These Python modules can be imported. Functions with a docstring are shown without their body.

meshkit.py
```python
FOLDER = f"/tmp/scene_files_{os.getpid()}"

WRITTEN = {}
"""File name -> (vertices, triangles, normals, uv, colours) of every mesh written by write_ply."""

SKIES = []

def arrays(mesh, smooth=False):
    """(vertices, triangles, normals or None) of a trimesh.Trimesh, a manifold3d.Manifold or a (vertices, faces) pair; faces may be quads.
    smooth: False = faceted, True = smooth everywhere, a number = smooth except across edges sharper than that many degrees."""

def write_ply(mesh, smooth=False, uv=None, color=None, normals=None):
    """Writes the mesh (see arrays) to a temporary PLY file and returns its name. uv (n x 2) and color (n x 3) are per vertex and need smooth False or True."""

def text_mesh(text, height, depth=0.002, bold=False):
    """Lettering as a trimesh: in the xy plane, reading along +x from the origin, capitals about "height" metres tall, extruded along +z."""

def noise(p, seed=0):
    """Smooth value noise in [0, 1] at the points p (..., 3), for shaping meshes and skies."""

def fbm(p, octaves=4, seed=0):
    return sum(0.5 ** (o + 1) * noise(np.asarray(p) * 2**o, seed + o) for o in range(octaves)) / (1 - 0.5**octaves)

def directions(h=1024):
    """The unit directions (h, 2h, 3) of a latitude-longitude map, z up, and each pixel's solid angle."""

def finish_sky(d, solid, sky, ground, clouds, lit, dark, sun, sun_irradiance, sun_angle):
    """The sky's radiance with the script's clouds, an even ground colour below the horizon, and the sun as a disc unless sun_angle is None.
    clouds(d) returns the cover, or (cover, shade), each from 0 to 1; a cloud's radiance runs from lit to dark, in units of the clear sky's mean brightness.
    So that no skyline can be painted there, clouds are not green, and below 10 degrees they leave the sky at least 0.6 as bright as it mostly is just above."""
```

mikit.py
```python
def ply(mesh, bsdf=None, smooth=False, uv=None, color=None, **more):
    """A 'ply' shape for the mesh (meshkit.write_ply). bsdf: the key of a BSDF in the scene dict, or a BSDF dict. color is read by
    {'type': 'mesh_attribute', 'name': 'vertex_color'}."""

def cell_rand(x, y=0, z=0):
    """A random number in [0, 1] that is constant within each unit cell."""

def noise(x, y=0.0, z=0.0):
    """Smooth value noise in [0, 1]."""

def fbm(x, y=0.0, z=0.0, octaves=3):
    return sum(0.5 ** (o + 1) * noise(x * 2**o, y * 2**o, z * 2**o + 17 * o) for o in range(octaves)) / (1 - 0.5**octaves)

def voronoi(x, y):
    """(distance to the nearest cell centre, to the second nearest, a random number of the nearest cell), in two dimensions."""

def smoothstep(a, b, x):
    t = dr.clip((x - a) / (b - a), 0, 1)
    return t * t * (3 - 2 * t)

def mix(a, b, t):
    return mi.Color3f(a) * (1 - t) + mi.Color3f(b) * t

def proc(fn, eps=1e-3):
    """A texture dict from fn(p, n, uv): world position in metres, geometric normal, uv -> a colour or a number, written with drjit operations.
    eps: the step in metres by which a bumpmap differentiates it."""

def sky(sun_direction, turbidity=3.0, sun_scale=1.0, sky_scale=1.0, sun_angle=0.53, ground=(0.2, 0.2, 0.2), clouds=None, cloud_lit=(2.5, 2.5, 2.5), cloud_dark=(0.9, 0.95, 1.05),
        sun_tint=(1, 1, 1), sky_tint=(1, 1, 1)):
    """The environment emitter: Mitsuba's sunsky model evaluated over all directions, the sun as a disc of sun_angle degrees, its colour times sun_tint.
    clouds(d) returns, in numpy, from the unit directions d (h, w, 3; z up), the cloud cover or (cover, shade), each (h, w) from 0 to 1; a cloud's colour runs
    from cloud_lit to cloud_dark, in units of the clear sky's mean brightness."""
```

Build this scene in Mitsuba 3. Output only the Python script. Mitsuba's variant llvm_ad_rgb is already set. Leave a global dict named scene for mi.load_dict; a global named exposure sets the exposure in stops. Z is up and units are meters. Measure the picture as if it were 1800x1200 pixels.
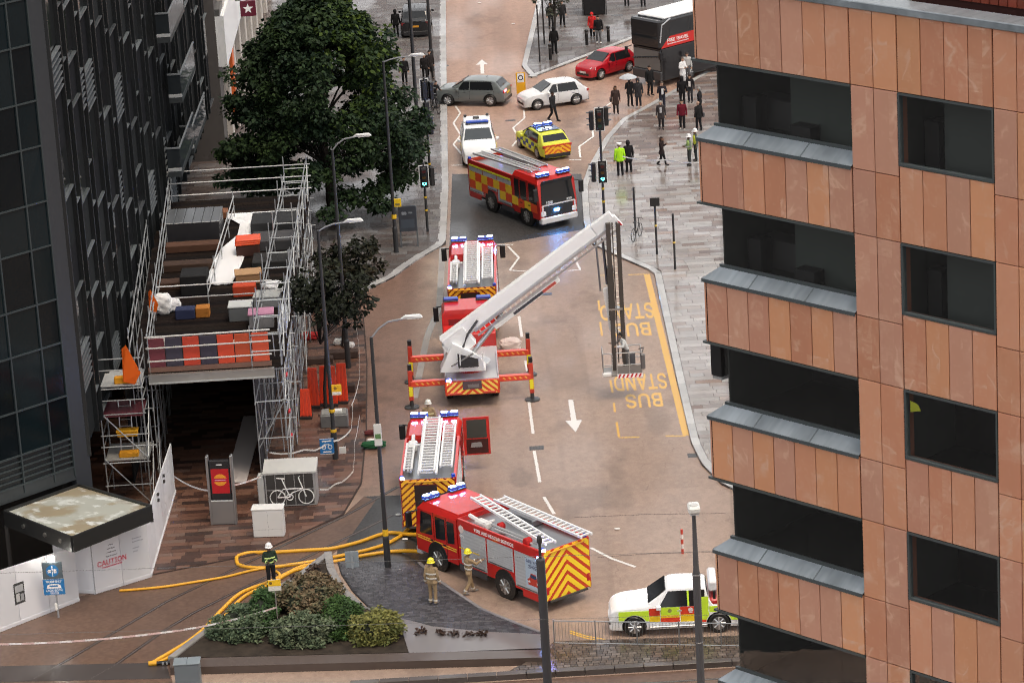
import math, random
import numpy as np, trimesh, manifold3d, shapely
from shapely.geometry import Polygon, LineString, box as sbox
import drjit as dr
import mitsuba as mi
import mikit, meshkit
from mikit import proc, noise, fbm, voronoi, cell_rand, smoothstep, mix

T = mi.ScalarTransform4f
random.seed(7)
rng = np.random.default_rng(7)
scene, labels = {}, {}

# ------------------------------------------------------------------ camera, sky, exposure
# a window high above the street: eye 48.5 m up, looking 17.9 degrees down a street that runs along +y
EYE = [0.0, 0.0, 48.5]
scene['camera'] = {'type': 'perspective', 'fov': 17.23, 'fov_axis': 'x', 'near_clip': 1.0, 'far_clip': 2000.0,
                   'to_world': T().look_at(origin=EYE, target=[0.0, 95.159, 48.5 - 30.736], up=[0.0597, 0.3068, 0.9499])}
scene['sky'] = mikit.sky([0.25, -0.35, 0.9], turbidity=4, sun_scale=0.16, sun_angle=24, clouds=lambda d: 1.0,
                         cloud_lit=(1.25, 1.25, 1.28), cloud_dark=(0.9, 0.92, 0.98), ground=(0.12, 0.11, 0.1))
exposure = 3.05

# ------------------------------------------------------------------ materials


def vc_fn(p, n, uv):
    # each face carries its own plain colour, packed into its texture coordinates (square roots, 8 bits a channel)
    a = dr.floor(uv.x)
    r = dr.floor(a / 256.0)
    return dr.square(mi.Color3f(r, a - r * 256.0, dr.floor(uv.y)) / 255.0)


VC = proc(vc_fn)


def principled(col, rough, metal=0.0, spec=0.5, **k):
    return {'type': 'principled', 'base_color': col, 'roughness': rough, 'metallic': metal, 'specular': spec, **k}


def two(d):
    return {'type': 'twosided', 'bsdf': d}


scene['matte'] = two(principled(VC, 0.75, spec=0.3))
scene['wet_black'] = two(principled(VC, 0.85, spec=0.06))
scene['cloth'] = two(principled(VC, 0.85, spec=0.2, sheen=0.3))
scene['satin'] = two(principled(VC, 0.38))
scene['paint'] = two(principled(VC, 0.16, spec=0.6, clearcoat=0.6, clearcoat_gloss=0.9))
scene['metal'] = two(principled(VC, 0.32, metal=0.85))
scene['dark_glass'] = two(principled(VC, 0.06, spec=0.5))


def steel_fn(p, n, uv):
    return 0.28 + 0.3 * fbm(p.x * 3.1, p.y * 3.1, p.z * 3.1)


scene['tube_steel'] = two(principled(VC, proc(steel_fn), metal=0.6))


def wet_fn(p, n, uv):
    w = fbm(p.x * 0.33, p.y * 0.22, 3.0, 4)
    return mi.Float(dr.lerp(0.14, 0.52, smoothstep(0.36, 0.62, w)))


def slab_bump(p, n, uv):
    return 0.6 * fbm(p.x * 9, p.y * 9, 0.0, 3) + 0.4 * noise(p.x * 2.2, p.y * 2.2)


scene['wet_stone'] = two(principled(VC, proc(wet_fn), spec=0.45))


def road_col(p, n, uv):
    # worn buff-brown high friction surfacing: paler wheel tracks, blotches, crumbs of grit
    big = fbm(p.x * 0.18, p.y * 0.07, 1.0, 4)
    fine = fbm(p.x * 5.0, p.y * 4.0, 2.0, 3)
    grit = noise(p.x * 26, p.y * 26)
    track = dr.square(dr.sin(p.x * 1.75 + 0.6)) * smoothstep(150.0, 165.0, p.y)
    c = mix((0.258, 0.181, 0.139), (0.308, 0.223, 0.174), smoothstep(0.25, 0.75, big))
    c = c * (0.86 + 0.28 * fine) * (0.9 + 0.2 * grit)
    stain = smoothstep(0.60, 0.75, fbm(p.x * 0.5, p.y * 0.35, 9.0, 4))
    c = c * (1.0 - 0.22 * stain) * (1.0 - 0.12 * track)
    patch = cell_rand(p.x * 0.21 + 3.3, p.y * 0.085, 2.0)
    c = c * (0.95 + 0.10 * patch)
    wob = p.x + 0.5 * noise(p.y * 0.12, 4.0) + 0.06 * noise(p.y * 1.3, 7.0)
    for xc, wd in ((-1.75, 0.22), (0.0, 0.22), (1.75, 0.24), (3.3, 0.24)):
        c = c * (1.0 - 0.09 * (1.0 - smoothstep(0.0, wd, dr.abs(wob - 0.25 - xc))) * (0.4 + 0.6 * noise(p.x * 3.0, p.y * 0.2, xc)))
    crack = dr.abs(fbm(p.x * 0.45, p.y * 0.30, 21.0, 4) - 0.5)
    c = c * (1.0 - 0.22 * (1.0 - smoothstep(0.0, 0.004, crack)) * smoothstep(0.45, 0.6, noise(p.x * 0.2, p.y * 0.15, 8.0)))
    lane = (1.0 - smoothstep(-4.9, -3.5, p.x + 0.25 * noise(p.y * 0.5, 3.0))) * smoothstep(128.0, 134.0, p.y)
    c = mix(c, c * mi.Color3f(0.66, 0.56, 0.54), lane)
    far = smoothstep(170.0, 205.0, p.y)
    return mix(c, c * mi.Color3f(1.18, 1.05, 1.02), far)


def road_rough(p, n, uv):
    w = fbm(p.x * 0.4, p.y * 0.16, 5.0, 4)
    return mi.Float(dr.lerp(0.30, 0.55, smoothstep(0.3, 0.7, w)))


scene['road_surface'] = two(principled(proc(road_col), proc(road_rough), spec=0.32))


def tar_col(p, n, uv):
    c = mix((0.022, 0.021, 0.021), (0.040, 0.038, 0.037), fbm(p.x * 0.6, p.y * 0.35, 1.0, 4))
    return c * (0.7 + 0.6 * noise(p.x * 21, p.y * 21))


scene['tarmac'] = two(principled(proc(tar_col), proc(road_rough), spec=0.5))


def tram_col(p, n, uv):
    c = mix((0.085, 0.048, 0.033), (0.140, 0.083, 0.057), fbm(p.x * 0.35, p.y * 0.35, 4.0, 4))
    return c * (0.8 + 0.4 * fbm(p.x * 8, p.y * 8, 1.0, 2))


scene['tram_bed'] = two(principled(proc(tram_col), proc(road_rough), spec=0.5))


def vein_fn(p, n, uv):
    q = p.x * 0.69 - p.y * 0.72
    k = dr.floor(q / 0.655 + 500.0)
    s = cell_rand(k, dr.floor(p.z * 0.72), 5.0)
    wob = fbm(q * 1.7 + s * 9, p.z * 1.7, s * 31.0, 4)
    line = 1.0 - smoothstep(0.0, 0.035, dr.abs(fbm(q * 1.1 + p.z * (s - 0.5) * 2.2, p.z * 0.9 + s * 17, s * 7.0, 4) - 0.5))
    grain = fbm(q * 7, p.z * 18, 2.0, 3)
    fine = smoothstep(0.62, 0.8, noise(q * 14, p.z * 11, s * 5.0)) * 0.25
    return dr.clip(0.55 * line * smoothstep(0.42, 0.62, wob) + 0.55 * smoothstep(0.45, 0.8, wob) * grain + fine * wob, 0.0, 1.0)


def streak_fn(p, n, uv):
    q = p.x * 0.69 - p.y * 0.72
    return mi.Float(0.42 + 0.25 * fbm(q * 4, p.z * 1.0, 1.0, 3))


scene['sandstone'] = two({'type': 'blendbsdf', 'weight': proc(vein_fn), 'a': principled(VC, proc(streak_fn), spec=0.2),
                          'b': principled({'type': 'rgb', 'value': [0.60, 0.38, 0.27]}, 0.5, spec=0.2)})


def zinc_col(p, n, uv):
    q = p.x * 0.69 - p.y * 0.72
    c = mix((0.13, 0.15, 0.165), (0.30, 0.34, 0.37), fbm(q * 1.3, p.z * 2.0, 3.0, 4))
    return c * (0.85 + 0.3 * fbm(q * 9, p.z * 3.0, 1.0, 2))


scene['zinc'] = two(principled(proc(zinc_col), 0.36, metal=0.25))


def grime_col(p, n, uv):
    a = fbm(p.x * 0.9, p.y * 0.9, 2.0, 4)
    b = fbm(p.x * 2.6 + p.y, p.y * 2.6, 7.0, 4)
    c = mix((0.34, 0.35, 0.31), (0.26, 0.22, 0.15), smoothstep(0.42, 0.66, a))
    return mix(c, (0.52, 0.54, 0.52), smoothstep(0.52, 0.78, b))


scene['dirty_glass'] = two(principled(proc(grime_col), 0.25, spec=0.5))


def soil_col(p, n, uv):
    return mix((0.018, 0.014, 0.011), (0.05, 0.038, 0.028), fbm(p.x * 3, p.y * 3, 0.0, 4))


scene['soil'] = two(principled(proc(soil_col), 0.8, spec=0.2))
scene['tower_glass'] = two(principled(VC, 0.08, spec=0.22))
scene['leaf'] = two({'type': 'principled', 'base_color': VC, 'roughness': 0.65, 'specular': 0.2})
scene['clear_pane'] = {'type': 'thindielectric', 'int_ior': 1.52}


def lamp(rgb):
    return {'type': 'area', 'radiance': {'type': 'rgb', 'value': list(rgb)}}


# ------------------------------------------------------------------ mesh builder
def mat4(x=0.0, y=0.0, z=0.0, deg=0.0, s=1.0):
    a = math.radians(deg)
    return np.array([[s * math.cos(a), -s * math.sin(a), 0, x], [s * math.sin(a), s * math.cos(a), 0, y], [0, 0, s, z], [0, 0, 0, 1.0]])


def head4(x, y, d, z=0.0):
    return mat4(x, y, z, math.degrees(math.atan2(d[1], d[0])))


I4 = np.eye(4)
QUADS = [[0, 1, 3], [0, 3, 2], [4, 6, 7], [4, 7, 5], [0, 4, 5], [0, 5, 1], [2, 3, 7], [2, 7, 6], [0, 2, 6], [0, 6, 4], [1, 5, 7], [1, 7, 3]]


class B:
    def __init__(s):
        s.v, s.f, s.c, s.n = [], [], [], 0

    def add(s, v, f, col):
        v = np.asarray(v, float)
        s.v.append(v)
        s.f.append(np.asarray(f, int) + s.n)
        c = np.asarray(col, float)
        s.c.append(np.broadcast_to(c, (len(v), 3)) if c.ndim == 1 else c)
        s.n += len(v)
        return s

    def box(s, x0, x1, y0, y1, z0, z1, col):
        return s.add([[x, y, z] for x in (x0, x1) for y in (y0, y1) for z in (z0, z1)], QUADS, col)

    def hull(s, pts, col):
        m = trimesh.convex.convex_hull(np.asarray(pts, float))
        return s.add(m.vertices, m.faces, col)

    def cbox(s, x0, x1, y0, y1, z0, z1, col, c=0.04):
        p = []
        for i, (lo, hi) in enumerate(((x0, x1), (y0, y1), (z0, z1))):
            pass
        for sx in (0, 1):
            for sy in (0, 1):
                for sz in (0, 1):
                    x, y, z = (x0, x1)[sx], (y0, y1)[sy], (z0, z1)[sz]
                    dx, dy, dz = c * (1 - 2 * sx), c * (1 - 2 * sy), c * (1 - 2 * sz)
                    p += [[x, y + dy, z + dz], [x + dx, y, z + dz], [x + dx, y + dy, z]]
        return s.hull(p, col)

    def slab(s, a, b, c, d, t, col):
        """quad abcd thickened by t along its normal (counter-clockwise seen from outside)"""
        q = np.array([a, b, c, d], float)
        n = np.cross(q[1] - q[0], q[3] - q[0])
        n = n / np.linalg.norm(n) * t
        return s.add(np.vstack([q, q + n]), [[0, 2, 1], [0, 3, 2], [4, 5, 6], [4, 6, 7], [0, 1, 5], [0, 5, 4], [1, 2, 6], [1, 6, 5], [2, 3, 7], [2, 7, 6], [3, 0, 4], [3, 4, 7]], col)

    def tube(s, a, b, r, col, n=6, r1=None):
        return s.path([a, b], r if r1 is None else [r, r1], col, n)

    def path(s, pts, r, col, n=6):
        p = np.asarray(pts, float)
        keep = np.r_[True, np.linalg.norm(np.diff(p, axis=0), axis=1) > 1e-6]
        p = p[keep]
        r = np.broadcast_to(np.asarray(r, float), (len(keep),))[keep] if np.ndim(r) else np.full(len(p), r)
        t = np.gradient(p, axis=0)
        t /= np.linalg.norm(t, axis=1, keepdims=True)
        a = np.cross(t, np.where(np.abs(t[:, 2:]) < 0.9, [0, 0, 1.0], [1.0, 0, 0]))
        a /= np.linalg.norm(a, axis=1, keepdims=True)
        b = np.cross(t, a)
        g = np.arange(n) * 2 * np.pi / n
        v = p[:, None] + r[:, None, None] * (np.cos(g)[None, :, None] * a[:, None] + np.sin(g)[None, :, None] * b[:, None])
        f = []
        for i in range(len(p) - 1):
            for j in range(n):
                k = (j + 1) % n
                f += [[i * n + j, i * n + k, i * n + n + k], [i * n + j, i * n + n + k, i * n + n + j]]
        e = (len(p) - 1) * n
        for j in range(1, n - 1):
            f += [[0, j + 1, j], [e, e + j, e + j + 1]]
        return s.add(v.reshape(-1, 3), f, col)

    def prism(s, poly, lo, hi, col, axis='z'):
        """a 2D outline (shapely or points) extruded from lo to hi; axis z: (x,y), axis y: (x,z), axis x: (y,z)"""
        g = poly if hasattr(poly, 'geom_type') else Polygon(poly)
        for q in getattr(g, 'geoms', [g]):
            if q.is_empty or q.geom_type != 'Polygon' or q.area < 1e-6:
                continue
            m = trimesh.creation.extrude_polygon(q, hi - lo, engine='earcut')
            v = np.array(m.vertices)
            v[:, 2] += lo
            f = np.array(m.faces)
            if axis == 'y':
                v = v[:, [0, 2, 1]]
                f = f[:, ::-1]
            elif axis == 'x':
                v = v[:, [2, 0, 1]]
            s.add(v, f, col)
        return s

    def lathe(s, prof, at, col, n=12):
        """profile of (r, z) turned about the vertical through at"""
        p = np.asarray(prof, float)
        g = np.arange(n) * 2 * np.pi / n
        v = np.stack([p[:, :1] * np.cos(g) + at[0], p[:, :1] * np.sin(g) + at[1], np.repeat(p[:, 1:], n, 1) + at[2]], -1).reshape(-1, 3)
        f = []
        for i in range(len(p) - 1):
            for j in range(n):
                k = (j + 1) % n
                f += [[i * n + j, i * n + k, i * n + n + k], [i * n + j, i * n + n + k, i * n + n + j]]
        return s.add(v, f, col)

    def wheel(s, x, y, z, r, w, col, n=18, r0=0.0):
        """solid disc of radius r, width w, axle along y"""
        g = np.arange(n) * 2 * np.pi / n
        c = 0.12 * w
        rings = [(r - c, -w / 2), (r, -w / 2 + c), (r, w / 2 - c), (r - c, w / 2)]
        v = np.array([[x + q * math.cos(t), y + d, z + q * math.sin(t)] for q, d in rings for t in g])
        f = []
        for i in range(3):
            for j in range(n):
                k = (j + 1) % n
                f += [[i * n + j, i * n + n + k, i * n + k], [i * n + j, i * n + n + j, i * n + n + k]]
        for j in range(1, n - 1):
            f += [[0, j, j + 1], [3 * n, 3 * n + j + 1, 3 * n + j]]
        return s.add(v, f, col)

    def text(s, txt, h, M, col, depth=0.006, bold=True):
        m = meshkit.text_mesh(txt, h, depth, bold)
        v = np.array(m.vertices)
        v[:, 0] -= (v[:, 0].min() + v[:, 0].max()) / 2
        return s.add(v @ M[:3, :3].T + M[:3, 3], m.faces, col)

    def mani(s, m, col):
        q = m.to_mesh()
        return s.add(q.vert_properties[:, :3], q.tri_verts, col)

    def arrays(s):
        return np.vstack(s.v), np.vstack(s.f), np.vstack(s.c)


def smooth_split(v, f, c, deg):
    """vertices split so that smooth normals do not run across edges sharper than deg"""
    from scipy import sparse
    key = np.unique(np.round(v, 5), axis=0, return_inverse=True)[1].ravel()[f.ravel()]
    fn = np.cross(v[f[:, 1]] - v[f[:, 0]], v[f[:, 2]] - v[f[:, 0]])
    un = fn / np.maximum(np.linalg.norm(fn, axis=1, keepdims=True), 1e-12)
    m = len(key)
    a = sparse.csr_matrix((np.ones(m), (np.arange(m), key)))
    pr = (a @ a.T).tocoo()
    fi, fj = pr.row // 3, pr.col // 3
    ok = (un[fi] * un[fj]).sum(1) > math.cos(math.radians(deg))
    nrm = np.zeros((m, 3))
    np.add.at(nrm, pr.row[ok], fn[fj[ok]])
    nrm /= np.maximum(np.linalg.norm(nrm, axis=1, keepdims=True), 1e-12)
    cc = c[f.ravel()]
    uniq, first, inv = np.unique(np.column_stack([key, np.round(nrm, 2), np.round(cc, 3)]), axis=0, return_index=True, return_inverse=True)
    return v[f.ravel()][first], inv.ravel().reshape(-1, 3), cc[first]


taken = {}


def fresh(base):
    n = taken.get(base, -1) + 1
    taken[base] = n
    return base if n == 0 else f'{base}_{n:03d}'


def thing(name, label, cat, group=None, kind=None):
    k = fresh(name)
    labels[k] = {'label': label}
    if cat:
        labels[k]['category'] = cat
    if group:
        labels[k]['group'] = group
    if kind:
        labels[k]['kind'] = kind
    return k


def put(b, key, mat='matte', M=I4, smooth=None, light=None):
    v, f, c = b.arrays()
    if smooth:
        v, f, c = smooth_split(v, f, c, smooth)
    v = v @ M[:3, :3].T + M[:3, 3]
    more = {'emitter': lamp(light)} if light is not None else {}
    q = np.round(np.sqrt(np.clip(c, 0, 1)) * 255)
    scene[key] = mikit.ply((v, f), mat, True if smooth else False, np.column_stack([q[:, 0] * 256 + q[:, 1] + 0.5, q[:, 2] + 0.5]), **more)
    return key


def part(b, parent, name, mat='matte', M=I4, smooth=None, light=None, label=None, kind=None):
    k = fresh(f'{parent}__{name}')
    put(b, k, mat, M, smooth, light)
    if label or kind:
        labels[k] = {**({'label': label} if label else {}), **({'kind': kind} if kind else {})}
    return k


def solo(b, name, label, cat, mat='matte', M=I4, smooth=None, group=None, kind=None, light=None):
    return put(b, thing(name, label, cat, group, kind), mat, M, smooth, light)


def sphere(r, at, n=10):
    return manifold3d.Manifold.sphere(r, n).translate(tuple(map(float, at)))


def bones(lst, n=8):
    """union of tapered bones [(p0, r0, p1, r1), ...]"""
    return manifold3d.Manifold.batch_boolean([manifold3d.Manifold.batch_hull([sphere(r0, a, n), sphere(r1, b, n)]) for a, r0, b, r1 in lst], manifold3d.OpType.Add)


RED, YEL, ORANGE, WHITE, BLACK = (0.50, 0.018, 0.014), (0.80, 0.62, 0.02), (0.82, 0.14, 0.015), (0.80, 0.80, 0.79), (0.012, 0.012, 0.013)
LIME, GREY, ALU, RUBBER, BLUE = (0.55, 0.78, 0.04), (0.30, 0.31, 0.32), (0.62, 0.63, 0.64), (0.014, 0.014, 0.014), (0.03, 0.08, 0.45)
DGLASS = (0.012, 0.014, 0.016)



# ------------------------------------------------------------------ the setting: ground, road, pavements
def sheet(name, poly, z, mat, label, col=(0.2, 0.2, 0.2), depth=0.05, kind='structure'):
    b = B().prism(poly, z - depth, z, col)
    return solo(b, name, label, None, mat, kind=kind)


solo(B().box(-400, 400, -60, 900, -0.6, -0.06, (0.03, 0.03, 0.03)), 'ground', 'plain dark ground under the whole city block reaching the horizon', None, 'matte', kind='structure')
sheet('road', sbox(-30, 60, 96, 420), 0.0, 'road_surface', 'worn buff brown road surface running up the street between the pavements')
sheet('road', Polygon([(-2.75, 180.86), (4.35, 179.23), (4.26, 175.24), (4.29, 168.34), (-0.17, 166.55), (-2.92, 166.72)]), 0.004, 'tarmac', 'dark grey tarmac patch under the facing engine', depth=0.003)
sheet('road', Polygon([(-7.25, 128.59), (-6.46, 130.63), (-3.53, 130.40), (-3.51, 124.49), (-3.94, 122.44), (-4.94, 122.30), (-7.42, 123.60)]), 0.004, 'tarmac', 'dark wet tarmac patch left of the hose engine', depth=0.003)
sheet('tramway', Polygon([(-23.24, 112.01), (-24.17, 117.90), (-20.12, 119.77), (-17.04, 121.58), (-14.71, 123.15), (-10.61, 124.73), (-7.25, 128.59), (-6.46, 130.63), (-5.98, 130.02), (-7.15, 125.09), (-8.08, 123.41), (-9.92, 120.17), (-12.60, 115.07), (-13.12, 113.57), (-12.67, 110.47)]), 0.008, 'tram_bed',
      'smooth reddish brown tram crossing with two grooved rails', depth=0.006)
sheet('tramway', sbox(-14, 22, 98, 110.9), 0.008, 'tram_bed', 'reddish brown tram bed along the bottom edge of the picture', depth=0.006)

STONES = {'warm': [((0.120, 0.060, 0.041), 4), ((0.150, 0.080, 0.056), 3), ((0.064, 0.034, 0.026), 3), ((0.140, 0.088, 0.068), 1.6), ((0.046, 0.028, 0.023), 1.5)],
          'cool': [((0.265, 0.246, 0.236), 4), ((0.238, 0.214, 0.203), 2.5), ((0.292, 0.277, 0.267), 3), ((0.248, 0.212, 0.194), 1.5)],
          'brown': [((0.170, 0.130, 0.116), 3), ((0.205, 0.168, 0.154), 3), ((0.200, 0.135, 0.105), 1.4), ((0.140, 0.110, 0.102), 2), ((0.235, 0.210, 0.200), 1.8)],
          'grey': [((0.098, 0.087, 0.083), 4), ((0.085, 0.068, 0.063), 3), ((0.132, 0.123, 0.119), 2), ((0.080, 0.062, 0.057), 1.4)]}


def paving(key, poly, z, tone, row=0.48, long=(0.6, 1.5), near=None, deg=0.0, pick=None, name='paving_slab', most=300, gap=0.008, mat='wet_stone', tone2=None, share=None):
    """courses of stone slabs with open joints; the largest in view are parts, the rest one stuff part"""
    from shapely import affinity
    from shapely.prepared import prep
    o = poly.centroid
    q = affinity.rotate(poly, -deg, origin=o)
    pq, inner = prep(q), prep(q.buffer(-1.2))
    x0, y0, x1, y1 = q.bounds
    pal = STONES[tone]
    w = np.array([c[1] for c in pal])
    w = w / w.sum()
    R = mat4(deg=deg)[:2, :2]
    oc = np.array([o.x, o.y])
    got = []
    y = y0
    while y < y1:
        x = x0 - rng.uniform(0, 1)
        while x < x1:
            L = rng.uniform(*long)
            cell = sbox(x + gap, y + gap, x + L - gap, y + row - gap)
            if pq.intersects(cell):
                g = cell if inner.contains(cell) else cell.intersection(q)
                for h in getattr(g, 'geoms', [g]):
                    if h.geom_type == 'Polygon' and h.area > 0.01:
                        c = np.array(h.exterior.coords)[:-1]
                        if shapely.is_ccw(h.exterior) is False:
                            c = c[::-1]
                        c = (c - oc) @ R.T + oc
                        pq_ = STONES[tone2] if tone2 and rng.random() < share(*c.mean(0)) else pal
                        wq_ = np.array([q_[1] for q_ in pq_], float)
                        tint = np.array(pq_[rng.choice(len(pq_), p=wq_ / wq_.sum())][0]) * rng.uniform(0.88, 1.12)
                        # broad bands of tone run across the paving, as they were laid
                        tint = tint * (0.86 + 0.28 * meshkit.noise(np.array([c[0, 0] * 0.08, c[0, 1] * 0.7, 0.0]), 5))
                        got.append((c, tint))
            x += L
        y += row
    got.sort(key=lambda t: t[0][:, 1].mean())
    rest = B()
    used = 0

    def one(b, c, tint):
        n = len(c)
        dz = rng.uniform(-0.003, 0.003)
        v = np.vstack([np.column_stack([c, np.full(n, z + dz)]), np.column_stack([c, np.full(n, z - 0.03)])])
        f = [[0, i, i + 1] for i in range(1, n - 1)] + [q for i in range(n) for q in ([i, n + i, n + (i + 1) % n], [i, n + (i + 1) % n, (i + 1) % n])]
        b.add(v, f, tint)

    for c, tint in got:
        if used < most and (pick is None or pick(*c.mean(0))):
            b = B()
            one(b, c, tint)
            part(b, key, name, mat)
            used += 1
        else:
            one(rest, c, tint)
    if rest.n:
        part(rest, key, name + 's', mat, kind='stuff')


def kerb(key, pts, width, height, col, step=0.9, side=1):
    """a line of kerb stones along pts, their outer edge on the line"""
    ln = LineString(pts)
    band = ln.buffer(width * side, single_sided=True, cap_style='flat', join_style='mitre')
    d = 0.0
    while d < ln.length - 0.05:
        a, b_ = ln.interpolate(d), ln.interpolate(min(d + step, ln.length))
        t = np.array([b_.x - a.x, b_.y - a.y])
        L = np.linalg.norm(t)
        t /= max(L, 1e-9)
        n = np.array([-t[1], t[0]]) * side
        p = [np.array([a.x, a.y]) + t * 0.008, np.array([b_.x, b_.y]) - t * 0.008]
        q = [p[0], p[1], p[1] + n * width, p[0] + n * width]
        tint = np.array(col) * rng.uniform(0.85, 1.12)
        bb = B()
        v = [[*u, z] for z in (-0.02, height - 0.02) for u in q] + [[*(u + (n * 0.02 if i < 2 else 0)), height] for i, u in enumerate(q)]
        f = [k for s_ in (0, 4) for i in range(4) for k in ([s_ + i, s_ + (i + 1) % 4, s_ + 4 + (i + 1) % 4], [s_ + i, s_ + 4 + (i + 1) % 4, s_ + 4 + i])] + [[8, 9, 10], [8, 10, 11]]
        bb.add(v, f, tint)
        part(bb, key, 'kerb_stone', 'wet_stone')
        d += step


VIEW = lambda x, y: abs(x + 0.3) < 0.158 * y  # noqa: E731  (inside the breadth of the street that is seen)
# right pavement
rk = [(12.76, 201.09), (8.86, 193.68), (7.10, 190.55), (5.95, 186.46), (4.77, 180.34), (4.24, 176.41), (4.09, 169.14), (4.35, 165.38), (5.61, 162.76), (7.21, 159.74), (7.21, 152.26), (7.25, 142.15), (7.31, 134.61), (7.57, 131.89), (8.19, 129.47), (9.45, 127.40)]
pr = Polygon(rk + [(22, 127.5), (40, 127.5), (40, 205)])
k = thing('pavement', 'right hand pavement of mixed grey and pink stone slabs beside the bus stand', None, kind='structure')
part(B().prism(pr, -0.04, 0.082, (0.07, 0.06, 0.055)), k, 'joint_bed', 'matte')
paving(k, pr.buffer(-0.36), 0.1, 'cool', tone2='brown', share=lambda x, y: float(np.clip(0.10 + 0.55 * (y - 166) / 22 + 1.3 * (meshkit.noise(np.array([x * 0.25, y * 0.12, 3.0]), 9) - 0.5), 0.04, 0.9)), pick=lambda x, y: VIEW(x, y) and y < 182 and x < 14)
kerb(k, rk, 0.34, 0.1, (0.36, 0.36, 0.355), side=1)
# pavement on the island between the two far streets
ik = [(3.44, 236.32), (3.11, 224.92), (2.07, 211.40), (1.62, 205.50), (2.15, 202.32), (3.28, 203.84), (6.14, 207.59), (9.24, 211.77), (13.53, 216.67)]
pi_ = Polygon(ik + [(26, 250), (5, 262)])
k = thing('pavement', 'far grey pavement with bollards between the main road and the bus', None, kind='structure')
part(B().prism(pi_, -0.04, 0.082, (0.07, 0.06, 0.055)), k, 'joint_bed', 'matte')
paving(k, pi_.buffer(-0.36), 0.1, 'grey', pick=lambda x, y: VIEW(x, y) and y < 216, row=0.5, long=(0.7, 1.4), most=150)
kerb(k, ik, 0.34, 0.1, (0.34, 0.335, 0.33), side=1)
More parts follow.
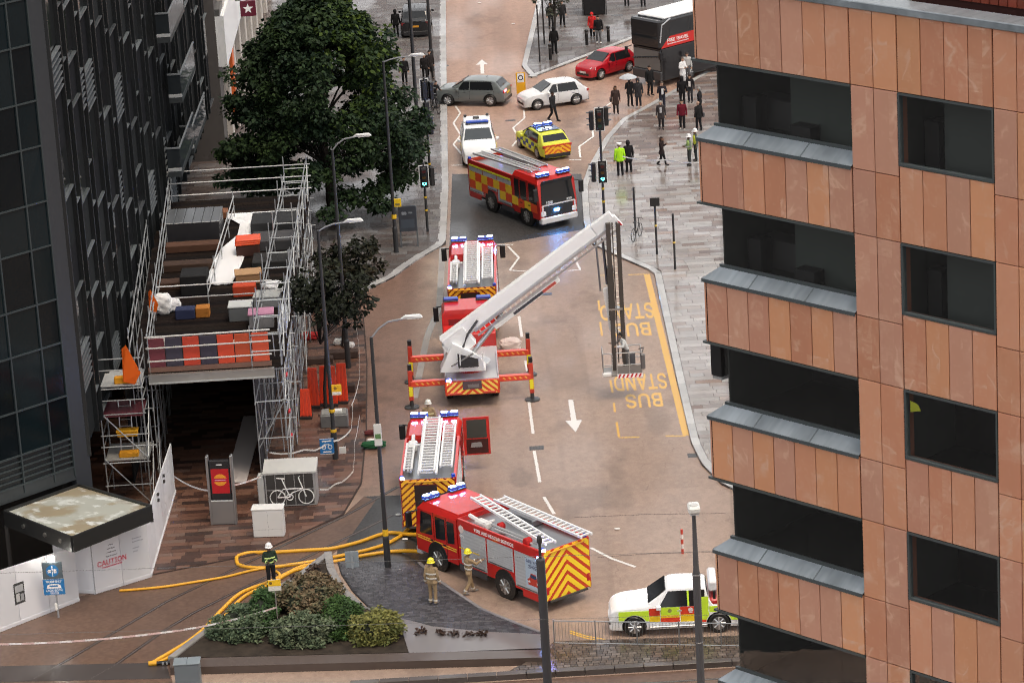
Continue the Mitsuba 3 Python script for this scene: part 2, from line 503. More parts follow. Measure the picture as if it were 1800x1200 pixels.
# left pavement, upper stretch along the street
lk = [(-3.1, 262), (-3.1, 216), (-3.0, 190), (-2.95, 178), (-3.1, 167.0), (-4.51, 164.48), (-5.76, 161.45), (-6.87, 159.93), (-7.54, 158.72)]
pl = Polygon(lk + [(-19.0, 159.5), (-19.0, 190), (-15.2, 262)])
k = thing('pavement', 'left pavement of pale wet slabs under the big tree', None, kind='structure')
part(B().prism(pl, -0.04, 0.082, (0.06, 0.052, 0.05)), k, 'joint_bed', 'matte')
paving(k, pl.buffer(-0.36), 0.1, 'grey', pick=lambda x, y: VIEW(x, y) and y < 190 and x > -12)
kerb(k, lk, 0.42, 0.1, (0.33, 0.325, 0.32), side=-1)
# left pavement, lower stretch under the scaffold
ll = [(-7.54, 158.72), (-7.03, 155.09), (-6.71, 148.04), (-6.52, 138.54), (-6.59, 132.14), (-7.25, 128.59), (-10.61, 124.73), (-14.71, 123.15), (-14.56, 132.15)]
pm = Polygon(ll + [(-18.9, 127), (-19.0, 159.3)])
k = thing('pavement', 'reddish brown banded stone paving around the scaffold and cycle locker', None, kind='structure')
part(B().prism(pm, -0.04, 0.035, (0.045, 0.03, 0.026)), k, 'joint_bed', 'matte')
paving(k, pm.buffer(-0.06), 0.05, 'warm', pick=lambda x, y: y < 144, row=0.36, long=(0.5, 1.3))
# pale drainage channel that carries on the kerb line across the mouth of the side lane
k = thing('drain_channel', 'pale stone drainage strip running along the road left of the engines', None, kind='structure')
kerb(k, [(-3.1, 166.5), (-3.25, 156), (-3.81, 151.77), (-4.33, 142.73)], 0.32, 0.012, (0.27, 0.25, 0.235), side=-1, step=1.4)

# rails of the tram crossing and of the tram bed
for pts in ([(-18.11, 113.69), (-17.16, 115.06), (-13.80, 120.38), (-11.69, 122.97), (-7.04, 128.69), (-5.07, 131.54)], [(-16.00, 113.38), (-15.27, 114.41), (-13.64, 117.55), (-12.68, 119.07), (-11.48, 120.59), (-7.41, 125.57), (-5.25, 128.26)]):
    b = B()
    g = LineString(pts).buffer(0.09, cap_style='flat')
    b.prism(g, 0.005, 0.012, (0.035, 0.022, 0.018))
    b.prism(LineString(pts).buffer(0.022, cap_style='flat'), 0.005, 0.016, (0.10, 0.09, 0.085))
    solo(b, 'tram_rail', 'dark grooved tram rail in the brown crossing, ' + ('nearer the hoarding' if len(pts) == 6 else 'nearer the planting bed'), 'rail', 'satin', kind=None, group='tram rails in the crossing')
for y, w in ((110.0, 'upper'), (108.5, 'lower')):
    b = B().box(-14, 22, y - 0.07, y + 0.07, 0.004, 0.013, (0.04, 0.028, 0.024)).box(-14, 22, y - 0.02, y + 0.02, 0.004, 0.018, (0.12, 0.11, 0.1))
    solo(b, 'tram_rail', w + ' grooved rail along the bottom edge of the picture', 'rail', 'satin', group='tram rails along the bottom')


# road markings
def strip(pts, w, col, name, label, z=0.008, mat='satin', group=None):
    b = B().prism(LineString(pts).buffer(w / 2, cap_style='flat', join_style='mitre'), z - 0.004, z, col)
    return solo(b, name, label, 'road marking', mat, group=group)


RW, RY = (0.62, 0.60, 0.57), (0.56, 0.33, 0.065)
ZZ = 'white zigzag lines near the crossing'
strip([(-2.55, 196.52), (-2.25, 194.62), (-2.66, 192.25), (-2.24, 189.34), (-2.67, 187.35), (-2.19, 184.94)], 0.11, RW, 'zigzag_line', 'white zigzag line beside the left kerb, left of the white rescue car', group=ZZ)
strip([(1.52, 194.53), (1.51, 192.46), (0.80, 190.33), (1.09, 187.89), (0.66, 186.05)], 0.11, RW, 'zigzag_line', 'white zigzag line between the white rescue car and the police car', group=ZZ)
strip([(6.74, 195.05), (6.17, 193.65)], 0.11, RW, 'white_line', 'short white line by the right kerb beside the traffic signals')
strip([(5.35, 189.23), (5.34, 187.26), (4.45, 185.15), (4.42, 182.76)], 0.11, RW, 'zigzag_line', 'white zigzag line on the right, beside the police car', group=ZZ)
strip([(3.80, 182.41), (4.47, 182.25)], 0.12, RW, 'white_line', 'white stop bar right of the police car')
strip([(-2.78, 182.70), (-1.89, 182.62)], 0.12, RW, 'white_line', 'white stop bar at the left kerb by the white rescue car')
strip([(-0.46, 166.41), (0.35, 166.23)], 0.12, RW, 'white_line', 'short white bar right of the parked engine ladder roof')
strip([(0.09, 165.98), (0.60, 163.81), (0.10, 161.71), (1.39, 161.15)], 0.11, RW, 'zigzag_line', 'white zigzag line just left of the raised boom', group=ZZ)
strip([(3.35, 163.54), (3.60, 161.08), (2.98, 161.01)], 0.11, RW, 'zigzag_line', 'white zigzag line just right of the raised boom', group=ZZ)
for i, (a, c) in enumerate((((0.40, 153.97), (0.47, 150.76)), ((0.57, 147.15), (0.62, 145.65)), ((0.59, 141.35), (0.67, 137.10)), ((0.66, 134.93), (0.80, 131.07)), ((0.92, 129.31), (1.28, 127.29)))):
    strip([a, c], 0.13, RW, 'lane_dash', ('first', 'second', 'third', 'fourth', 'fifth')[i] + ' white centre line dash counted from the top', group='white lane dashes down the road centre')
strip([(2.59, 123.37), (3.35, 122.10), (4.23, 121.06)], 0.12, RW, 'lane_dash', 'long curved white dash behind the chevron rear of the front engine')
strip([(5.36, 119.82), (5.94, 119.38)], 0.12, RW, 'lane_dash', 'short white dash behind the white pickup')


def arrow(tail, tip, label):
    a, t = np.array(tail), np.array(tip)
    d = (t - a) / np.linalg.norm(t - a)
    n = np.array([-d[1], d[0]])
    L = np.linalg.norm(t - a)
    h = L * 0.36
    p = [a - n * 0.11, t - d * h - n * 0.11, t - d * h - n * 0.36, t, t - d * h + n * 0.36, t - d * h + n * 0.11, a + n * 0.11]
    solo(B().prism(p, 0.004, 0.008, RW), 'road_arrow', label, 'road marking', 'satin')


arrow((2.43, 141.24), (2.50, 136.99), 'white arrow pointing towards the viewer in the lane beside the bus stand')
arrow((-0.84, 204.30), (-0.84, 208.17), 'white arrow pointing up the road behind the grey car')
strip([(6.84, 159.62), (7.17, 135.72)], 0.30, RY, 'bus_stand_line', 'thick yellow line along the kerb side of the bus stand')
strip([(7.14, 135.65), (6.30, 135.80)], 0.10, RY, 'bus_stand_line', 'thin yellow tick at the near kerb end of the bus stand')
strip([(6.84, 159.62), (5.92, 159.72)], 0.10, RY, 'bus_stand_line', 'thin yellow tick at the far kerb end of the bus stand')
strip([(4.34, 135.93), (5.18, 135.86)], 0.10, RY, 'bus_stand_line', 'thin yellow tick at the near lane end of the bus stand')
strip([(4.46, 159.92), (5.24, 159.76)], 0.10, RY, 'bus_stand_line', 'thin yellow tick at the far lane end of the bus stand')
for i, (a, c) in enumerate((((4.28, 155.77), (4.27, 154.11)), ((4.22, 152.32), (4.21, 150.20)), ((4.30, 143.66), (4.32, 141.91)), ((4.31, 140.51), (4.30, 139.29)), ((4.31, 137.93), (4.32, 136.01)))):
    strip([a, c], 0.10, RY, 'bus_stand_dash', ('first', 'second', 'third', 'fourth', 'fifth')[i] + ' yellow dash counted from the top along the lane side of the bus stand', group='yellow dashes along the bus stand')
for txt, w, cx, y0, y1, lab in (('STAND', 2.55, 5.55, (5.44, 152.43), (5.56, 154.95), 'upper yellow painted word STAND'), ('BUS', 1.75, 5.65, (5.31, 149.81), (5.41, 151.90), 'upper yellow painted word BUS, under the cage arm'),
                                ('STAND', 2.35, 5.62, (5.42, 142.02), (5.54, 144.24), 'lower yellow painted word STAND, right of the cage'), ('BUS', 1.62, 5.64, (5.29, 139.64), (5.39, 141.55), 'lower yellow painted word BUS, nearest the viewer')):
    m = meshkit.text_mesh(txt, 1.0, 0.004, True)
    v = np.array(m.vertices)
    v[:, 0] = (v[:, 0] - v[:, 0].min()) / np.ptp(v[:, 0]) - 0.5
    v[:, 1] = (v[:, 1] - v[:, 1].min()) / np.ptp(v[:, 1])
    lo, hi = y0[1], y1[1]
    v = np.column_stack([cx - v[:, 0] * w, hi - v[:, 1] * (hi - lo), v[:, 2] + 0.004])
    solo(B().add(v, m.faces, RY), 'road_word', lab, 'road marking', 'satin')
yl = [(1.49, 114.95), (2.06, 114.38), (2.97, 113.81), (4.50, 113.37), (7.35, 112.78)]
for off, w in ((0.0, 'outer'), (0.2, 'inner')):
    strip([(x, y + off) for x, y in yl], 0.08, (0.62, 0.36, 0.05), 'yellow_line', w + ' one of the two yellow lines along the kerb behind the guard railing', group='double yellow lines')
# covers and gratings in the road
for p, w, h, lab in (((0.77, 135.27), 0.62, 0.5, 'dark grating in the road beside the fourth lane dash'), ((1.80, 157.30), 0.55, 0.4, 'dark grating in the road under the raised boom'), ((0.67, 192.12), 0.6, 0.35, 'dark grating in the road between the zigzag lines'), ((7.26, 133.20), 0.4, 0.5, 'dark gully grating at the right kerb by the bus stand'),
                     ((-3.17, 207.06), 0.5, 0.4, 'dark gully grating at the far left kerb'), ((8.19, 218.15), 0.7, 0.5, 'dark access cover in the far pavement')):
    b = B()
    z = 0.108 if p[1] > 206 and p[0] > 4 else 0.006
    b.box(p[0] - w / 2, p[0] + w / 2, p[1] - h / 2, p[1] + h / 2, z - 0.02, z, (0.05, 0.045, 0.042))
    for i in range(5):
        x = p[0] - w / 2 + w * (i + 0.5) / 5
        b.box(x - 0.03, x + 0.03, p[1] - h * 0.42, p[1] + h * 0.42, z, z + 0.004, (0.03, 0.028, 0.027))
    solo(b, 'drain_grating', lab, 'drain', 'satin')
# sealed joints across the near carriageway
for i, pts in enumerate(([(2.08, 126.77), (5.28, 126.62), (8.10, 126.21)], [(2.81, 122.31), (5.03, 122.37), (7.49, 122.09)])):
    b = B().prism(LineString(pts).buffer(0.018, cap_style='flat'), 0.001, 0.005, (0.06, 0.04, 0.032))
    solo(b, 'road_joint', ('upper', 'lower')[i] + ' thin dark joint line across the near carriageway', 'road joint', 'matte', group='thin dark joints in the road')

# grey setts on the corner apron, with the curved granite kerb of the carriageway
ap = Polygon([(-7.37, 123.60), (-4.06, 122.64), (-3.28, 120.74), (-1.67, 117.63), (-0.52, 116.23), (0.45, 115.11), (0.43, 114.57), (-4.43, 115.53), (-5.74, 117.82), (-6.66, 120.23), (-7.15, 122.06)])
k = thing('sett_apron', 'dark grey granite sett apron on the street corner by the firefighters', None, kind='structure')
part(B().prism(ap, -0.04, 0.045, (0.03, 0.03, 0.034)), k, 'joint_bed', 'matte')
STONES['sett'] = [((0.052, 0.050, 0.057), 3), ((0.066, 0.064, 0.072), 3), ((0.040, 0.039, 0.044), 2), ((0.082, 0.080, 0.089), 1)]
paving(k, ap.buffer(-0.04), 0.06, 'sett', row=0.14, long=(0.18, 0.26), deg=4, name='sett', gap=0.006, pick=lambda x, y: y < 118.2)
kerb(k, [(-4.06, 122.76), (-3.28, 120.74), (-1.67, 117.63), (-0.52, 116.23), (0.45, 115.11)], 0.14, 0.09, (0.22, 0.21, 0.215), side=-1, step=0.7)

# strip of cobbles and the low dark platform edge along the bottom
sheet('stone_band', Polygon([(-20.80, 115.14), (-13.35, 114.44), (-13.07, 112.94), (-20.59, 113.65)]), 0.016, 'wet_stone', 'dark granite band along the bottom left edge of the tram crossing', (0.045, 0.036, 0.032), 0.008)
k = thing('platform_edge', 'low dark stone platform edge along the bottom right', None, kind='structure')
b = B()
for i in range(26):
    x = -6.5 + i * 1.05
    if 2.6 > abs(x - 30):
        continue
    b = B().cbox(x + 0.01, x + 1.04, 111.0, 111.32, -0.02, 0.22, np.array((0.07, 0.058, 0.052)) * rng.uniform(0.8, 1.2), 0.015)
    part(b, k, 'edge_stone', 'wet_stone')
cob = Polygon([(-1.0, 111.34), (20, 111.34), (20, 112.55), (0.90, 113.97), (0.2, 112.6)])
STONES['cobble'] = [((0.075, 0.055, 0.044), 3), ((0.10, 0.076, 0.062), 2), ((0.052, 0.04, 0.034), 2), ((0.125, 0.10, 0.085), 0.7)]
part(B().prism(cob, -0.04, 0.12, (0.03, 0.025, 0.022)), k, 'joint_bed', 'matte')
paving(k, cob, 0.14, 'cobble', row=0.2, long=(0.18, 0.34), name='cobble', gap=0.014, pick=lambda x, y: abs(x - 3) < 4.5)



# ------------------------------------------------------------------ right: sandstone office block
def frame4(P0, k):
    k = np.array(k) / np.linalg.norm(k)
    return np.array([[k[0], -k[1], 0, P0[0]], [k[1], k[0], 0, P0[1]], [0, 0, 1, 0], [0, 0, 0, 1.0]])   # x along the wall, y into the building


MR = frame4((4.6966, 77.036), (0.691, -0.722))
k = thing('office_block', 'red sandstone clad office block with dark ribbon windows filling the right side', 'building')
SAND = [(0.52, 0.245, 0.145), (0.54, 0.262, 0.158), (0.48, 0.218, 0.130), (0.50, 0.262, 0.180), (0.56, 0.268, 0.145), (0.47, 0.228, 0.152), (0.50, 0.235, 0.136), (0.48, 0.250, 0.172)]
FL, HEAD, SILL = 3.47, 30.26, 28.32
useam = [0.0, 0.655, 1.31, 1.965, 2.62, 3.275, 3.93, 4.62]
USTOP = 15.0


def panel(u0, u1, z0, z1, y0=0.0, tone=None):
    g = 0.011
    c = np.array(SAND[rng.integers(len(SAND))] if tone is None else tone) * rng.uniform(0.92, 1.08)
    t = rng.uniform(-0.004, 0.004)
    b = B()
    lo, hi = (u0 + g, z0 + g), (u1 - g, z1 - g)
    e = 0.008
    v = [[lo[0], y0 + 0.05, lo[1]], [hi[0], y0 + 0.05, lo[1]], [hi[0], y0 + 0.05, hi[1]], [lo[0], y0 + 0.05, hi[1]],
         [lo[0], y0 + e + t, lo[1]], [hi[0], y0 + e + t, lo[1]], [hi[0], y0 + e + t, hi[1]], [lo[0], y0 + e + t, hi[1]],
         [lo[0] + e, y0 + t, lo[1] + e], [hi[0] - e, y0 + t, lo[1] + e], [hi[0] - e, y0 + t, hi[1] - e], [lo[0] + e, y0 + t, hi[1] - e]]
    f = [q for s_ in (0, 4) for i in range(4) for q in ([s_ + i, s_ + (i + 1) % 4, s_ + 4 + (i + 1) % 4], [s_ + i, s_ + 4 + (i + 1) % 4, s_ + 4 + i])] + [[8, 9, 10], [8, 10, 11]]
    part(b.add(v, f, c), k, 'stone_panel', 'sandstone', MR)


JOINT = (0.15, 0.062, 0.036)
ROOMS = []
# columns of panels that run the full height
ucol = [(4.64, 5.30), (5.30, 5.985), (8.645, 9.275), (9.275, 9.93), (12.6, 13.25), (13.25, 13.9)]
for n in range(-1, 6):
    head, sill, up = HEAD - FL * n, SILL - FL * n, (32.02 if n == 0 else SILL - FL * (n - 1))
    if n >= 0:
        for a, c in zip(useam[:-1], useam[1:]):
            panel(a, c, head, up)
        for a, c in ucol:
            panel(a, c, head, up)
            panel(a, c, sill, head)
        bay = [6.0, 6.655, 7.31, 7.97, 8.63]
        for w0 in (0.0, 3.945):
            for a, c in zip(bay[:-1], bay[1:]):
                panel(a + w0, c + w0, head, up if n == 0 else up + 0.252)
# splayed corner strip of each spandrel, and the backing wall behind the joints
for n in range(0, 6):
    head, up = HEAD - FL * n, (32.02 if n == 0 else SILL - FL * (n - 1))
    c = np.array(SAND[n % 6]) * 0.95
    b = B().slab((-0.15, 0.115, head + 0.01), (-0.012, 0.004, head + 0.01), (-0.012, 0.004, up - 0.01), (-0.15, 0.115, up - 0.01), 0.01, c)
    part(b, k, 'stone_panel', 'sandstone', MR)
    b = B().add([[-0.13, 0.12, z] for z in (head, up)] + [[0.0, 0.045, z] for z in (head, up)] + [[4.64, 0.045, z] for z in (head, up)] + [[4.64, 0.34, z] for z in (head, up)] + [[-0.13, 3.5, z] for z in (head, up)],
                [[0, 2, 3], [0, 3, 1], [2, 4, 5], [2, 5, 3], [8, 0, 1], [8, 1, 9], [0, 8, 6], [0, 6, 2], [2, 6, 4], [1, 3, 7], [1, 7, 9], [3, 5, 7]], JOINT)
    part(b, k, 'spandrel_core', 'matte', MR)
    # aluminium drip edges: under each spandrel, along the outer lip of each sill
    b = B().box(-0.16, 4.63, -0.02, 0.10, head - 0.055, head - 0.002, (0.055, 0.066, 0.066))
    part(b, k, 'drip_edge', 'satin', MR)
    b = B().box(0.0, 4.63, 0.10, 0.42, head - 0.06, head - 0.02, (0.02, 0.022, 0.022))
    part(b, k, 'soffit', 'matte', MR)
    s0 = SILL - FL * n
    b = B()
    v = [[-0.09, -0.03, s0 + 0.045], [4.63, -0.03, s0 + 0.045], [4.63, 0.33, s0 + 0.29], [0.16, 0.33, s0 + 0.29], [0.16, 3.4, s0 + 0.29], [-0.15, 3.4, s0 + 0.045], [-0.15, 0.09, s0 + 0.045]]
    b.add(v, [[0, 1, 2], [0, 2, 3], [6, 0, 3], [6, 3, 4], [6, 4, 5]], (0.3, 0.33, 0.36))
    part(b, k, 'window_sill', 'zinc', MR)
    b = B().box(-0.10, 4.63, -0.05, -0.03, s0 - 0.035, s0 + 0.05, (0.06, 0.072, 0.078)).box(-0.16, -0.148, 0.08, 3.4, s0 - 0.035, s0 + 0.05, (0.06, 0.072, 0.078)).hull([(-0.16, 0.08, z) for z in (s0 - 0.035, s0 + 0.05)] + [(-0.10, -0.05, z) for z in (s0 - 0.035, s0 + 0.05)] + [(-0.148, 0.09, z) for z in (s0 - 0.035, s0 + 0.05)] + [(-0.09, -0.03, z) for z in (s0 - 0.035, s0 + 0.05)], (0.06, 0.072, 0.078))
    part(b, k, 'sill_lip', 'satin', MR)
    for u in (1.36, 3.1):
        part(B().slab((u, -0.028, s0 + 0.047), (u + 0.03, -0.028, s0 + 0.047), (u + 0.03, 0.33, s0 + 0.291), (u, 0.33, s0 + 0.291), 0.012, (0.12, 0.14, 0.15)), k, 'sill_seam', 'satin', MR)
    # ribbon window: frame, panes, dark room behind
    w = thing('x', '', None)
    del labels[w]
    wk = fresh(f'{k}__window')
    z0, z1 = s0 + 0.29, head - 0.06
    fr = B().box(0.16, 4.63, 0.33, 0.42, z0, z0 + 0.07, (0.05, 0.06, 0.062)).box(0.16, 4.63, 0.33, 0.42, z1 - 0.06, z1, (0.05, 0.06, 0.062)).box(4.57, 4.63, 0.30, 0.43, z0, z1, (0.10, 0.12, 0.13))
    part(fr, wk, 'frame', 'satin', MR)
    for a, c in ((0.17, 0.98), (0.98, 1.63), (1.63, 2.62), (2.62, 3.6), (3.6, 4.57)):
        yy = 0.37 + rng.uniform(-0.002, 0.002)
        part(B().add([[a + 0.006, yy, z0], [c - 0.006, yy, z0], [c - 0.006, yy + rng.uniform(-0.003, 0.003), z1], [a + 0.006, yy, z1]], [[0, 1, 2], [0, 2, 3]], (1, 1, 1)), wk, 'pane', 'clear_pane', MR)
    part(B().add([[0.165, 0.37, z0], [0.165, 3.4, z0], [0.165, 3.4, z1], [0.165, 0.37, z1]], [[0, 1, 2], [0, 2, 3]], (1, 1, 1)), wk, 'pane', 'clear_pane', MR)
    g = n % 2 == 0
    room = B().box(0.14, 4.6, 3.5, 3.6, s0 - 0.3, head, (0.016, 0.020, 0.018) if n < 2 else (0.008, 0.007, 0.006)).box(0.17, 4.6, 0.45, 3.5, s0 + 0.01, s0 + 0.04, (0.010, 0.010, 0.009))
    room.box(0.17, 4.6, 0.46, 3.5, head - 0.05, head + 0.0, (0.08, 0.08, 0.08)).box(4.58, 4.62, 0.45, 3.5, s0 - 0.3, head, (0.05, 0.055, 0.05))
    if n < 2:
        room.box(2.0, 4.4, 1.0, 1.05, s0 - 0.3, head - 0.2, (0.030, 0.038, 0.034)).box(0.3, 1.6, 1.6, 2.2, s0 - 0.3, s0 + 0.75, (0.03, 0.03, 0.03))
        room.box(0.5, 0.9, 1.0, 1.4, s0, s0 + 0.9, (0.006, 0.006, 0.006)).box(2.3, 2.9, 0.6, 0.95, s0, s0 + 0.55, (0.006, 0.006, 0.006))
    room.box(0.20, 0.24, 0.46, 3.5, s0 - 0.3, head, (0.02, 0.022, 0.02))
    part(room, wk, 'room_interior', 'matte', MR)
    # square flush windows of the next bays
    for w0 in (0.0, 3.945):
        wk = fresh(f'{k}__window')
        a, c, z0, z1 = 6.0 + w0, 8.64 + w0, s0 + 0.26, head - 0.005
        fc = (0.055, 0.068, 0.07)
        fr = B().box(a, c, -0.02, 0.12, z0, z0 + 0.06, fc).box(a, c, -0.02, 0.12, z1 - 0.05, z1, fc).box(a, a + 0.05, -0.015, 0.12, z0 + 0.06, z1 - 0.05, fc).box(c - 0.04, c, -0.015, 0.12, z0 + 0.06, z1 - 0.05, fc)
        part(fr, wk, 'frame', 'satin', MR)
        for i in range(4):
            x0 = a + 0.05 + i * (c - a - 0.09) / 4
            x1 = a + 0.05 + (i + 1) * (c - a - 0.09) / 4
            part(B().add([[x0 + 0.005, 0.05, z0], [x1 - 0.005, 0.05, z0], [x1 - 0.005, 0.05 + rng.uniform(-0.002, 0.002), z1], [x0 + 0.005, 0.05, z1]], [[0, 1, 2], [0, 2, 3]], (1, 1, 1)), wk, 'pane', 'clear_pane', MR)
        room = B().box(a - 0.6, c + 0.6, 2.6, 2.7, s0 - 0.3, head, (0.018, 0.023, 0.021) if n < 2 else (0.008, 0.007, 0.006)).box(a - 0.6, c + 0.6, 0.13, 2.6, s0 - 0.35, s0 - 0.3, (0.012, 0.012, 0.012))
        room.box(a - 0.6, c + 0.6, 0.13, 2.6, head - 0.04, head, (0.07, 0.07, 0.07)).box(a - 0.65, a - 0.6, 0.13, 2.6, s0 - 0.3, head, (0.05, 0.055, 0.05)).box(c + 0.6, c + 0.65, 0.13, 2.6, s0 - 0.3, head, (0.05, 0.055, 0.05))
        if n < 2:
            room.box(a + 0.75, c + 0.2, 0.7, 0.74, s0 - 0.3, head - 0.1, (0.034, 0.042, 0.038)).box(a + 0.1, a + 0.5, 0.8, 1.2, s0 - 0.3, s0 + 1.15, (0.005, 0.005, 0.005))
        part(room, wk, 'room_interior', 'matte', MR)
# piers behind the full height columns, parapet, coping, roof
for a, c in ((4.64, 5.985), (8.645, 9.93), (12.6, 13.9)):
    part(B().box(a - 0.0, c + 0.0, 0.045, 0.35, 6.0, 32.02, JOINT), k, 'pier', 'matte', MR)
for w0 in (0.0, 3.945):
    for n in range(0, 6):
        head, up = HEAD - FL * n, (32.02 if n == 0 else SILL - FL * (n - 1) + 0.255)
        part(B().box(6.0 + w0, 8.63 + w0, 0.045, 0.3, head, up, JOINT), k, 'spandrel_core', 'matte', MR)
part(B().cbox(-0.22, 14.0, -0.07, 0.62, 32.02, 32.20, (0.11, 0.125, 0.13), 0.02).cbox(-0.22, 0.4, 0.62, 20.0, 32.02, 32.20, (0.11, 0.125, 0.13), 0.02), k, 'coping', 'zinc', MR)
part(B().box(-0.1, 14.0, 0.6, 20.0, 31.4, 31.6, (0.08, 0.08, 0.085)), k, 'roof', 'matte', MR)
part(B().box(-0.1, 14.0, 0.35, 20, 0, 9.4, (0.28, 0.12, 0.07)).box(0.2, 14.0, 3.7, 20, 9.4, 31.4, (0.10, 0.06, 0.045)).box(-0.12, 0.1, 3.4, 20, 9.4, 32.0, (0.28, 0.12, 0.07)), k, 'core_wall', 'matte', MR)
part(B().box(13.92, 14.0, 0.06, 20, 0, 32.0, (0.30, 0.13, 0.075)), k, 'end_wall', 'matte', MR)
rc = (0.20, 0.040, 0.022)
part(B().box(5.4, 14.0, 1.3, 8.0, 31.6, 35.0, (0.05, 0.015, 0.012)), k, 'plant_screen', 'matte', MR)
for i in range(34):
    u = 5.4 + i * 0.25
    part(B().box(u + 0.01, u + 0.235, 1.20, 1.3, 32.2, 35.0, np.array(rc) * rng.uniform(0.75, 1.2)), f'{k}__plant_screen', 'slat', 'satin', MR)
part(B().tube((4.9, 0.85, 32.62), (14, 0.85, 32.62), 0.022, (0.45, 0.45, 0.43)).tube((4.9, 0.85, 32.2), (4.9, 0.85, 32.62), 0.02, (0.45, 0.45, 0.43)).tube((9.5, 0.85, 32.2), (9.5, 0.85, 32.62), 0.02, (0.45, 0.45, 0.43)), k, 'handrail', 'metal', MR)
# hanging sign box on the far corner of the block
b = B().cbox(-0.42, -0.08, 0.5, 1.05, 22.25, 23.15, (0.012, 0.012, 0.013), 0.02)
s = solo(b, 'projecting_sign', 'small black box sign hanging off the left corner of the sandstone block', 'sign', 'satin', MR)
part(B().box(-0.44, -0.06, 0.48, 1.07, 23.15, 23.33, (0.35, 0.36, 0.36)), s, 'hood', 'satin', MR)
part(B().box(-0.4, -0.1, 0.55, 1.0, 22.17, 22.25, (0.3, 0.3, 0.3)).tube((-0.1, 0.8, 21.9), (-0.1, 0.8, 22.2), 0.02, (0.05, 0.05, 0.05)), s, 'bracket', 'satin', MR)
# yellow hazard sticker seen inside one window
b = B().prism(Polygon([(6.12, 23.05), (6.12, 22.78), (6.42, 22.86), (6.36, 22.98), (6.3, 23.02)]), 0.065, 0.075, (0.30, 0.33, 0.02), 'y')
solo(b, 'window_sticker', 'small yellow sticker inside the third small square window down', 'sticker', 'matte', MR)

# ------------------------------------------------------------------ left: dark glazed tower
MF = frame4((-16.9, 125.81), (0.735, 0.678))
MS = frame4((-16.9, 125.81), (0.019, 0.9998))
k = thing('glass_tower', 'tall dark glazed tower with black fins filling the upper left', 'building')
FR = (0.030, 0.040, 0.044)
us = [-7.2, -6.0, -4.6, -3.2, -1.75, -0.78]
zs = [3.9]
z = 3.9
lines = []
for i in range(9):
    lines += [6.91 - 3.95 + i * 3.95, 6.91 - 1.77 + i * 3.95]
lines = [q for q in lines if q > 3.85] + [38.0]
TG = [(0.005, 0.010, 0.013), (0.006, 0.013, 0.017), (0.004, 0.007, 0.009), (0.008, 0.014, 0.017)]
for a, c in zip(us[:-1], us[1:]):
    lo = 3.95
    for hi in lines:
        if hi - lo > 0.3:
            y = 0.05
            if (abs(lo - 3.95) < 0.05 or abs(lo - 12.84) < 0.05) and a > -5:
                b = B().box(a, c, 0.09, 0.1, lo, hi, (0.008, 0.01, 0.011))
                nb = 5
                for j in range(nb + 1):
                    zz = lo + (hi - lo) * j / nb
                    b.box(a + 0.03, c - 0.03, 0.0, 0.09, zz - 0.025, zz + 0.02, FR)
                part(b, k, 'louvre', 'satin', MF)
            else:
                t = rng.uniform(-0.006, 0.006, 4)
                v = [[a + 0.03, y + t[0], lo + 0.03], [c - 0.03, y + t[1], lo + 0.03], [c - 0.03, y + t[2], hi - 0.03], [a + 0.03, y + t[3], hi - 0.03]]
                part(B().add(v, [[0, 1, 2], [0, 2, 3]], np.array(TG[rng.integers(4)])), k, 'pane', 'tower_glass', MF)
        lo = hi
b = B()
for u in us:
    b.box(u - 0.03, u + 0.03, -0.03, 0.09, 3.6, 38, FR)
part(b, k, 'mullions', 'satin', MF)
b = B()
for hi in [3.95] + lines:
    b.box(us[0], us[-1], -0.025, 0.085, hi - 0.03, hi + 0.03, FR)
part(b, k, 'transoms', 'satin', MF)
part(B().box(-0.75, 0.0, 0.0, 0.3, 0, 38, (0.028, 0.033, 0.038)), k, 'corner_pier', 'satin', MF)
part(B().box(-7.2, -0.75, 0.02, 0.3, 3.4, 3.92, (0.03, 0.036, 0.038)).box(-7.2, -0.75, 1.0, 1.1, 0, 3.4, (0.01, 0.01, 0.01)), k, 'base_band', 'satin', MF)
part(B().box(-7.3, -0.1, 0.1, 8.0, 38, 38.3, (0.06, 0.06, 0.06)).box(-7.2, -6.9, 0.1, 8, 0, 38, (0.02, 0.02, 0.022)), k, 'roof', 'matte', MF)
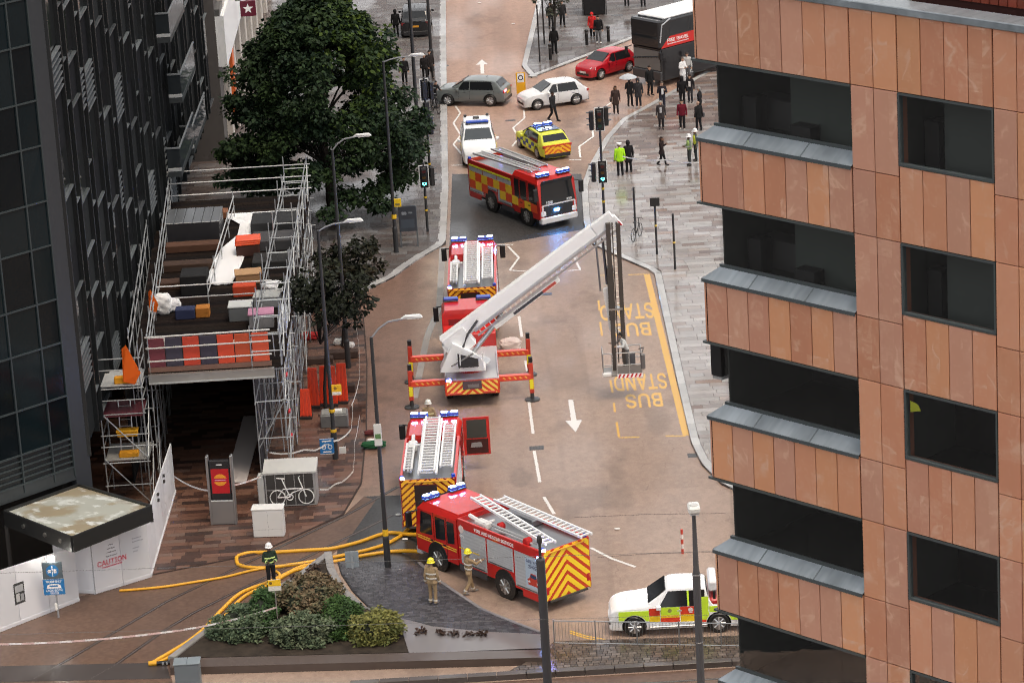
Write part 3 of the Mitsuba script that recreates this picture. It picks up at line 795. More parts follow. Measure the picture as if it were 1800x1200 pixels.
# street side: bays between black fins, thin ledges, stacks of louvres
LED = (0.10, 0.115, 0.125)
part(B().box(0.0, 58.0, 0.22, 9.0, 4.4, 38, (0.006, 0.007, 0.008)).box(0.0, 30, 2.0, 9.0, 0, 4.4, (0.008, 0.008, 0.008)).box(30, 58.0, 2.0, 9.0, 0, 4.4, (0.006, 0.006, 0.006)), k, 'core_wall', 'matte', MS)
s0, j = 0.0, 0
while s0 < 57.5:
    w = 1.35 if j % 2 else 2.9
    s1 = min(s0 + w, 58.0)
    fin = B().box(s0 - 0.07, s0 + 0.07, -0.06, 0.2, 4.2, 38, (0.008, 0.010, 0.012)).box(s0 - 0.02, s0 + 0.02, -0.07, -0.06, 4.2, 38, (0.02, 0.023, 0.026))
    part(fin, k, 'fin', 'satin', MS)
    zz = 4.4 + 1.32 * (j % 3)
    lo = 4.4
    i = 0
    while lo < 37.5:
        hi = min((zz if i == 0 else lo + (2.2 if (i + j) % 2 else 1.75)), 38.0)
        if hi - lo < 0.2:
            i += 1
            lo = hi
            zz = lo + 1.5
            continue
        louv = (j % 4 == 0 and (i + j // 2) % 6 == 2) or (j % 4 == 3 and (i + j) % 7 == 3)
        if s0 < 40 and louv:
            b = B()
            for q in range(7):
                zq = lo + (hi - lo) * (q + 0.5) / 7
                b.box(s0 + 0.09, s1 - 0.09, -0.04, 0.14, zq - 0.03, zq + 0.02, LED)
            part(b, k, 'louvre', 'satin', MS)
        else:
            t = rng.uniform(-0.008, 0.008, 4)
            v = [[s0 + 0.07, 0.12 + t[0], lo], [s1 - 0.07, 0.12 + t[1], lo], [s1 - 0.07, 0.12 + t[2], hi], [s0 + 0.07, 0.12 + t[3], hi]]
            part(B().add(v, [[0, 1, 2], [0, 2, 3]], np.array([(0.010, 0.0115, 0.0125), (0.013, 0.0145, 0.0155), (0.008, 0.009, 0.010), (0.016, 0.0175, 0.019)][rng.integers(4)])), k, 'pane', 'tower_glass' if (i + j) % 3 == 0 else 'wet_black', MS)
            if (i + j) % 2 == 0 or rng.random() < 0.25:
                part(B().box(s0 + 0.08, s1 - 0.08, -0.02, 0.12, lo - 0.03, lo + 0.03, np.array(LED) * rng.uniform(0.35, 1.1)), k, 'ledge', 'satin', MS)
        lo = hi
        i += 1
    s0, j = s1, j + 1
# projecting glazed balconies of the far end
for s_, z_ in ((31.3, 13.9), (34.0, 10.3), (37.2, 6.9), (31.0, 7.4)):
    b = B().box(s_, s_ + 7.0, -1.0, -0.36, z_ - 0.28, z_, (0.03, 0.035, 0.038)).box(s_, s_ + 0.12, -1.0, -0.36, z_, z_ + 0.15, (0.35, 0.37, 0.38))
    part(b, k, 'balcony', 'satin', MS)
    b = B().box(s_ + 0.06, s_ + 6.9, -0.99, -0.96, z_, z_ + 1.1, (0.03, 0.036, 0.04)).box(s_ + 0.05, s_ + 0.08, -0.96, -0.36, z_, z_ + 1.1, (0.02, 0.024, 0.028))
    part(b, f'{k}__balcony', 'guard', 'dark_glass', MS)
    b = B().box(s_, s_ + 7.0, -1.02, -0.95, z_ + 1.1, z_ + 1.17, (0.14, 0.155, 0.165)).box(s_, s_ + 0.09, -0.95, -0.36, z_ + 1.1, z_ + 1.17, (0.14, 0.155, 0.165))
    part(b, f'{k}__balcony', 'rail', 'satin', MS)
part(B().box(44.0, 52.0, 1.9, 2.02, 0.1, 3.6, (0.055, 0.022, 0.012)), k, 'entrance_door', 'satin', MS)

# ------------------------------------------------------------------ far left shop building
k = thing('shop_building', 'pale stone shop building with white fascia beyond the dark tower', 'building')
sx = -15.6
part(B().box(-30, sx, 186.5, 236, 0, 24, (0.085, 0.078, 0.075)), k, 'wall', 'matte')
for i in range(9):
    y = 189 + i * 5.2
    part(B().cbox(sx - 0.1, sx + 0.35, y, y + 0.8, 0, 24, (0.46, 0.43, 0.40), 0.05), k, 'pilaster', 'matte')
    for z in (0.4, 9.6, 13.4, 17.2):
        part(B().box(sx, sx + 0.04, y + 1.1, y + 4.9, z, z + (5.0 if z < 1 else 2.6), (0.03, 0.032, 0.036)), k, 'window', 'dark_glass')
part(B().box(sx, sx + 0.5, 186.6, 212, 5.5, 8.4, (0.74, 0.75, 0.76)), k, 'fascia', 'satin')
part(B().box(sx + 0.04, sx + 0.3, 193.0, 195.0, 1.0, 5.0, (0.65, 0.13, 0.03)), k, 'window_display', 'satin', label='orange window display')
part(B().box(sx, sx + 0.3, 186.6, 230, 8.4, 8.8, (0.10, 0.10, 0.10)), k, 'cornice', 'satin')
c = np.array((-14.35, 195.71, 6.82))
b = B().cbox(c[0] - 0.46, c[0] + 0.46, c[1] - 0.09, c[1] + 0.09, c[2] - 0.46, c[2] + 0.46, (0.10, 0.008, 0.022), 0.02)
s = solo(b, 'star_sign', 'square maroon projecting shop sign with a white star', 'sign', 'satin')
star = Polygon([(c[0] + r * math.sin(a), c[2] + r * math.cos(a)) for i in range(10) for r, a in [((0.32, 0.13)[i % 2], i * math.pi / 5)]])
part(B().prism(star, c[1] - 0.105, c[1] - 0.089, WHITE, 'y'), s, 'star', 'satin')
part(B().tube((c[0] - 0.4, c[1], c[2] + 0.5), (sx, c[1], c[2] + 0.5), 0.03, (0.1, 0.1, 0.1)), s, 'bracket', 'satin')

# ------------------------------------------------------------------ entrance canopy of the tower
k = thing('entrance_canopy', 'square flat glass canopy with grimy roof and dark frame above the white hoarding', 'canopy')
A_, B_, C_, D_ = (np.array(q) for q in ((-19.95, 122.55, 3.30), (-17.35, 125.02, 3.30), (-14.26, 122.15, 3.30), (-17.01, 119.27, 3.30)))
up = np.array([0, 0, 0.12])
part(B().slab(A_ - up, D_ - up, C_ - up, B_ - up, 0.04, (0.4, 0.4, 0.38)), k, 'glass_roof', 'dirty_glass')
ctr = (A_ + B_ + C_ + D_) / 4
for a, c in ((A_, D_), (D_, C_), (C_, B_), (B_, A_)):
    t = (c - a) / np.linalg.norm(c - a)
    n = np.array([t[1], -t[0], 0])
    p = [a - n * 0.03, a + n * 0.06, c + n * 0.06, c - n * 0.03]
    b = B().hull([q + [0, 0, h] for q in p for h in (-0.62, 0.02)], (0.016, 0.017, 0.017))
    part(b, k, 'fascia', 'satin')
for f in (0.3, 0.62, 0.85):
    q = A_ * (1 - f) + D_ * f + [0.0, 0.0, -0.3]
    t = (D_ - A_) / np.linalg.norm(D_ - A_)
    n = np.array([t[1], -t[0], 0])
    part(B().tube(q + n * 0.04, q + n * 0.12, 0.09, (0.25, 0.25, 0.24), 10), k, 'downlight', 'metal')
for q in (A_, B_):
    part(B().tube(q * [1, 1, 0], q - [0, 0, 0.6], 0.09, (0.02, 0.02, 0.02), 8), k, 'post', 'satin')

# ------------------------------------------------------------------ white site hoarding round the entrance
k = thing('site_hoarding', 'white painted site hoarding wrapping round the tower entrance', 'hoarding')
HW = (0.66, 0.67, 0.69)


def boards(a, c, h0, h1, n, name='board', inset=None):
    a, c = np.array(a), np.array(c)
    t = (c - a) / np.linalg.norm(c - a)
    nn = np.array([t[1], -t[0]])
    out = []
    for i in range(n):
        f0, f1 = i / n, (i + 1) / n
        p0, p1 = a + (c - a) * f0 + t * 0.008, a + (c - a) * f1 - t * 0.008
        z0, z1 = h0 + (h1 - h0) * f0, h0 + (h1 - h0) * f1
        pts = [[*(p + m * nn), z] for p, zt in ((p0, z0), (p1, z1)) for m in (0, -0.05) for z in (0.02, zt)]
        out.append(part(B().hull(pts, np.array(HW) * rng.uniform(0.9, 1.05)), k, name, 'satin'))
        b = B().hull([[*(p + m * nn), z] for p in (p0, p1) for m in (0.03, 0.0) for z in (0.02, 0.15)], np.array(HW) * 0.92)
        part(b, k, 'kick_board', 'satin')
    return t, nn


h_ = [(-21.26, 117.02), (-19.94, 118.35), (-17.20, 120.97), (-16.65, 121.58), (-14.61, 123.02), (-14.37, 132.39)]
boards(h_[0], h_[2], 2.5, 2.25, 4)
tA, nA = boards(h_[3], h_[4], 2.2, 2.45, 2)
boards(h_[4], h_[5], 2.4, 2.2, 8)
dv = np.array(h_[2]) - np.array(h_[3])
boards(np.array(h_[3]) + [-1.55, 0.55], np.array(h_[3]), 2.2, 2.2, 1, 'door')
b = B().box(-0.02, 0.02, -0.02, 0.02, 0, 2.3, (0.3, 0.31, 0.32))
part(b, k, 'door_post', 'satin', mat4(h_[3][0], h_[3][1]))


def onwall(a, t, nn, d, z):
    """frame on a wall: x along it, y up, z outward"""
    p = np.array(a) + t * d + nn * 0.004
    return np.array([[t[0], 0, nn[0], p[0]], [t[1], 0, nn[1], p[1]], [0, 1, 0, z], [0, 0, 0, 1.0]])


h1_ = np.array(h_[0]) + (np.array(h_[2]) - np.array(h_[0])) * 0.5
t1 = np.array(h_[2]) - h1_
L1 = np.linalg.norm(t1)
t1 /= L1
n1 = np.array([t1[1], -t1[0]])
Mw = onwall(h1_, t1, n1, L1 - 2.75, 1.25)
b = B().box(-0.24, 0.24, -0.42, 0.42, 0, 0.012, (0.045, 0.048, 0.05))
s = solo(b, 'notice_board', 'dark framed notice sheet fixed on the white hoarding left of the blue sign', 'notice', 'satin', Mw)
part(B().box(-0.19, 0.19, 0.05, 0.33, 0.012, 0.016, (0.36, 0.37, 0.38)).box(-0.17, 0.0, -0.33, 0.0, 0.012, 0.016, (0.45, 0.45, 0.45)).box(0.04, 0.19, -0.33, -0.05, 0.012, 0.016, (0.3, 0.31, 0.32)), s, 'printed_sheet', 'satin', Mw)
Mw = onwall(h_[3], tA, nA, 0.85, 1.3)
b = B()
for i, w in enumerate((0.2, 0.34, 0.42, 0.5)):
    b.box(-w / 2, w / 2, 0.52 - i * 0.15, 0.55 - i * 0.15, 0, 0.006, (0.18, 0.18, 0.2))
s = solo(b, 'site_notice', 'white site notice with grey lines and red CAUTION word on the hoarding by the gap', 'notice', 'satin', Mw)
part(B().text('CAUTION', 0.2, mat4(0, -0.24, 0.0), (0.55, 0.02, 0.05), 0.007).box(-0.45, 0.45, -0.34, -0.30, 0, 0.006, (0.55, 0.02, 0.05)), s, 'red_lettering', 'satin', Mw)
Mw = onwall(h_[3], tA, nA, 2.1, 1.45)
b = B()
for i, w in enumerate((0.42, 0.5, 0.0, 0.3, 0.22)):
    if w:
        b.box(-0.3, -0.3 + w, 0.32 - i * 0.13, 0.37 - i * 0.13, 0, 0.006, (0.42, 0.43, 0.46))
solo(b, 'site_notice', 'faint grey printed lines on the right hand board of the white hoarding front', 'notice', 'satin', Mw)
# black brackets along the receding hoarding
t3 = np.array(h_[5]) - np.array(h_[4])
L3 = np.linalg.norm(t3)
t3 /= L3
n3 = np.array([t3[1], -t3[0]])
for i, f in enumerate((0.16, 0.4, 0.63)):
    part(B().box(-0.07, 0.07, -0.05, 0.05, 0, 0.08, (0.03, 0.03, 0.03)).box(-0.07, 0.07, -0.3, -0.2, 0, 0.08, (0.03, 0.03, 0.03)), k, 'bracket', 'satin', onwall(h_[4], t3, n3, L3 * f, 2.05))



# ------------------------------------------------------------------ vehicles
def wheel(parent, M, x, y, r=0.33, w=0.22, side=1, name='wheel', rim=(0.50, 0.51, 0.52), spokes=8):
    k = part(B().wheel(x, y, r, r, w, RUBBER), parent, name, 'satin', M, 40)
    yo = y + side * w * 0.42
    b = B().wheel(x, yo, r, r * 0.66, w * 0.2, np.array(rim) * 0.45, 16)
    for i in range(spokes):
        a = 2 * math.pi * i / spokes
        b.tube((x + 0.1 * r * math.cos(a), yo + side * w * 0.11, r + 0.1 * r * math.sin(a)), (x + 0.62 * r * math.cos(a), yo + side * w * 0.11, r + 0.62 * r * math.sin(a)), r * 0.07, rim, 4)
    b.wheel(x, yo + side * w * 0.10, r, r * 0.2, w * 0.1, rim, 10)
    part(b, k, 'rim', 'metal', M)
    return k


def ladder(parent, M, p0, p1, width, n, col=(0.60, 0.61, 0.62), nrm=(0, 0, 1), name='ladder', deep=0.09, sections=1):
    """two box stringers with round rungs"""
    p0, p1 = np.array(p0, float), np.array(p1, float)
    t = (p1 - p0) / np.linalg.norm(p1 - p0)
    s = np.cross(nrm, t)
    s /= np.linalg.norm(s)
    u = np.cross(t, s)
    k = None
    for q in range(sections):
        wq = width * (1 - 0.22 * q)
        a0, a1 = p0 + u * (0.11 * q), p1 + u * (0.11 * q)
        b = B()
        for sg in (-1, 1):
            c = s * sg * wq / 2
            b.hull([a + c + s * i * 0.035 + u * j * deep / 2 for a in (a0, a1) for i in (-1, 1) for j in (-1, 1)], np.array(col))
        if k is None:
            k = part(b, parent, name, 'satin', M)
        else:
            part(b, k, 'fly_section', 'satin', M)
        for i in range(n):
            a = a0 + (a1 - a0) * (i + 0.5) / n
            part(B().hull([a + s * sg * wq / 2 + t * i_ * 0.04 + u * j * 0.025 for sg in (-1, 1) for i_ in (-1, 1) for j in (-1, 1)], np.array(col) * 0.95), k, 'rung', 'satin', M)
    return k


def lightbar(parent, M, x, y, z, w, lit=True, deep=0.3, glow=(1.5, 5.0, 30.0)):
    k = part(B().cbox(x - deep / 2, x + deep / 2, y - w / 2, y + w / 2, z, z + 0.06, (0.03, 0.035, 0.05), 0.02), parent, 'light_bar', 'satin', M)
    part(B().cbox(x - deep * 0.46, x + deep * 0.46, y - w * 0.48, y + w * 0.48, z + 0.06, z + 0.19, (0.02, 0.07, 0.42), 0.04), k, 'blue_lens', 'paint', M)
    if lit:
        for sg in (-1, 1):
            part(B().cbox(x - deep * 0.3, x + deep * 0.3, y + sg * w * 0.26 - w * 0.17, y + sg * w * 0.26 + w * 0.17, z + 0.185, z + 0.215, (0.6, 0.75, 1.0), 0.01), k, 'lit_lamp', 'satin', M, light=(6, 11, 26))
    return k


def stripes(b, w, h, pitch, wide, col, M, depth=0.006, rake=1.0, chev=True, clip=None):
    """reflective diagonal stripes on a w x h panel centred at the origin (chev: mirrored about the middle)"""
    area = clip if clip is not None else sbox(-w / 2, -h / 2, w / 2, h / 2)
    halves = ((sbox(-w / 2, -h / 2, 0, h / 2), 1), (sbox(0, -h / 2, w / 2, h / 2), -1)) if chev else ((sbox(-w / 2, -h / 2, w / 2, h / 2), 1),)
    m = B()
    for half, sg in halves:
        n = int((h + w) / pitch) + 3
        for i in range(-n, n):
            y = i * pitch
            g = Polygon([(sg * -w, y - rake * w), (0, y), (0, y + wide), (sg * -w, y + wide - rake * w)]) if chev else Polygon([(-w, y - rake * w), (w, y + rake * w), (w, y + wide + rake * w), (-w, y + wide - rake * w)])
            m.prism(g.intersection(half).intersection(area), 0, depth, col)
    for v, f, c in zip(m.v, m.f, m.c):
        pass
    if m.n:
        v, f, c = m.arrays()
        b.add(v @ M[:3, :3].T + M[:3, 3], f, c)
    return b


def plate(o, ex, ey):
    """4x4 frame with origin o, x along ex, y along ey, z = their normal"""
    ex, ey = np.array(ex, float), np.array(ey, float)
    ex /= np.linalg.norm(ex)
    ez = np.cross(ex, ey)
    ez /= np.linalg.norm(ez)
    ey = np.cross(ez, ex)
    M = np.eye(4)
    M[:3, 0], M[:3, 1], M[:3, 2], M[:3, 3] = ex, ey, ez, o
    return M


def engine(label, M, L=7.8, W=2.35, H=2.5, cabH=2.62, lit=True, side='plain', rear='chevron', ladders='parallel', group='red fire engines', name='fire_engine', door_open=False, cabL=2.65, poster=False, lit_front=False, stripe_frame=False):
    """a fire pump: rear at x = 0, nose at x = L, left side at +y"""
    k = thing(name, label, 'fire engine', group)
    hw = W / 2
    xc = L - cabL
    P = lambda *a, **q: part(*a, M=M, **q)  # noqa: E731
    P(B().box(0.3, L - 0.35, -hw + 0.25, hw - 0.25, 0.38, 0.75, (0.02, 0.02, 0.02)), k, 'chassis', 'satin')
    # crew cab with a raked nose
    pts = []
    for y, e in ((-hw, 1), (hw, -1)):
        for x, z in ((xc + 0.02, 0.55), (L - 0.03, 0.55), (L, 1.25), (L - 0.16, cabH - 0.30), (xc + 0.02, cabH - 0.22)):
            pts.append((x, y, z))
        for x, z in ((xc + 0.05, cabH), (L - 0.42, cabH)):
            pts.append((x, y + e * 0.16, z))
        pts.append((L - 0.05, y + e * 0.16, 1.3))
    P(B().hull(pts, RED), k, 'cab', 'paint', smooth=20)
    P(B().cbox(L - 0.22, L + 0.10, -hw + 0.02, hw - 0.02, 0.32, 0.66, (0.45, 0.45, 0.46) if not lit_front else (0.62, 0.62, 0.62), 0.05), k, 'bumper', 'satin')
    P(B().cbox(L - 0.06, L + 0.02, -hw + 0.24, hw - 0.24, 0.68, 1.28, (0.018, 0.018, 0.02), 0.02), k, 'grille', 'satin')
    e = 0.012
    b = B().slab((L + e - 0.005, -hw + 0.10, 1.34), (L + e - 0.005, hw - 0.10, 1.34), (L - 0.15 + e, hw - 0.2, cabH - 0.34), (L - 0.15 + e, -hw + 0.2, cabH - 0.34), 0.012, DGLASS)
    P(b, k, 'windscreen', 'dark_glass')
    P(B().slab((L - 0.135, -hw + 0.16, cabH - 0.33), (L - 0.135, hw - 0.16, cabH - 0.33), (L - 0.02, hw - 0.2, cabH - 0.12), (L - 0.02, -hw + 0.2, cabH - 0.12), 0.02, (0.02, 0.02, 0.022)), k, 'sun_visor', 'satin')
    for sg in (-1, 1):
        P(B().cbox(L - 0.08, L + 0.05, sg * (hw - 0.2) - 0.15, sg * (hw - 0.2) + 0.15, 0.74, 1.0, (0.75, 0.76, 0.78), 0.03), k, 'headlight', 'dark_glass')
        y = sg * (hw + 0.004)
        for nm, x0, x1 in (('window', L - 1.05, L - 0.28), ('window', xc + 0.75, L - 1.3), ('window', xc + 0.18, xc + 0.62)):
            g = Polygon([(x0, 1.38), (x1, 1.30), (x1 - (0.12 if x1 > L - 0.6 else 0), cabH - 0.36), (x0, cabH - 0.36)]).buffer(-0.05).buffer(0.05)
            w = P(B().prism(g, min(y, y + sg * 0.012), max(y, y + sg * 0.012), DGLASS, 'y'), k, nm, 'dark_glass')
        for x in (L - 1.18, xc + 0.68):
            P(B().box(x - 0.012, x + 0.012, y - 0.006, y + 0.006, 0.7, cabH - 0.24, (0.10, 0.004, 0.004)), k, 'door_seam', 'satin')
            P(B().box(x + 0.06, x + 0.24, y - 0.02, y + 0.02, 1.14, 1.19, (0.02, 0.02, 0.02)), k, 'door_handle', 'satin')
        # mirrors on arms
        mk = P(B().tube((L - 0.2, sg * (hw - 0.02), cabH - 0.4), (L + 0.08, sg * (hw + 0.28), cabH - 0.46), 0.025, BLACK), k, 'mirror', 'satin')
        P(B().cbox(L - 0.02, L + 0.12, sg * (hw + 0.28) - 0.13, sg * (hw + 0.28) + 0.13, cabH - 1.08, cabH - 0.44, BLACK, 0.03), mk, 'mirror_head', 'satin')
    # body: lockers with grey roller shutters under a red band
    P(B().box(0.05, xc - 0.03, -hw + 0.02, hw - 0.02, 0.62, H - 0.22, RED), k, 'body', 'paint')
    P(B().box(0.05, xc - 0.03, -hw + 0.02, -hw + 0.10, H - 0.22, H, RED).box(0.05, xc - 0.03, hw - 0.10, hw - 0.02, H - 0.22, H, RED).box(xc - 0.10, xc - 0.03, -hw + 0.1, hw - 0.1, H - 0.22, H, RED), k, 'roof_coaming', 'paint')
    P(B().box(0.1, xc - 0.1, -hw + 0.1, hw - 0.1, H - 0.22, H - 0.19, (0.33, 0.34, 0.35)), k, 'roof_deck', 'metal')
    for sg in (-1, 1):
        y0, y1 = sorted((sg * (hw - 0.02), sg * (hw - 0.005)))
        nsh = 3
        seg = (xc - 0.25) / nsh
        for i in range(nsh):
            x0, x1 = 0.14 + i * seg, 0.14 + (i + 1) * seg - 0.09
            zlo = 1.2 if 1.5 < (x0 + x1) / 2 < 3.4 else 0.72
            sh = P(B().box(x0, x1, y0, y1, zlo, H - 0.36, (0.40, 0.41, 0.42)), k, 'roller_shutter', 'satin')
            for q in range(9):
                z = zlo + 0.08 + q * (H - 0.5 - zlo) / 9
                P(B().box(x0 + 0.01, x1 - 0.01, y1 - 0.001 if sg > 0 else y0 - 0.006, y1 + 0.006 if sg > 0 else y0 + 0.001, z, z + 0.05 * (H - 0.5 - zlo), (0.44, 0.45, 0.46)), sh, 'slat', 'satin')
            P(B().box(x0 + 0.1, x1 - 0.1, min(y0, y1) - 0.01 if sg < 0 else y1 - 0.002, y0 + 0.002 if sg < 0 else y1 + 0.01, zlo + 0.02, zlo + 0.07, (0.2, 0.2, 0.21)), sh, 'lift_bar', 'metal')
        P(B().box(0.1, xc - 0.1, y0 - 0.002, y1 + 0.002, H - 0.32, H - 0.02, RED), k, 'upper_band', 'paint')
        P(B().box(0.06, 1.3, y0, y1, 0.4, 0.66, RED).box(3.45, xc - 0.05, y0, y1, 0.4, 0.66, (0.05, 0.05, 0.055)), k, 'skirt', 'satin')
    # wheels and arches
    for x in (L - 1.35, 2.35):
        for sg in (-1, 1):
            P(B().wheel(x, sg * (hw - 0.012), 0.55, 0.62, 0.05, (0.012, 0.012, 0.012)), k, 'wheel_arch', 'satin')
            wheel(k, M, x, sg * (hw - 0.13), 0.49, 0.30, sg, rim=(0.45, 0.45, 0.44))
    for x, y in ((L - 0.42, hw - 0.5), (L - 0.42, -hw + 0.5)):
        lightbar(k, M, x, y, cabH + 0.005, 0.78, lit)
    for sg in (-1, 1):
        rl = P(B().cbox(0.06, 0.2, sg * (hw - 0.1) - 0.08, sg * (hw - 0.1) + 0.08, H - 0.06, H + 0.12, (0.02, 0.06, 0.4), 0.03), k, 'rear_beacon', 'paint')
    if lit:
        P(B().cbox(0.0, 0.06, hw - 0.2, hw - 0.04, H - 0.04, H + 0.08, (0.6, 0.7, 1.0), 0.01), k, 'lit_beacon', 'satin', light=(3, 3, 10))
    # rear
    P(B().box(0.0, 0.05, -hw + 0.03, hw - 0.03, 0.5, H - 0.02, (0.55, 0.045, 0.012) if side != 'orange' else (0.20, 0.012, 0.010)), k, 'rear_panel', 'paint')
    Mr = plate((-0.001, 0, (H + 0.45) / 2), (0, -1, 0), (0, 0, 1))
    hh = H - 0.5
    clip = sbox(-hw + 0.06, -hh / 2, hw - 0.06, hh / 2)
    if stripe_frame:
        clip = clip.difference(sbox(-0.55, -hh / 2 - 1, 0.35, hh / 2 - 0.22))
        P(B().box(-0.012, 0.0, -0.35, 0.55, 0.62, H - 0.28, (0.035, 0.02, 0.016)), k, 'pump_bay', 'satin')
        P(B().box(-0.04, -0.012, -0.33, 0.53, 1.2, 1.3, (0.3, 0.3, 0.3)).wheel(-0.02, 0.1, 0.95, 0.14, 0.1, (0.35, 0.35, 0.35)), f'{k}__pump_bay', 'pump_fitting', 'metal')
    b = stripes(B(), W, hh, 0.42, 0.25, (0.86, 0.62, 0.03), Mr, 0.006, 0.95, True, clip) if side != 'orange' else stripes(B(), W, hh, 0.27, 0.18, (0.86, 0.44, 0.03), Mr, 0.006, 0.9, True, clip)
    P(b, k, 'chevrons', 'satin')
    P(B().box(-0.07, 0.0, -hw + 0.25, hw - 0.25, 0.42, 0.5, (0.05, 0.05, 0.05)), k, 'rear_step', 'satin')
    P(B().tube((-0.06, -hw + 0.3, H - 0.1), (-0.06, hw - 0.3, H - 0.1), 0.03, (0.75, 0.36, 0.03)), k, 'grab_rail', 'satin')
    for sg in (-1, 1):
        P(B().cbox(-0.03, 0.0, sg * (hw - 0.16) - 0.07, sg * (hw - 0.16) + 0.07, 0.75, 1.05, (0.45, 0.01, 0.01), 0.01), k, 'tail_light', 'paint')
    # roof load
    zr = H + 0.16
    if ladders == 'parallel':
        ladder(k, M, (0.1, 0.0, zr), (6.3, 0.0, zr + 0.12), 0.72, 20, (0.70, 0.71, 0.71), sections=2)
        ladder(k, M, (1.0, -hw + 0.42, zr - 0.05), (5.9, -hw + 0.42, zr), 0.46, 17, (0.66, 0.67, 0.67))
        ladder(k, M, (1.0, hw - 0.30, zr - 0.12), (4.0, hw - 0.30, zr - 0.08), 0.30, 10, (0.62, 0.63, 0.62))
    elif ladders == 'splayed':
        ladder(k, M, (0.1, 0.62, zr + 0.02), (5.55, -0.12, zr + 0.28), 0.42, 19, (0.72, 0.73, 0.73))
        ladder(k, M, (-0.35, -0.75, zr + 0.05), (4.9, -0.75, zr + 0.20), 0.50, 20, (0.70, 0.71, 0.71))
        P(B().cbox(2.6, 4.3, -1.02, -0.5, H - 0.18, H + 0.08, (0.32, 0.33, 0.34), 0.04), k, 'roof_box', 'metal')
    else:
        ladder(k, M, (0.2, -0.55, zr + 0.1), (5.9, -0.40, zr + 0.22), 0.55, 20, (0.36, 0.37, 0.37))
        ladder(k, M, (0.1, 0.60, zr + 0.1), (5.2, 0.48, zr + 0.18), 0.48, 19, (0.34, 0.35, 0.35))
    # hose reel, monitor and small gear on the roof
    g = P(B().cbox(3.6, 4.3, hw - 0.55, hw - 0.18, H - 0.15, H + 0.12, (0.62, 0.62, 0.61), 0.05), k, 'roof_monitor', 'satin')
    P(B().tube((4.3, hw - 0.36, H + 0.05), (4.8, hw - 0.36, H + 0.12), 0.08, (0.66, 0.66, 0.65)).tube((3.7, hw - 0.2, H + 0.1), (3.7, hw - 0.7, H + 0.1), 0.06, (0.6, 0.6, 0.6)), g, 'nozzle', 'satin')
    P(B().tube((0.8, hw - 0.42, H + 0.02), (3.5, hw - 0.42, H + 0.05), 0.055, (0.30, 0.31, 0.32)).tube((0.9, hw - 0.3, H + 0.0), (3.2, hw - 0.3, H + 0.0), 0.045, (0.35, 0.35, 0.36)), k, 'suction_hose', 'satin')
    if ladders == 'splayed':
        P(B().wheel(1.2, hw - 0.3, H + 0.02, 0.17, 0.28, (0.45, 0.02, 0.02)).wheel(3.2, hw - 0.62, H + 0.02, 0.15, 0.26, (0.45, 0.02, 0.02)), k, 'hose_roll', 'matte')
    return k, P, hw, xc


# engine A in front, side on, ladders splayed, chevrons to the right
MA = head4(1.55, 117.53, (-0.613, 0.79))
k, P, hw, xc = engine('red fire engine nearest the viewer with yellow chevron rear and splayed roof ladders', MA, 7.85, 2.3, 2.5, 2.58, ladders='splayed', lit=True)
Ms = lambda x, z, y=hw: plate((x, y + 0.004, z), (-1, 0, 0), (0, 0, 1))  # noqa: E731
P(B().text('FIRE AND RESCUE SERVICE', 0.13, Ms(2.9, 2.24, hw - 0.004), WHITE, 0.006), k, 'lettering', 'satin')
for z in (1.06, 1.15):
    P(B().box(xc + 0.08, 7.75, hw, hw + 0.006, z, z + 0.04, (0.80, 0.50, 0.05)), k, 'side_line', 'satin')
P(B().box(xc - 1.35, xc - 0.1, hw - 0.004, hw + 0.006, 1.32, 1.36, (0.8, 0.5, 0.05)), k, 'side_line', 'satin')
s = P(B().box(0.14, 1.05, hw - 0.004, hw + 0.006, 0.86, 2.08, (0.42, 0.50, 0.58)), k, 'road_safety_poster', 'satin', label='pale blue poster with a red car')
P(B().text('ARE YOU', 0.13, Ms(0.6, 1.86, hw + 0.004), (0.03, 0.04, 0.12), 0.004).text('SPEED', 0.14, Ms(0.55, 1.66, hw + 0.004), (0.03, 0.04, 0.12), 0.004), s, 'wording', 'satin')
car2 = Polygon([(0.28, 0.98), (0.92, 0.98), (0.94, 1.2), (0.82, 1.26), (0.74, 1.46), (0.44, 1.46), (0.37, 1.26), (0.26, 1.2)])
P(B().prism(car2, hw + 0.006, hw + 0.010, (0.5, 0.05, 0.03), 'y').box(0.42, 0.76, hw + 0.010, hw + 0.013, 1.28, 1.42, (0.03, 0.06, 0.12)).box(0.3, 0.4, hw + 0.01, hw + 0.013, 1.08, 1.15, (0.8, 0.8, 0.75)).box(0.8, 0.9, hw + 0.01, hw + 0.013, 1.08, 1.15, (0.8, 0.8, 0.75)), s, 'printed_car', 'satin')
P(B().cbox(0.12, 0.3, hw - 0.02, hw + 0.03, 2.12, 2.26, (0.3, 0.5, 1.0), 0.01), k, 'side_beacon', 'satin', light=(1.2, 3, 9))
P(B().prism(Polygon([(xc - 0.28 + 0.16 * math.cos(a), 2.12 + 0.16 * math.sin(a)) for a in np.linspace(0, 6.28, 8, endpoint=False)]), hw - 0.004, hw + 0.006, (0.72, 0.6, 0.55), 'y'), k, 'crest', 'satin')
P(B().text('999', 0.11, Ms(xc - 0.3, 1.78, hw - 0.004), WHITE, 0.006), k, 'lettering', 'satin')

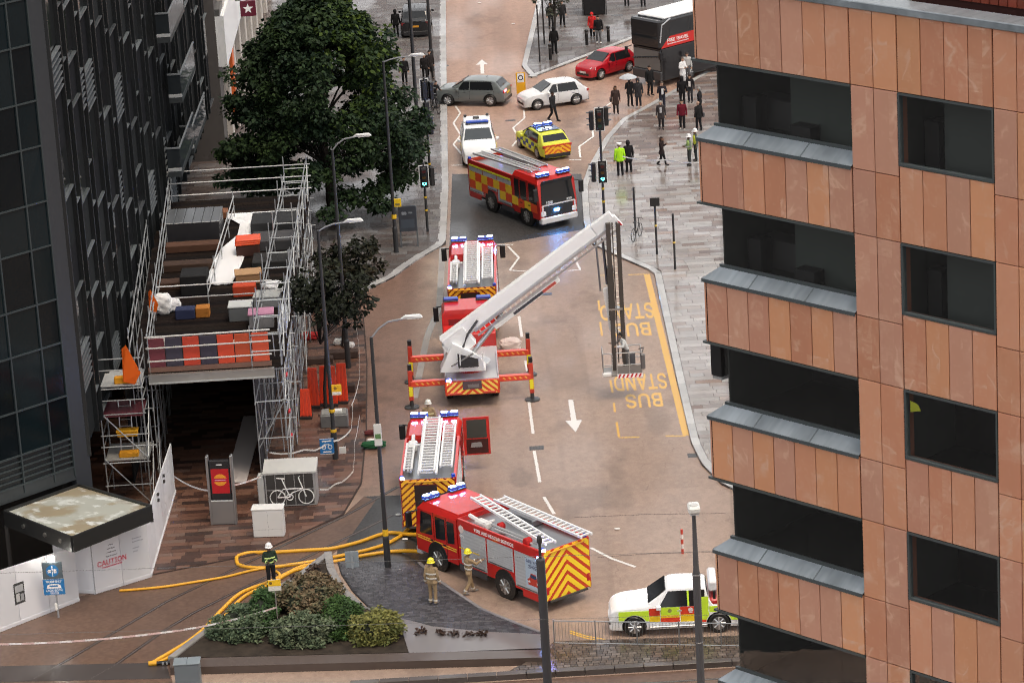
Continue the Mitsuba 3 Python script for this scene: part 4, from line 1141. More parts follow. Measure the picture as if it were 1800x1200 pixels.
# engine B behind it, seen from the rear, near-side cab door open
MB_ = head4(-3.66, 125.55, (0.035, 1))
k, P, hw, xc = engine('red fire engine with orange striped rear and open cab door, hose running from it', MB_, 7.6, 2.25, 2.48, 2.55, ladders='parallel', side='orange', lit=True, stripe_frame=True)
y = -hw
d = P(B().slab((7.35, y - 0.02, 0.75), (7.42, y - 1.12, 0.75), (7.42, y - 1.12, 2.4), (7.35, y - 0.02, 2.4), 0.07, RED), k, 'open_door', 'paint', label='open red cab door')
P(B().slab((7.285, y - 0.18, 1.5), (7.335, y - 1.0, 1.5), (7.335, y - 1.0, 2.3), (7.285, y - 0.18, 2.3), 0.02, (0.05, 0.055, 0.05)), d, 'door_window', 'dark_glass')
P(B().slab((7.285, y - 0.14, 0.82), (7.34, y - 1.04, 0.82), (7.34, y - 1.04, 1.44), (7.285, y - 0.14, 1.44), 0.02, (0.05, 0.012, 0.010)), d, 'inner_trim', 'satin')
P(B().slab((7.265, y - 0.3, 1.1), (7.31, y - 0.8, 1.1), (7.31, y - 0.75, 1.3), (7.265, y - 0.35, 1.3), 0.03, (0.25, 0.25, 0.25)), d, 'door_pocket', 'satin')

# engine C further up, seen from the rear, in front of the platform truck
MC = head4(-1.72, 150.6, (0.012, 1))
k, P, hw, xc = engine('red fire engine parked just ahead of the platform truck, white ladders on its roof', MC, 7.7, 2.3, 2.62, 2.75, ladders='parallel', side='orange', lit=True, stripe_frame=True)

# engine E faces the viewer on the tarmac patch, red and yellow squares
ME = head4(-0.86, 175.3, (0.505, -0.863))
k, P, hw, xc = engine('fire engine facing the viewer, red and yellow checked side, black windscreen', ME, 7.3, 2.25, 2.45, 2.72, ladders='dark', lit=True, lit_front=True)
hw_ = -hw - 0.002
q = 0.62
for r in range(2):
    for i in range(11):
        x = 0.2 + i * q
        if x + q > xc + 2.5 or (r == 1 and x + q > xc + 0.25) or (r == 0 and xc + 0.75 < x < xc + 1.75 and False):
            continue
        z = 0.92 + r * 0.47 + (0.0 if x < xc else -0.05)
        col = YEL if (i + r) % 2 else (0.66, 0.05, 0.02)
        if 1.6 < x < 2.7 and r == 0:
            continue
        P(B().box(x, x + q - 0.005, hw_ - 0.014, hw_ - 0.004, z, z + 0.465, (0.90, 0.58, 0.03) if (i + r) % 2 else (0.80, 0.09, 0.02)), k, 'livery_square', 'satin')
P(B().box(0.2, xc - 0.2, hw_ - 0.012, hw_, 2.12, 2.22, (0.75, 0.76, 0.05)), k, 'livery_line', 'satin')
P(B().box(7.290, 7.335, -0.85, 0.85, 0.7, 1.3, (0.02, 0.02, 0.022)).box(7.300, 7.350, -0.98, 0.98, 1.27, 1.33, (0.6, 0.61, 0.62)).box(7.300, 7.350, -1.02, -0.94, 0.72, 1.3, (0.6, 0.61, 0.62)).box(7.300, 7.350, 0.94, 1.02, 0.72, 1.3, (0.6, 0.61, 0.62)), k, 'nose_trim', 'satin')
Mf = plate((7.350, 0, 1.37), (0, 1, 0), (0, 0, 1))
P(B().text('FIRE', 0.14, plate((7.320, -0.55, 1.36), (0, 1, 0), (0, 0, 1)), (0.65, 0.65, 0.65), 0.02).text('999', 0.13, plate((7.320, 0.65, 1.36), (0, 1, 0), (0, 0, 1)), (0.65, 0.65, 0.65), 0.02), k, 'lettering', 'satin')
P(B().cbox(7.335, 7.380, -0.28, 0.0, 0.92, 1.04, (0.5, 0.7, 1), 0.01), k, 'lit_grille_lamp', 'satin', light=(5, 22, 60))

# platform truck D with its boom out over the road and the cage hanging on the jib
MD = head4(-1.86, 141.0, (-0.012, 1))
k = thing('platform_truck', 'red and white aerial platform truck on four outriggers, boom raised over the road', 'fire engine')
P = lambda *a, **q: part(*a, M=MD, **q)  # noqa: E731
hw = 1.2
P(B().box(0.3, 8.2, -0.9, 0.9, 0.5, 0.95, (0.02, 0.02, 0.02)), k, 'chassis', 'satin')
P(B().cbox(0.15, 5.6, -hw, hw, 0.95, 1.32, (0.42, 0.43, 0.44), 0.03), k, 'deck', 'satin')
for sg in (-1, 1):
    P(B().box(0.15, 5.6, sg * hw - 0.02, sg * hw + 0.02, 0.72, 1.0, RED), k, 'side_locker', 'paint')
    P(B().tube((0.3, sg * 1.16, 1.42), (3.6, sg * 1.16, 1.42), 0.03, (0.62, 0.63, 0.63)).tube((0.3, sg * 1.16, 1.3), (0.3, sg * 1.16, 1.42), 0.03, (0.62, 0.63, 0.63)), k, 'deck_rail', 'metal')
P(B().cbox(4.6, 6.1, -hw, hw, 0.7, 1.95, RED, 0.05), k, 'body_locker', 'paint')
pts = []
for y, e in ((-hw, 1), (hw, -1)):
    pts += [(6.15, y, 0.6), (8.25, y, 0.6), (8.3, y, 1.3), (8.15, y, 2.3), (6.15, y, 2.4), (6.2, y + e * 0.14, 2.62), (7.9, y + e * 0.14, 2.62)]
P(B().hull(pts, RED), k, 'cab', 'paint', smooth=20)
P(B().slab((6.12, hw - 0.3, 1.5), (6.12, -hw + 0.3, 1.5), (6.12, -hw + 0.3, 2.2), (6.12, hw - 0.3, 2.2), -0.02, (0.16, 0.01, 0.01)), k, 'rear_wall', 'paint')
P(B().slab((8.3, -hw + 0.1, 1.36), (8.3, hw - 0.1, 1.36), (8.17, hw - 0.2, 2.26), (8.17, -hw + 0.2, 2.26), 0.012, DGLASS), k, 'windscreen', 'dark_glass')
for sg in (-1, 1):
    P(B().box(6.5, 7.8, sg * (hw + 0.004) - 0.006, sg * (hw + 0.004) + 0.006, 1.4, 2.2, DGLASS), k, 'window', 'dark_glass')
    P(B().cbox(8.1, 8.25, sg * 1.48 - 0.12, sg * 1.48 + 0.12, 1.5, 2.2, BLACK, 0.03).tube((8.1, sg * 1.15, 2.25), (8.15, sg * 1.45, 2.2), 0.03, BLACK), k, 'mirror', 'satin')
    lightbar(k, MD, 7.6, sg * 0.75, 2.625, 0.7, False)
    for x in (7.1, 3.6, 1.6):
        wheel(k, MD, x, sg * 1.02, 0.48, 0.3, sg, rim=(0.4, 0.4, 0.4))
P(B().box(0.02, 0.15, -hw, hw, 0.62, 1.25, (0.62, 0.06, 0.015)), k, 'rear_panel', 'paint')
cl = sbox(-1.12, -0.29, 1.12, 0.29).difference(sbox(-0.42, -0.05, 0.42, 0.4))
P(stripes(B(), 2.3, 0.62, 0.28, 0.14, (0.85, 0.60, 0.12), plate((0.019, 0, 0.935), (0, -1, 0), (0, 0, 1)), 0.006, 0.9, True, cl), k, 'chevrons', 'satin')
P(B().box(-0.02, 0.02, -0.42, 0.42, 0.88, 1.24, (0.10, 0.07, 0.075)).box(-0.03, -0.02, -0.3, 0.2, 0.95, 1.1, (0.2, 0.18, 0.18)), k, 'control_panel', 'satin')
P(B().cbox(0.0, 0.2, 0.86, 1.18, 1.26, 1.40, (0.1, 0.15, 0.6), 0.03), k, 'rear_beacon', 'paint')
P(B().cbox(-0.03, 0.02, 0.92, 1.12, 1.28, 1.38, (0.6, 0.7, 1.0), 0.01), k, 'lit_beacon', 'satin', light=(10, 9, 40))
for sg in (-1, 1):
    P(B().cbox(-0.05, 0.02, sg * 0.75 - 0.28, sg * 0.75 + 0.28, 0.66, 0.74, (0.5, 0.05, 0.02), 0.01), k, 'tail_light', 'paint')
# outriggers: beam, jack, pad
for x, name in ((0.55, 'rear'), (4.05, 'front')):
    for sg in (-1, 1):
        y1 = 2.62 if sg < 0 else 2.72
        bm = P(B().cbox(x - 0.12, x + 0.12, sg * 1.15 if sg > 0 else -y1, y1 if sg > 0 else -1.15, 0.98, 1.24, (0.66, 0.055, 0.02), 0.02), k, 'outrigger', 'paint')
        b = B()
        for i in range(5):
            yy = sg * (1.45 + i * 0.24)
            b.prism([(yy - 0.06, 1.06), (yy + 0.02, 1.06), (yy + 0.10, 1.17), (yy + 0.02, 1.17)], x - 0.126, x - 0.119, (0.85, 0.40, 0.08), 'x')
        P(b, bm, 'hazard_stripes', 'satin')
        P(B().cbox(x - 0.1, x + 0.1, sg * y1 - 0.1, sg * y1 + 0.1, 0.35, 1.75, (0.5, 0.04, 0.02), 0.015), bm, 'jack', 'paint')
        P(B().box(x - 0.108, x - 0.1, sg * y1 - 0.085, sg * y1 + 0.085, 0.55, 1.0, (0.80, 0.70, 0.03)), bm, 'yellow_marker', 'satin')
        P(B().box(x - 0.09, x + 0.09, sg * y1 - 0.09, sg * y1 + 0.09, 1.75, 2.0, BLACK), bm, 'jack_top', 'satin')
        P(B().lathe([(0.0, 0.0), (0.34, 0.0), (0.34, 0.05), (0.10, 0.10), (0.07, 0.4), (0.0, 0.4)], (x, sg * y1, 0.0), (0.03, 0.03, 0.03)), bm, 'foot_pad', 'satin')
# turntable, boom turret and folding boom: world points along the arm
P(B().lathe([(0.0, 0.0), (0.62, 0.0), (0.62, 0.28), (0.0, 0.28)], (1.45, 0.05, 1.32), (0.45, 0.03, 0.02), 20), k, 'slew_ring', 'paint', smooth=40)
P(B().lathe([(0.0, 0.0), (0.85, 0.0), (0.88, 0.10), (0.7, 0.16), (0.0, 0.16)], (1.45, 0.0, 1.60), (0.62, 0.63, 0.63), 24), k, 'turntable', 'satin', smooth=40)
W2 = lambda p: (np.linalg.inv(MD) @ np.array([*p, 1.0]))[:3]  # noqa: E731
KN = np.array([4.62, 141.6, 8.05])           # knuckle at the far end of the boom
PV = np.array([-2.72, 141.5, 2.95])          # boom foot pivot on the turret
ax = (KN - PV) / np.linalg.norm(KN - PV)
sd = np.cross(ax, [0, 0, 1])
sd /= np.linalg.norm(sd)
un = np.cross(sd, ax)
LB = np.linalg.norm(KN - PV)


def beam(b, f0, f1, s0, s1, u0, u1, col, taper=1.0):
    p = []
    for f, m in ((f0, 1.0), (f1, taper)):
        c = PV + ax * f
        for s in (s0, s1):
            for u in (u0, u1):
                p.append(c + sd * s * m + un * u * m)
    return b.hull(p, col)


WB = (0.78, 0.79, 0.79)
tur = part(beam(beam(beam(B(), -0.22, 0.9, -0.32, 0.36, -0.70, 0.30, WB), -0.36, 0.3, -0.28, 0.32, -0.95, 0.12, WB), -0.24, 0.3, -0.26, 0.30, -1.2, -0.2, WB), k, 'turret', 'satin')
part(B().hull([PV + np.array(q) for q in ((-0.5, -0.6, -1.2), (0.2, -0.6, -1.2), (-0.5, 0.5, -1.2), (1.5, -0.7, -1.2), (1.5, 0.3, -1.2), (1.3, -0.7, -0.55), (0.1, -0.6, 0.1), (0.1, 0.4, 0.1))], WB), tur, 'control_pod', 'satin')
part(B().hull([PV + np.array(q) for q in ((0.3, -0.86, -0.95), (1.2, -0.86, -0.95), (1.2, -0.82, -0.6), (0.3, -0.82, -0.3))], (0.03, 0.03, 0.03)).tube(PV + [0.0, -0.75, -0.9], PV + [1.0, -0.9, -0.3], 0.04, (0.2, 0.2, 0.2)).tube(PV + [0.4, -0.8, -1.1], PV + [0.4, -0.9, -0.2], 0.03, WB).tube(PV + [1.4, -0.8, -1.1], PV + [1.4, -0.85, -0.3], 0.03, WB), tur, 'control_panel', 'satin')
bo = part(beam(B(), -0.25, LB - 0.9, -0.25, 0.25, -0.14, 0.43, (0.84, 0.85, 0.85), 0.85), k, 'boom', 'satin')
part(beam(B(), 1.0, LB - 0.2, -0.16, 0.16, -0.24, 0.18, (0.66, 0.67, 0.67), 0.9), bo, 'inner_section', 'satin')
part(beam(beam(B(), LB - 0.85, LB + 0.15, -0.22, 0.22, -0.16, 0.34, (0.76, 0.77, 0.77)), LB - 0.3, LB + 0.2, -0.24, 0.24, -0.3, 0.1, (0.7, 0.71, 0.71)), bo, 'boom_head', 'satin')
for u in (-0.24, -0.46):
    part(beam(B(), 1.2, LB - 0.1, 0.24, 0.30, u - 0.04, u + 0.04, (0.60, 0.61, 0.62)), bo, 'rescue_ladder_rail', 'metal')
for i in range(26):
    c = PV + ax * (1.4 + i * (LB - 1.6) / 26) + sd * 0.27
    part(B().tube(c + un * -0.24, c + un * -0.46, 0.022, (0.62, 0.63, 0.63), 4), bo, 'rung', 'satin')
part(beam(B(), 2.0, LB * 0.62, 0.05, 0.32, -0.74, -0.56, (0.70, 0.70, 0.67)), bo, 'cable_tray', 'satin')
part(beam(B(), LB * 0.34, LB * 0.52, 0.32, 0.33, -0.72, -0.59, (0.05, 0.05, 0.06)), bo, 'dark_label', 'satin')
part(beam(B(), LB * 0.52, LB * 0.60, 0.32, 0.33, -0.72, -0.59, (0.45, 0.08, 0.06)), bo, 'red_label', 'satin')
part(B().tube(PV + [0.55, -0.2, -1.0], PV + ax * 2.6 - un * 0.45, 0.10, (0.50, 0.51, 0.51), 10).tube(PV + ax * 1.2 - un * 0.3, PV + ax * 3.6 - un * 0.3, 0.05, (0.75, 0.75, 0.75), 8), bo, 'lift_ram', 'metal')
part(B().path([PV + ax * 1.6 + un * 0.1 + sd * 0.3, PV + ax * 0.9 - un * 0.1 + sd * 0.42, PV + ax * 0.35 - un * 0.45 + sd * 0.45, PV + ax * 0.1 - un * 0.8 + sd * 0.4], 0.06, (0.05, 0.05, 0.055), 8), bo, 'hydraulic_hose', 'satin')
# jib hanging straight down from the knuckle
JX = np.array([4.62, 141.35])
J = lambda dx, dy, z: (JX[0] + dx, JX[1] + dy, z)  # noqa: E731
DK = (0.070, 0.060, 0.052)
ji = part(B().box(JX[0] - 0.26, JX[0] - 0.06, JX[1] - 0.16, JX[1] + 0.16, 1.2, 8.0, DK).box(JX[0] - 0.3, JX[0] - 0.02, JX[1] - 0.19, JX[1] + 0.19, 3.6, 6.0, np.array(DK) * 0.8), k, 'jib', 'satin')
part(B().box(JX[0] + 0.22, JX[0] + 0.37, JX[1] - 0.12, JX[1] + 0.14, 1.3, 7.95, np.array(DK) * 0.9), ji, 'side_beam', 'satin')
part(B().box(JX[0] + 0.18, JX[0] + 0.25, JX[1] - 0.1, JX[1], 1.6, 8.0, DK).box(JX[0] + 0.0, JX[0] + 0.05, JX[1] - 0.1, JX[1], 1.6, 8.0, DK), ji, 'ladder_rail', 'satin')
for i in range(22):
    part(B().tube(J(0.02, -0.06, 1.8 + i * 0.28), J(0.2, -0.06, 1.8 + i * 0.28), 0.018, (0.35, 0.34, 0.32), 4), ji, 'rung', 'metal')
part(B().box(JX[0] - 0.3, JX[0] + 0.3, JX[1] - 0.2, JX[1] + 0.2, 4.05, 4.13, (0.5, 0.5, 0.48)), ji, 'clamp', 'metal')
b = B().hull([KN + np.array(q) for q in ((-0.3, -0.2, -0.25), (0.5, -0.2, -0.25), (0.5, 0.2, -0.25), (-0.3, 0.2, -0.25), (0.15, -0.2, 0.2), (0.15, 0.2, 0.2))], (0.66, 0.67, 0.67))
kn = part(b, k, 'knuckle', 'satin')
part(B().slab(KN + [0.0, -0.21, -0.22], KN + [0.48, -0.21, -0.22], KN + [0.36, -0.21, -0.05], KN + [0.12, -0.21, 0.02], 0.01, (0.5, 0.02, 0.03)), kn, 'red_marker', 'satin')
# hanging hydraulic rams and the white link arm under the boom
part(B().tube((3.9, 141.4, 7.2), (4.0, 141.4, 4.9), 0.05, (0.3, 0.3, 0.3)).tube((4.2, 141.4, 7.3), (4.3, 141.4, 5.2), 0.07, (0.2, 0.2, 0.2)), k, 'hanging_ram', 'metal')
part(B().hull([(4.1, 141.3, 5.0), (4.5, 141.3, 5.1), (4.15, 141.5, 5.0), (4.5, 141.5, 5.1), (4.2, 141.3, 4.0), (4.55, 141.3, 4.0)], (0.66, 0.65, 0.62)).hull([(4.2, 141.3, 4.1), (4.55, 141.3, 4.1), (4.2, 141.5, 4.1), (4.3, 141.3, 3.1), (4.6, 141.3, 3.0), (4.5, 141.5, 3.0)], (0.66, 0.65, 0.62)).hull([(4.35, 141.3, 3.2), (4.6, 141.3, 3.2), (4.35, 141.5, 3.2), (4.9, 141.3, 2.9), (4.9, 141.5, 2.8)], (0.68, 0.67, 0.64)), k, 'link_arm', 'satin')
cpart = lambda *a_, **q_: part(*a_, M=mat4(-0.42, 0.0, 0.52), **q_)  # noqa: E731
# cage
RAIL = (0.50, 0.50, 0.49)
cg = cpart(B().cbox(4.35, 6.05, 140.7, 141.75, 0.62, 0.74, (0.20, 0.19, 0.18), 0.02), k, 'cage', 'satin')
x0, x1, y0, y1 = 4.95, 6.05, 140.7, 141.75
for z in (1.15, 1.7):
    cpart(B().path([(x0, y0, z), (x1, y0, z), (x1, y1, z), (x0, y1, z)], 0.026, RAIL, 6).path([(4.35, y1, z), (4.35, y0, z), (4.75, y0, z)], 0.026, RAIL, 6), cg, 'rail', 'metal')
for x, y in ((x0, y0), (x0 + 0.55, y0), (x1, y0), (x1, y1), (x0, y1), (4.35, y0), (4.35, y1), (4.75, y0), (x1, 141.2)):
    cpart(B().tube((x, y, 0.7), (x, y, 1.7), 0.026, RAIL), cg, 'post', 'metal')
cpart(B().box(x0 + 0.03, x1 - 0.02, y0 + 0.0, y0 + 0.02, 0.75, 1.1, (0.19, 0.18, 0.17)).box(5.35, 5.8, y1 - 0.3, y1 - 0.1, 0.74, 1.4, (0.10, 0.10, 0.11)), cg, 'infill_panel', 'satin')
b = B().box(x0, x1 + 0.02, y0 - 0.03, y0 - 0.008, 0.56, 0.74, WHITE)
for i in range(6):
    a = x0 + 0.02 + i * 0.18
    b.prism([(a, 0.565), (a + 0.08, 0.565), (a + 0.16, 0.735), (a + 0.08, 0.735)], y0 - 0.04, y0 - 0.03, (0.55, 0.03, 0.03), 'y')
cpart(b, cg, 'hazard_board', 'satin')
cpart(B().cbox(4.3, 4.7, 140.6, 140.85, 0.66, 0.82, (0.68, 0.68, 0.66), 0.03), cg, 'step', 'satin')
cpart(B().cbox(6.0, 6.2, 140.65, 140.8, 0.9, 1.6, (0.12, 0.11, 0.11), 0.04).path([(6.1, 140.7, 1.7), (6.15, 140.7, 1.9), (5.95, 141.0, 1.75)], 0.03, (0.14, 0.13, 0.13), 6), cg, 'water_monitor', 'satin')


# ------------------------------------------------------------------ cars: lofted body, glass let into it
def car(label, M, L=4.2, W=1.78, H=1.5, col=(0.5, 0.5, 0.5), kind='hatch', group=None, name='parked_car', cat='car', glass=DGLASS, wr=0.33, mat='paint', rim=(0.5, 0.51, 0.52), tail=None, plate_col=(0.7, 0.55, 0.05), roof=None):
    """nose at x = +L/2"""
    k = thing(name, label, cat, group)
    hw, g = W / 2, 0.19 if kind != 'suv' else 0.24
    belt = 0.60 * H if kind != 'suv' else 0.62 * H
    # stations along the length: x, half width, bonnet/roof height, greenhouse half width, is roof
    X = {'hatch': [(-0.5, 0.80, 0.56, 0), (-0.485, 0.90, 0.62, 0), (-0.44, 0.97, 0.68, 0), (-0.36, 1.0, 0.93, 1), (-0.25, 1.0, 0.985, 1), (-0.05, 1.0, 1.0, 1), (0.06, 1.0, 0.975, 1), (0.25, 1.0, 0.665, 0), (0.36, 0.98, 0.62, 0), (0.45, 0.92, 0.55, 0), (0.49, 0.82, 0.45, 0), (0.5, 0.74, 0.40, 0)],
         'suv': [(-0.5, 0.84, 0.58, 0), (-0.485, 0.93, 0.66, 0), (-0.45, 0.98, 0.70, 0), (-0.38, 1.0, 0.95, 1), (-0.25, 1.0, 0.99, 1), (-0.02, 1.0, 1.0, 1), (0.08, 1.0, 0.97, 1), (0.25, 1.0, 0.69, 0), (0.37, 0.99, 0.66, 0), (0.46, 0.94, 0.60, 0), (0.49, 0.87, 0.5, 0), (0.5, 0.8, 0.44, 0)],
         'pickup': [(-0.5, 0.94, 0.585, 0), (-0.495, 0.97, 0.60, 0), (-0.47, 1.0, 0.605, 0), (-0.21, 1.0, 0.605, 0), (-0.185, 1.0, 0.96, 1), (-0.1, 1.0, 0.99, 1), (0.04, 1.0, 1.0, 1), (0.09, 1.0, 0.97, 1), (0.23, 1.0, 0.67, 0), (0.38, 0.98, 0.63, 0), (0.46, 0.92, 0.57, 0), (0.5, 0.80, 0.45, 0)]}[kind]
    st = []
    for f, w, h, r in X:
        st.append((f * L, w * hw, h * H, r))

    def ring(x, w, h, r):
        top = h
        if r:
            b_ = belt
            return [(0.0, g), (w * 0.86, g), (w * 0.97, g + 0.14), (w, belt * 0.62), (w * 0.97, b_), (w * 0.80, top - 0.10), (w * 0.70, top - 0.03), (0.0, top)]
        b_ = min(belt, h - 0.03)
        return [(0.0, g), (w * 0.86, g), (w * 0.97, g + 0.14 * min(1, h / H * 1.5)), (w, b_ * 0.66 + 0.06), (w * 0.97, b_), (w * 0.88, h - 0.02), (w * 0.7, h), (0.0, h + 0.015)]

    rings = np.array([[(x, y, z) for y, z in ring(x, w, h, r)] for x, w, h, r in st])
    n, m = rings.shape[:2]
    full = np.concatenate([rings, rings[:, -2:0:-1] * [1, -1, 1]], 1)
    mm = full.shape[1]
    f = []
    for i in range(n - 1):
        for j in range(mm):
            q = (j + 1) % mm
            a, b_, c, d = i * mm + j, i * mm + q, (i + 1) * mm + q, (i + 1) * mm + j
            f += [[a, c, b_], [a, d, c]]
    for j in range(1, mm - 1):
        f += [[0, j, j + 1], [(n - 1) * mm, (n - 1) * mm + j + 1, (n - 1) * mm + j]]
    tm = trimesh.Trimesh(full.reshape(-1, 3), f, process=True)
    if tm.volume < 0:
        tm.invert()
    tm = tm.subdivide()
    trimesh.smoothing.filter_taubin(tm, 0.5, 0.53, 6)
    body = manifold3d.Manifold(manifold3d.Mesh(np.asarray(tm.vertices, np.float32), np.asarray(tm.faces, np.uint32)))
    wb = (0.31 * L, -0.295 * L) if kind != 'pickup' else (0.325 * L, -0.262 * L)
    if body.num_tri() > 0:
        for x in wb:
            cyl = manifold3d.Manifold.cylinder(W + 0.4, wr * 1.17, wr * 1.17, 20, True).rotate((90.0, 0.0, 0.0)).translate((x, 0.0, wr))
            body = body - cyl
        bb = B().mani(body, col)
    else:
        bb = B().add(tm.vertices, tm.faces, col)
    part(bb, k, 'body', mat, M, 28)
    part(B().box(-L * 0.47, L * 0.46, -hw * 0.85, hw * 0.85, g + 0.02, 0.5, (0.012, 0.012, 0.012)), k, 'underbody', 'matte', M)
    P_ = lambda b, nm, mt='satin', **q: part(b, k, nm, mt, M, **q)  # noqa: E731

    def face(i0, i1, j, s, t0, t1, u0, u1, out=0.008):
        """patch of the loft between stations i0,i1 and ring points j,j+1"""
        A, Bq, C, D = rings[i0][j], rings[i0][j + 1], rings[i1][j + 1], rings[i1][j]
        pt = lambda t, u: (A * (1 - t) + D * t) * (1 - u) + (Bq * (1 - t) + C * t) * u  # noqa: E731
        q = np.array([pt(t0, u0), pt(t1, u0), pt(t1, u1), pt(t0, u1)])
        nn = np.cross(q[1] - q[0], q[3] - q[0])
        nn /= np.linalg.norm(nn)
        if nn[1] < 0 and abs(nn[1]) > 0.1 or nn[2] < 0 and abs(nn[1]) <= 0.1:
            nn = -nn
        q = q + nn * out
        return q * [1, s, 1]

    roofs = [i for i, s_ in enumerate(X) if s_[3]]
    i0, i1 = roofs[0], roofs[-1]
    for s in (-1, 1):
        # side windows follow the cabin between the belt and the roof rail
        spans = [(rings[i0][4][0] + 0.12, -0.02 * L), (-0.02 * L + 0.07, rings[i1][4][0] + 0.34)]
        if kind == 'pickup':
            spans = [(rings[i0][4][0] + 0.08, -0.06 * L), (-0.06 * L + 0.07, rings[i1][4][0] + 0.32)]
        for q, (xa, xb) in enumerate(spans):
            zl, zh = belt + 0.03, H * 0.93
            yl, yh = hw * 0.975, hw * 0.815
            xt = xb if q == 0 else xb - 0.36
            xr = xa + (0.16 if q == 0 and kind != 'pickup' else 0.0)
            v = [(xa, s * (yl + 0.004), zl), (xb, s * (yl + 0.004), zl), (xt, s * (yh + 0.014), zh), (xr, s * (yh + 0.014), zh)]
            b = B().slab(*(v if s < 0 else v[::-1]), 0.012, glass)
            P_(b, 'side_window', 'dark_glass')
        xm = rings[i1][4][0] + 0.3
        P_(B().cbox(xm - 0.06, xm + 0.12, s * (hw + 0.11) - 0.09, s * (hw + 0.11) + 0.09, belt - 0.02, belt + 0.14, col, 0.03), 'door_mirror', mat)
        for x in (spans[0][0] - 0.02, spans[1][0] - 0.035, spans[1][1] - 0.05):
            P_(B().box(x - 0.006, x + 0.006, s * hw * 0.965 - 0.02, s * hw + 0.001, g + 0.2, belt - 0.03, np.array(col) * 0.25), 'door_seam')
        for x in (spans[0][0] + 0.22, spans[1][0] + 0.2):
            P_(B().box(x, x + 0.18, s * hw - 0.01, s * hw + 0.015, belt - 0.14, belt - 0.10, np.array(col) * 0.6), 'door_handle')
        for x in wb:
            wheel(k, M, x, s * (hw - 0.11), wr, 0.21, s, rim=rim)
            P_(B().wheel(x, s * (hw - 0.24), wr, wr * 1.14, 0.06, (0.01, 0.01, 0.01)), 'wheel_arch', 'matte')
    # windscreen and rear window
    a, b_ = rings[i1], rings[i1 + 1]
    v = [(b_[5][0] - 0.05, -b_[5][1] * 0.93, b_[5][2] + 0.05), (b_[5][0] - 0.05, b_[5][1] * 0.93, b_[5][2] + 0.05), (a[6][0] + 0.04, a[6][1] * 0.98, a[6][2] - 0.01), (a[6][0] + 0.04, -a[6][1] * 0.98, a[6][2] - 0.01)]
    P_(B().slab(*v, 0.035, glass), 'windscreen', 'dark_glass')
    a, b_ = rings[i0], rings[i0 - 1]
    if kind == 'pickup':
        v = [(a[5][0] - 0.03, 0.75 * hw, belt + 0.06), (a[5][0] - 0.03, -0.75 * hw, belt + 0.06), (a[5][0] - 0.005, -0.66 * hw, H * 0.93), (a[5][0] - 0.005, 0.66 * hw, H * 0.93)]
        P_(B().slab(*v, 0.02, glass), 'rear_window', 'dark_glass')
    else:
        v = [(b_[5][0] + 0.03, b_[5][1] * 0.90, b_[5][2] + 0.04), (b_[5][0] + 0.03, -b_[5][1] * 0.90, b_[5][2] + 0.04), (a[6][0] - 0.01, -a[6][1] * 0.95, a[6][2] - 0.02), (a[6][0] - 0.01, a[6][1] * 0.95, a[6][2] - 0.02)]
        P_(B().slab(*v, 0.03, glass), 'rear_window', 'dark_glass')
    # lamps, bumpers, plates
    for s in (-1, 1):
        x = L * 0.462
        P_(B().hull([(x - 0.16, s * hw * 0.97, 0.46 * H), (x - 0.22, s * hw * 0.93, 0.56 * H), (x + 0.07, s * hw * 0.60, 0.45 * H), (x + 0.02, s * hw * 0.60, 0.54 * H), (x + 0.10, s * hw * 0.70, 0.40 * H)], (0.70, 0.71, 0.72)), 'headlight', 'dark_glass')
        x = -L * 0.487
        P_(B().cbox(x - 0.05, x + 0.10, s * hw * 0.80 - 0.11, s * hw * 0.80 + 0.11, 0.50 * H, 0.60 * H, tail or (0.40, 0.01, 0.012), 0.02), 'tail_light', 'paint')
    P_(B().cbox(L * 0.455, L * 0.503, -hw * 0.6, hw * 0.6, 0.20 * H, 0.32 * H, (0.02, 0.02, 0.02), 0.02), 'grille')
    P_(B().box(L * 0.5, L * 0.506, -0.25, 0.25, 0.30 * H, 0.30 * H + 0.11, (0.7, 0.7, 0.68)), 'number_plate')
    P_(B().box(-L * 0.507, -L * 0.5, -0.25, 0.25, 0.42 * H, 0.42 * H + 0.11, plate_col), 'number_plate')
    P_(B().cbox(-L * 0.505, -L * 0.45, -hw * 0.82, hw * 0.82, g, 0.28 * H, (0.025, 0.025, 0.027), 0.03), 'rear_bumper')
    P_(B().tube((-L * 0.2, 0, H * 0.98), (-L * 0.225, 0, H * 0.98 + 0.12), 0.012, BLACK, 4), 'aerial')
    return k


def between(f, r, L=None, front_over=0.8):
    """matrix of a car whose nose is at f and tail at r (ground points)"""
    f, r = np.array(f), np.array(r)
    c = (f + r) / 2
    return head4(c[0], c[1], f - r)


def at(c, d):
    return head4(c[0], c[1], d)


k = car('dark grey green crossover turning left across the junction by the far left kerb', at((-1.43, 196.95), (-1, 0.30)), 4.35, 1.85, 1.60, (0.135, 0.155, 0.155), 'suv', wr=0.36)
part(B().box(-2.2, -2.17, 0.35, 0.75, 0.86, 0.98, (0.9, 0.1, 0.1)), k, 'lit_tail_light', 'satin', at((-1.43, 196.95), (-1, 0.30)), light=(1.6, 0.12, 0.14))
car('silver white hatchback nosing left beside the yellow and white road sign', at((3.27, 195.35), (-1, -0.34)), 4.05, 1.74, 1.50, (0.66, 0.67, 0.68), 'hatch')
car('bright red hatchback waiting behind the silver car, in front of the bus', at((6.77, 202.34), (-0.74, -0.67)), 4.0, 1.72, 1.50, (0.42, 0.006, 0.016), 'hatch')
k = car('black taxi seen from behind on the far left pavement edge', at((-5.01, 217.47), (0.02, 1)), 4.7, 1.95, 1.85, (0.012, 0.012, 0.013), 'suv', name='black_taxi', wr=0.36, plate_col=(0.65, 0.30, 0.03), tail=(0.2, 0.01, 0.01))

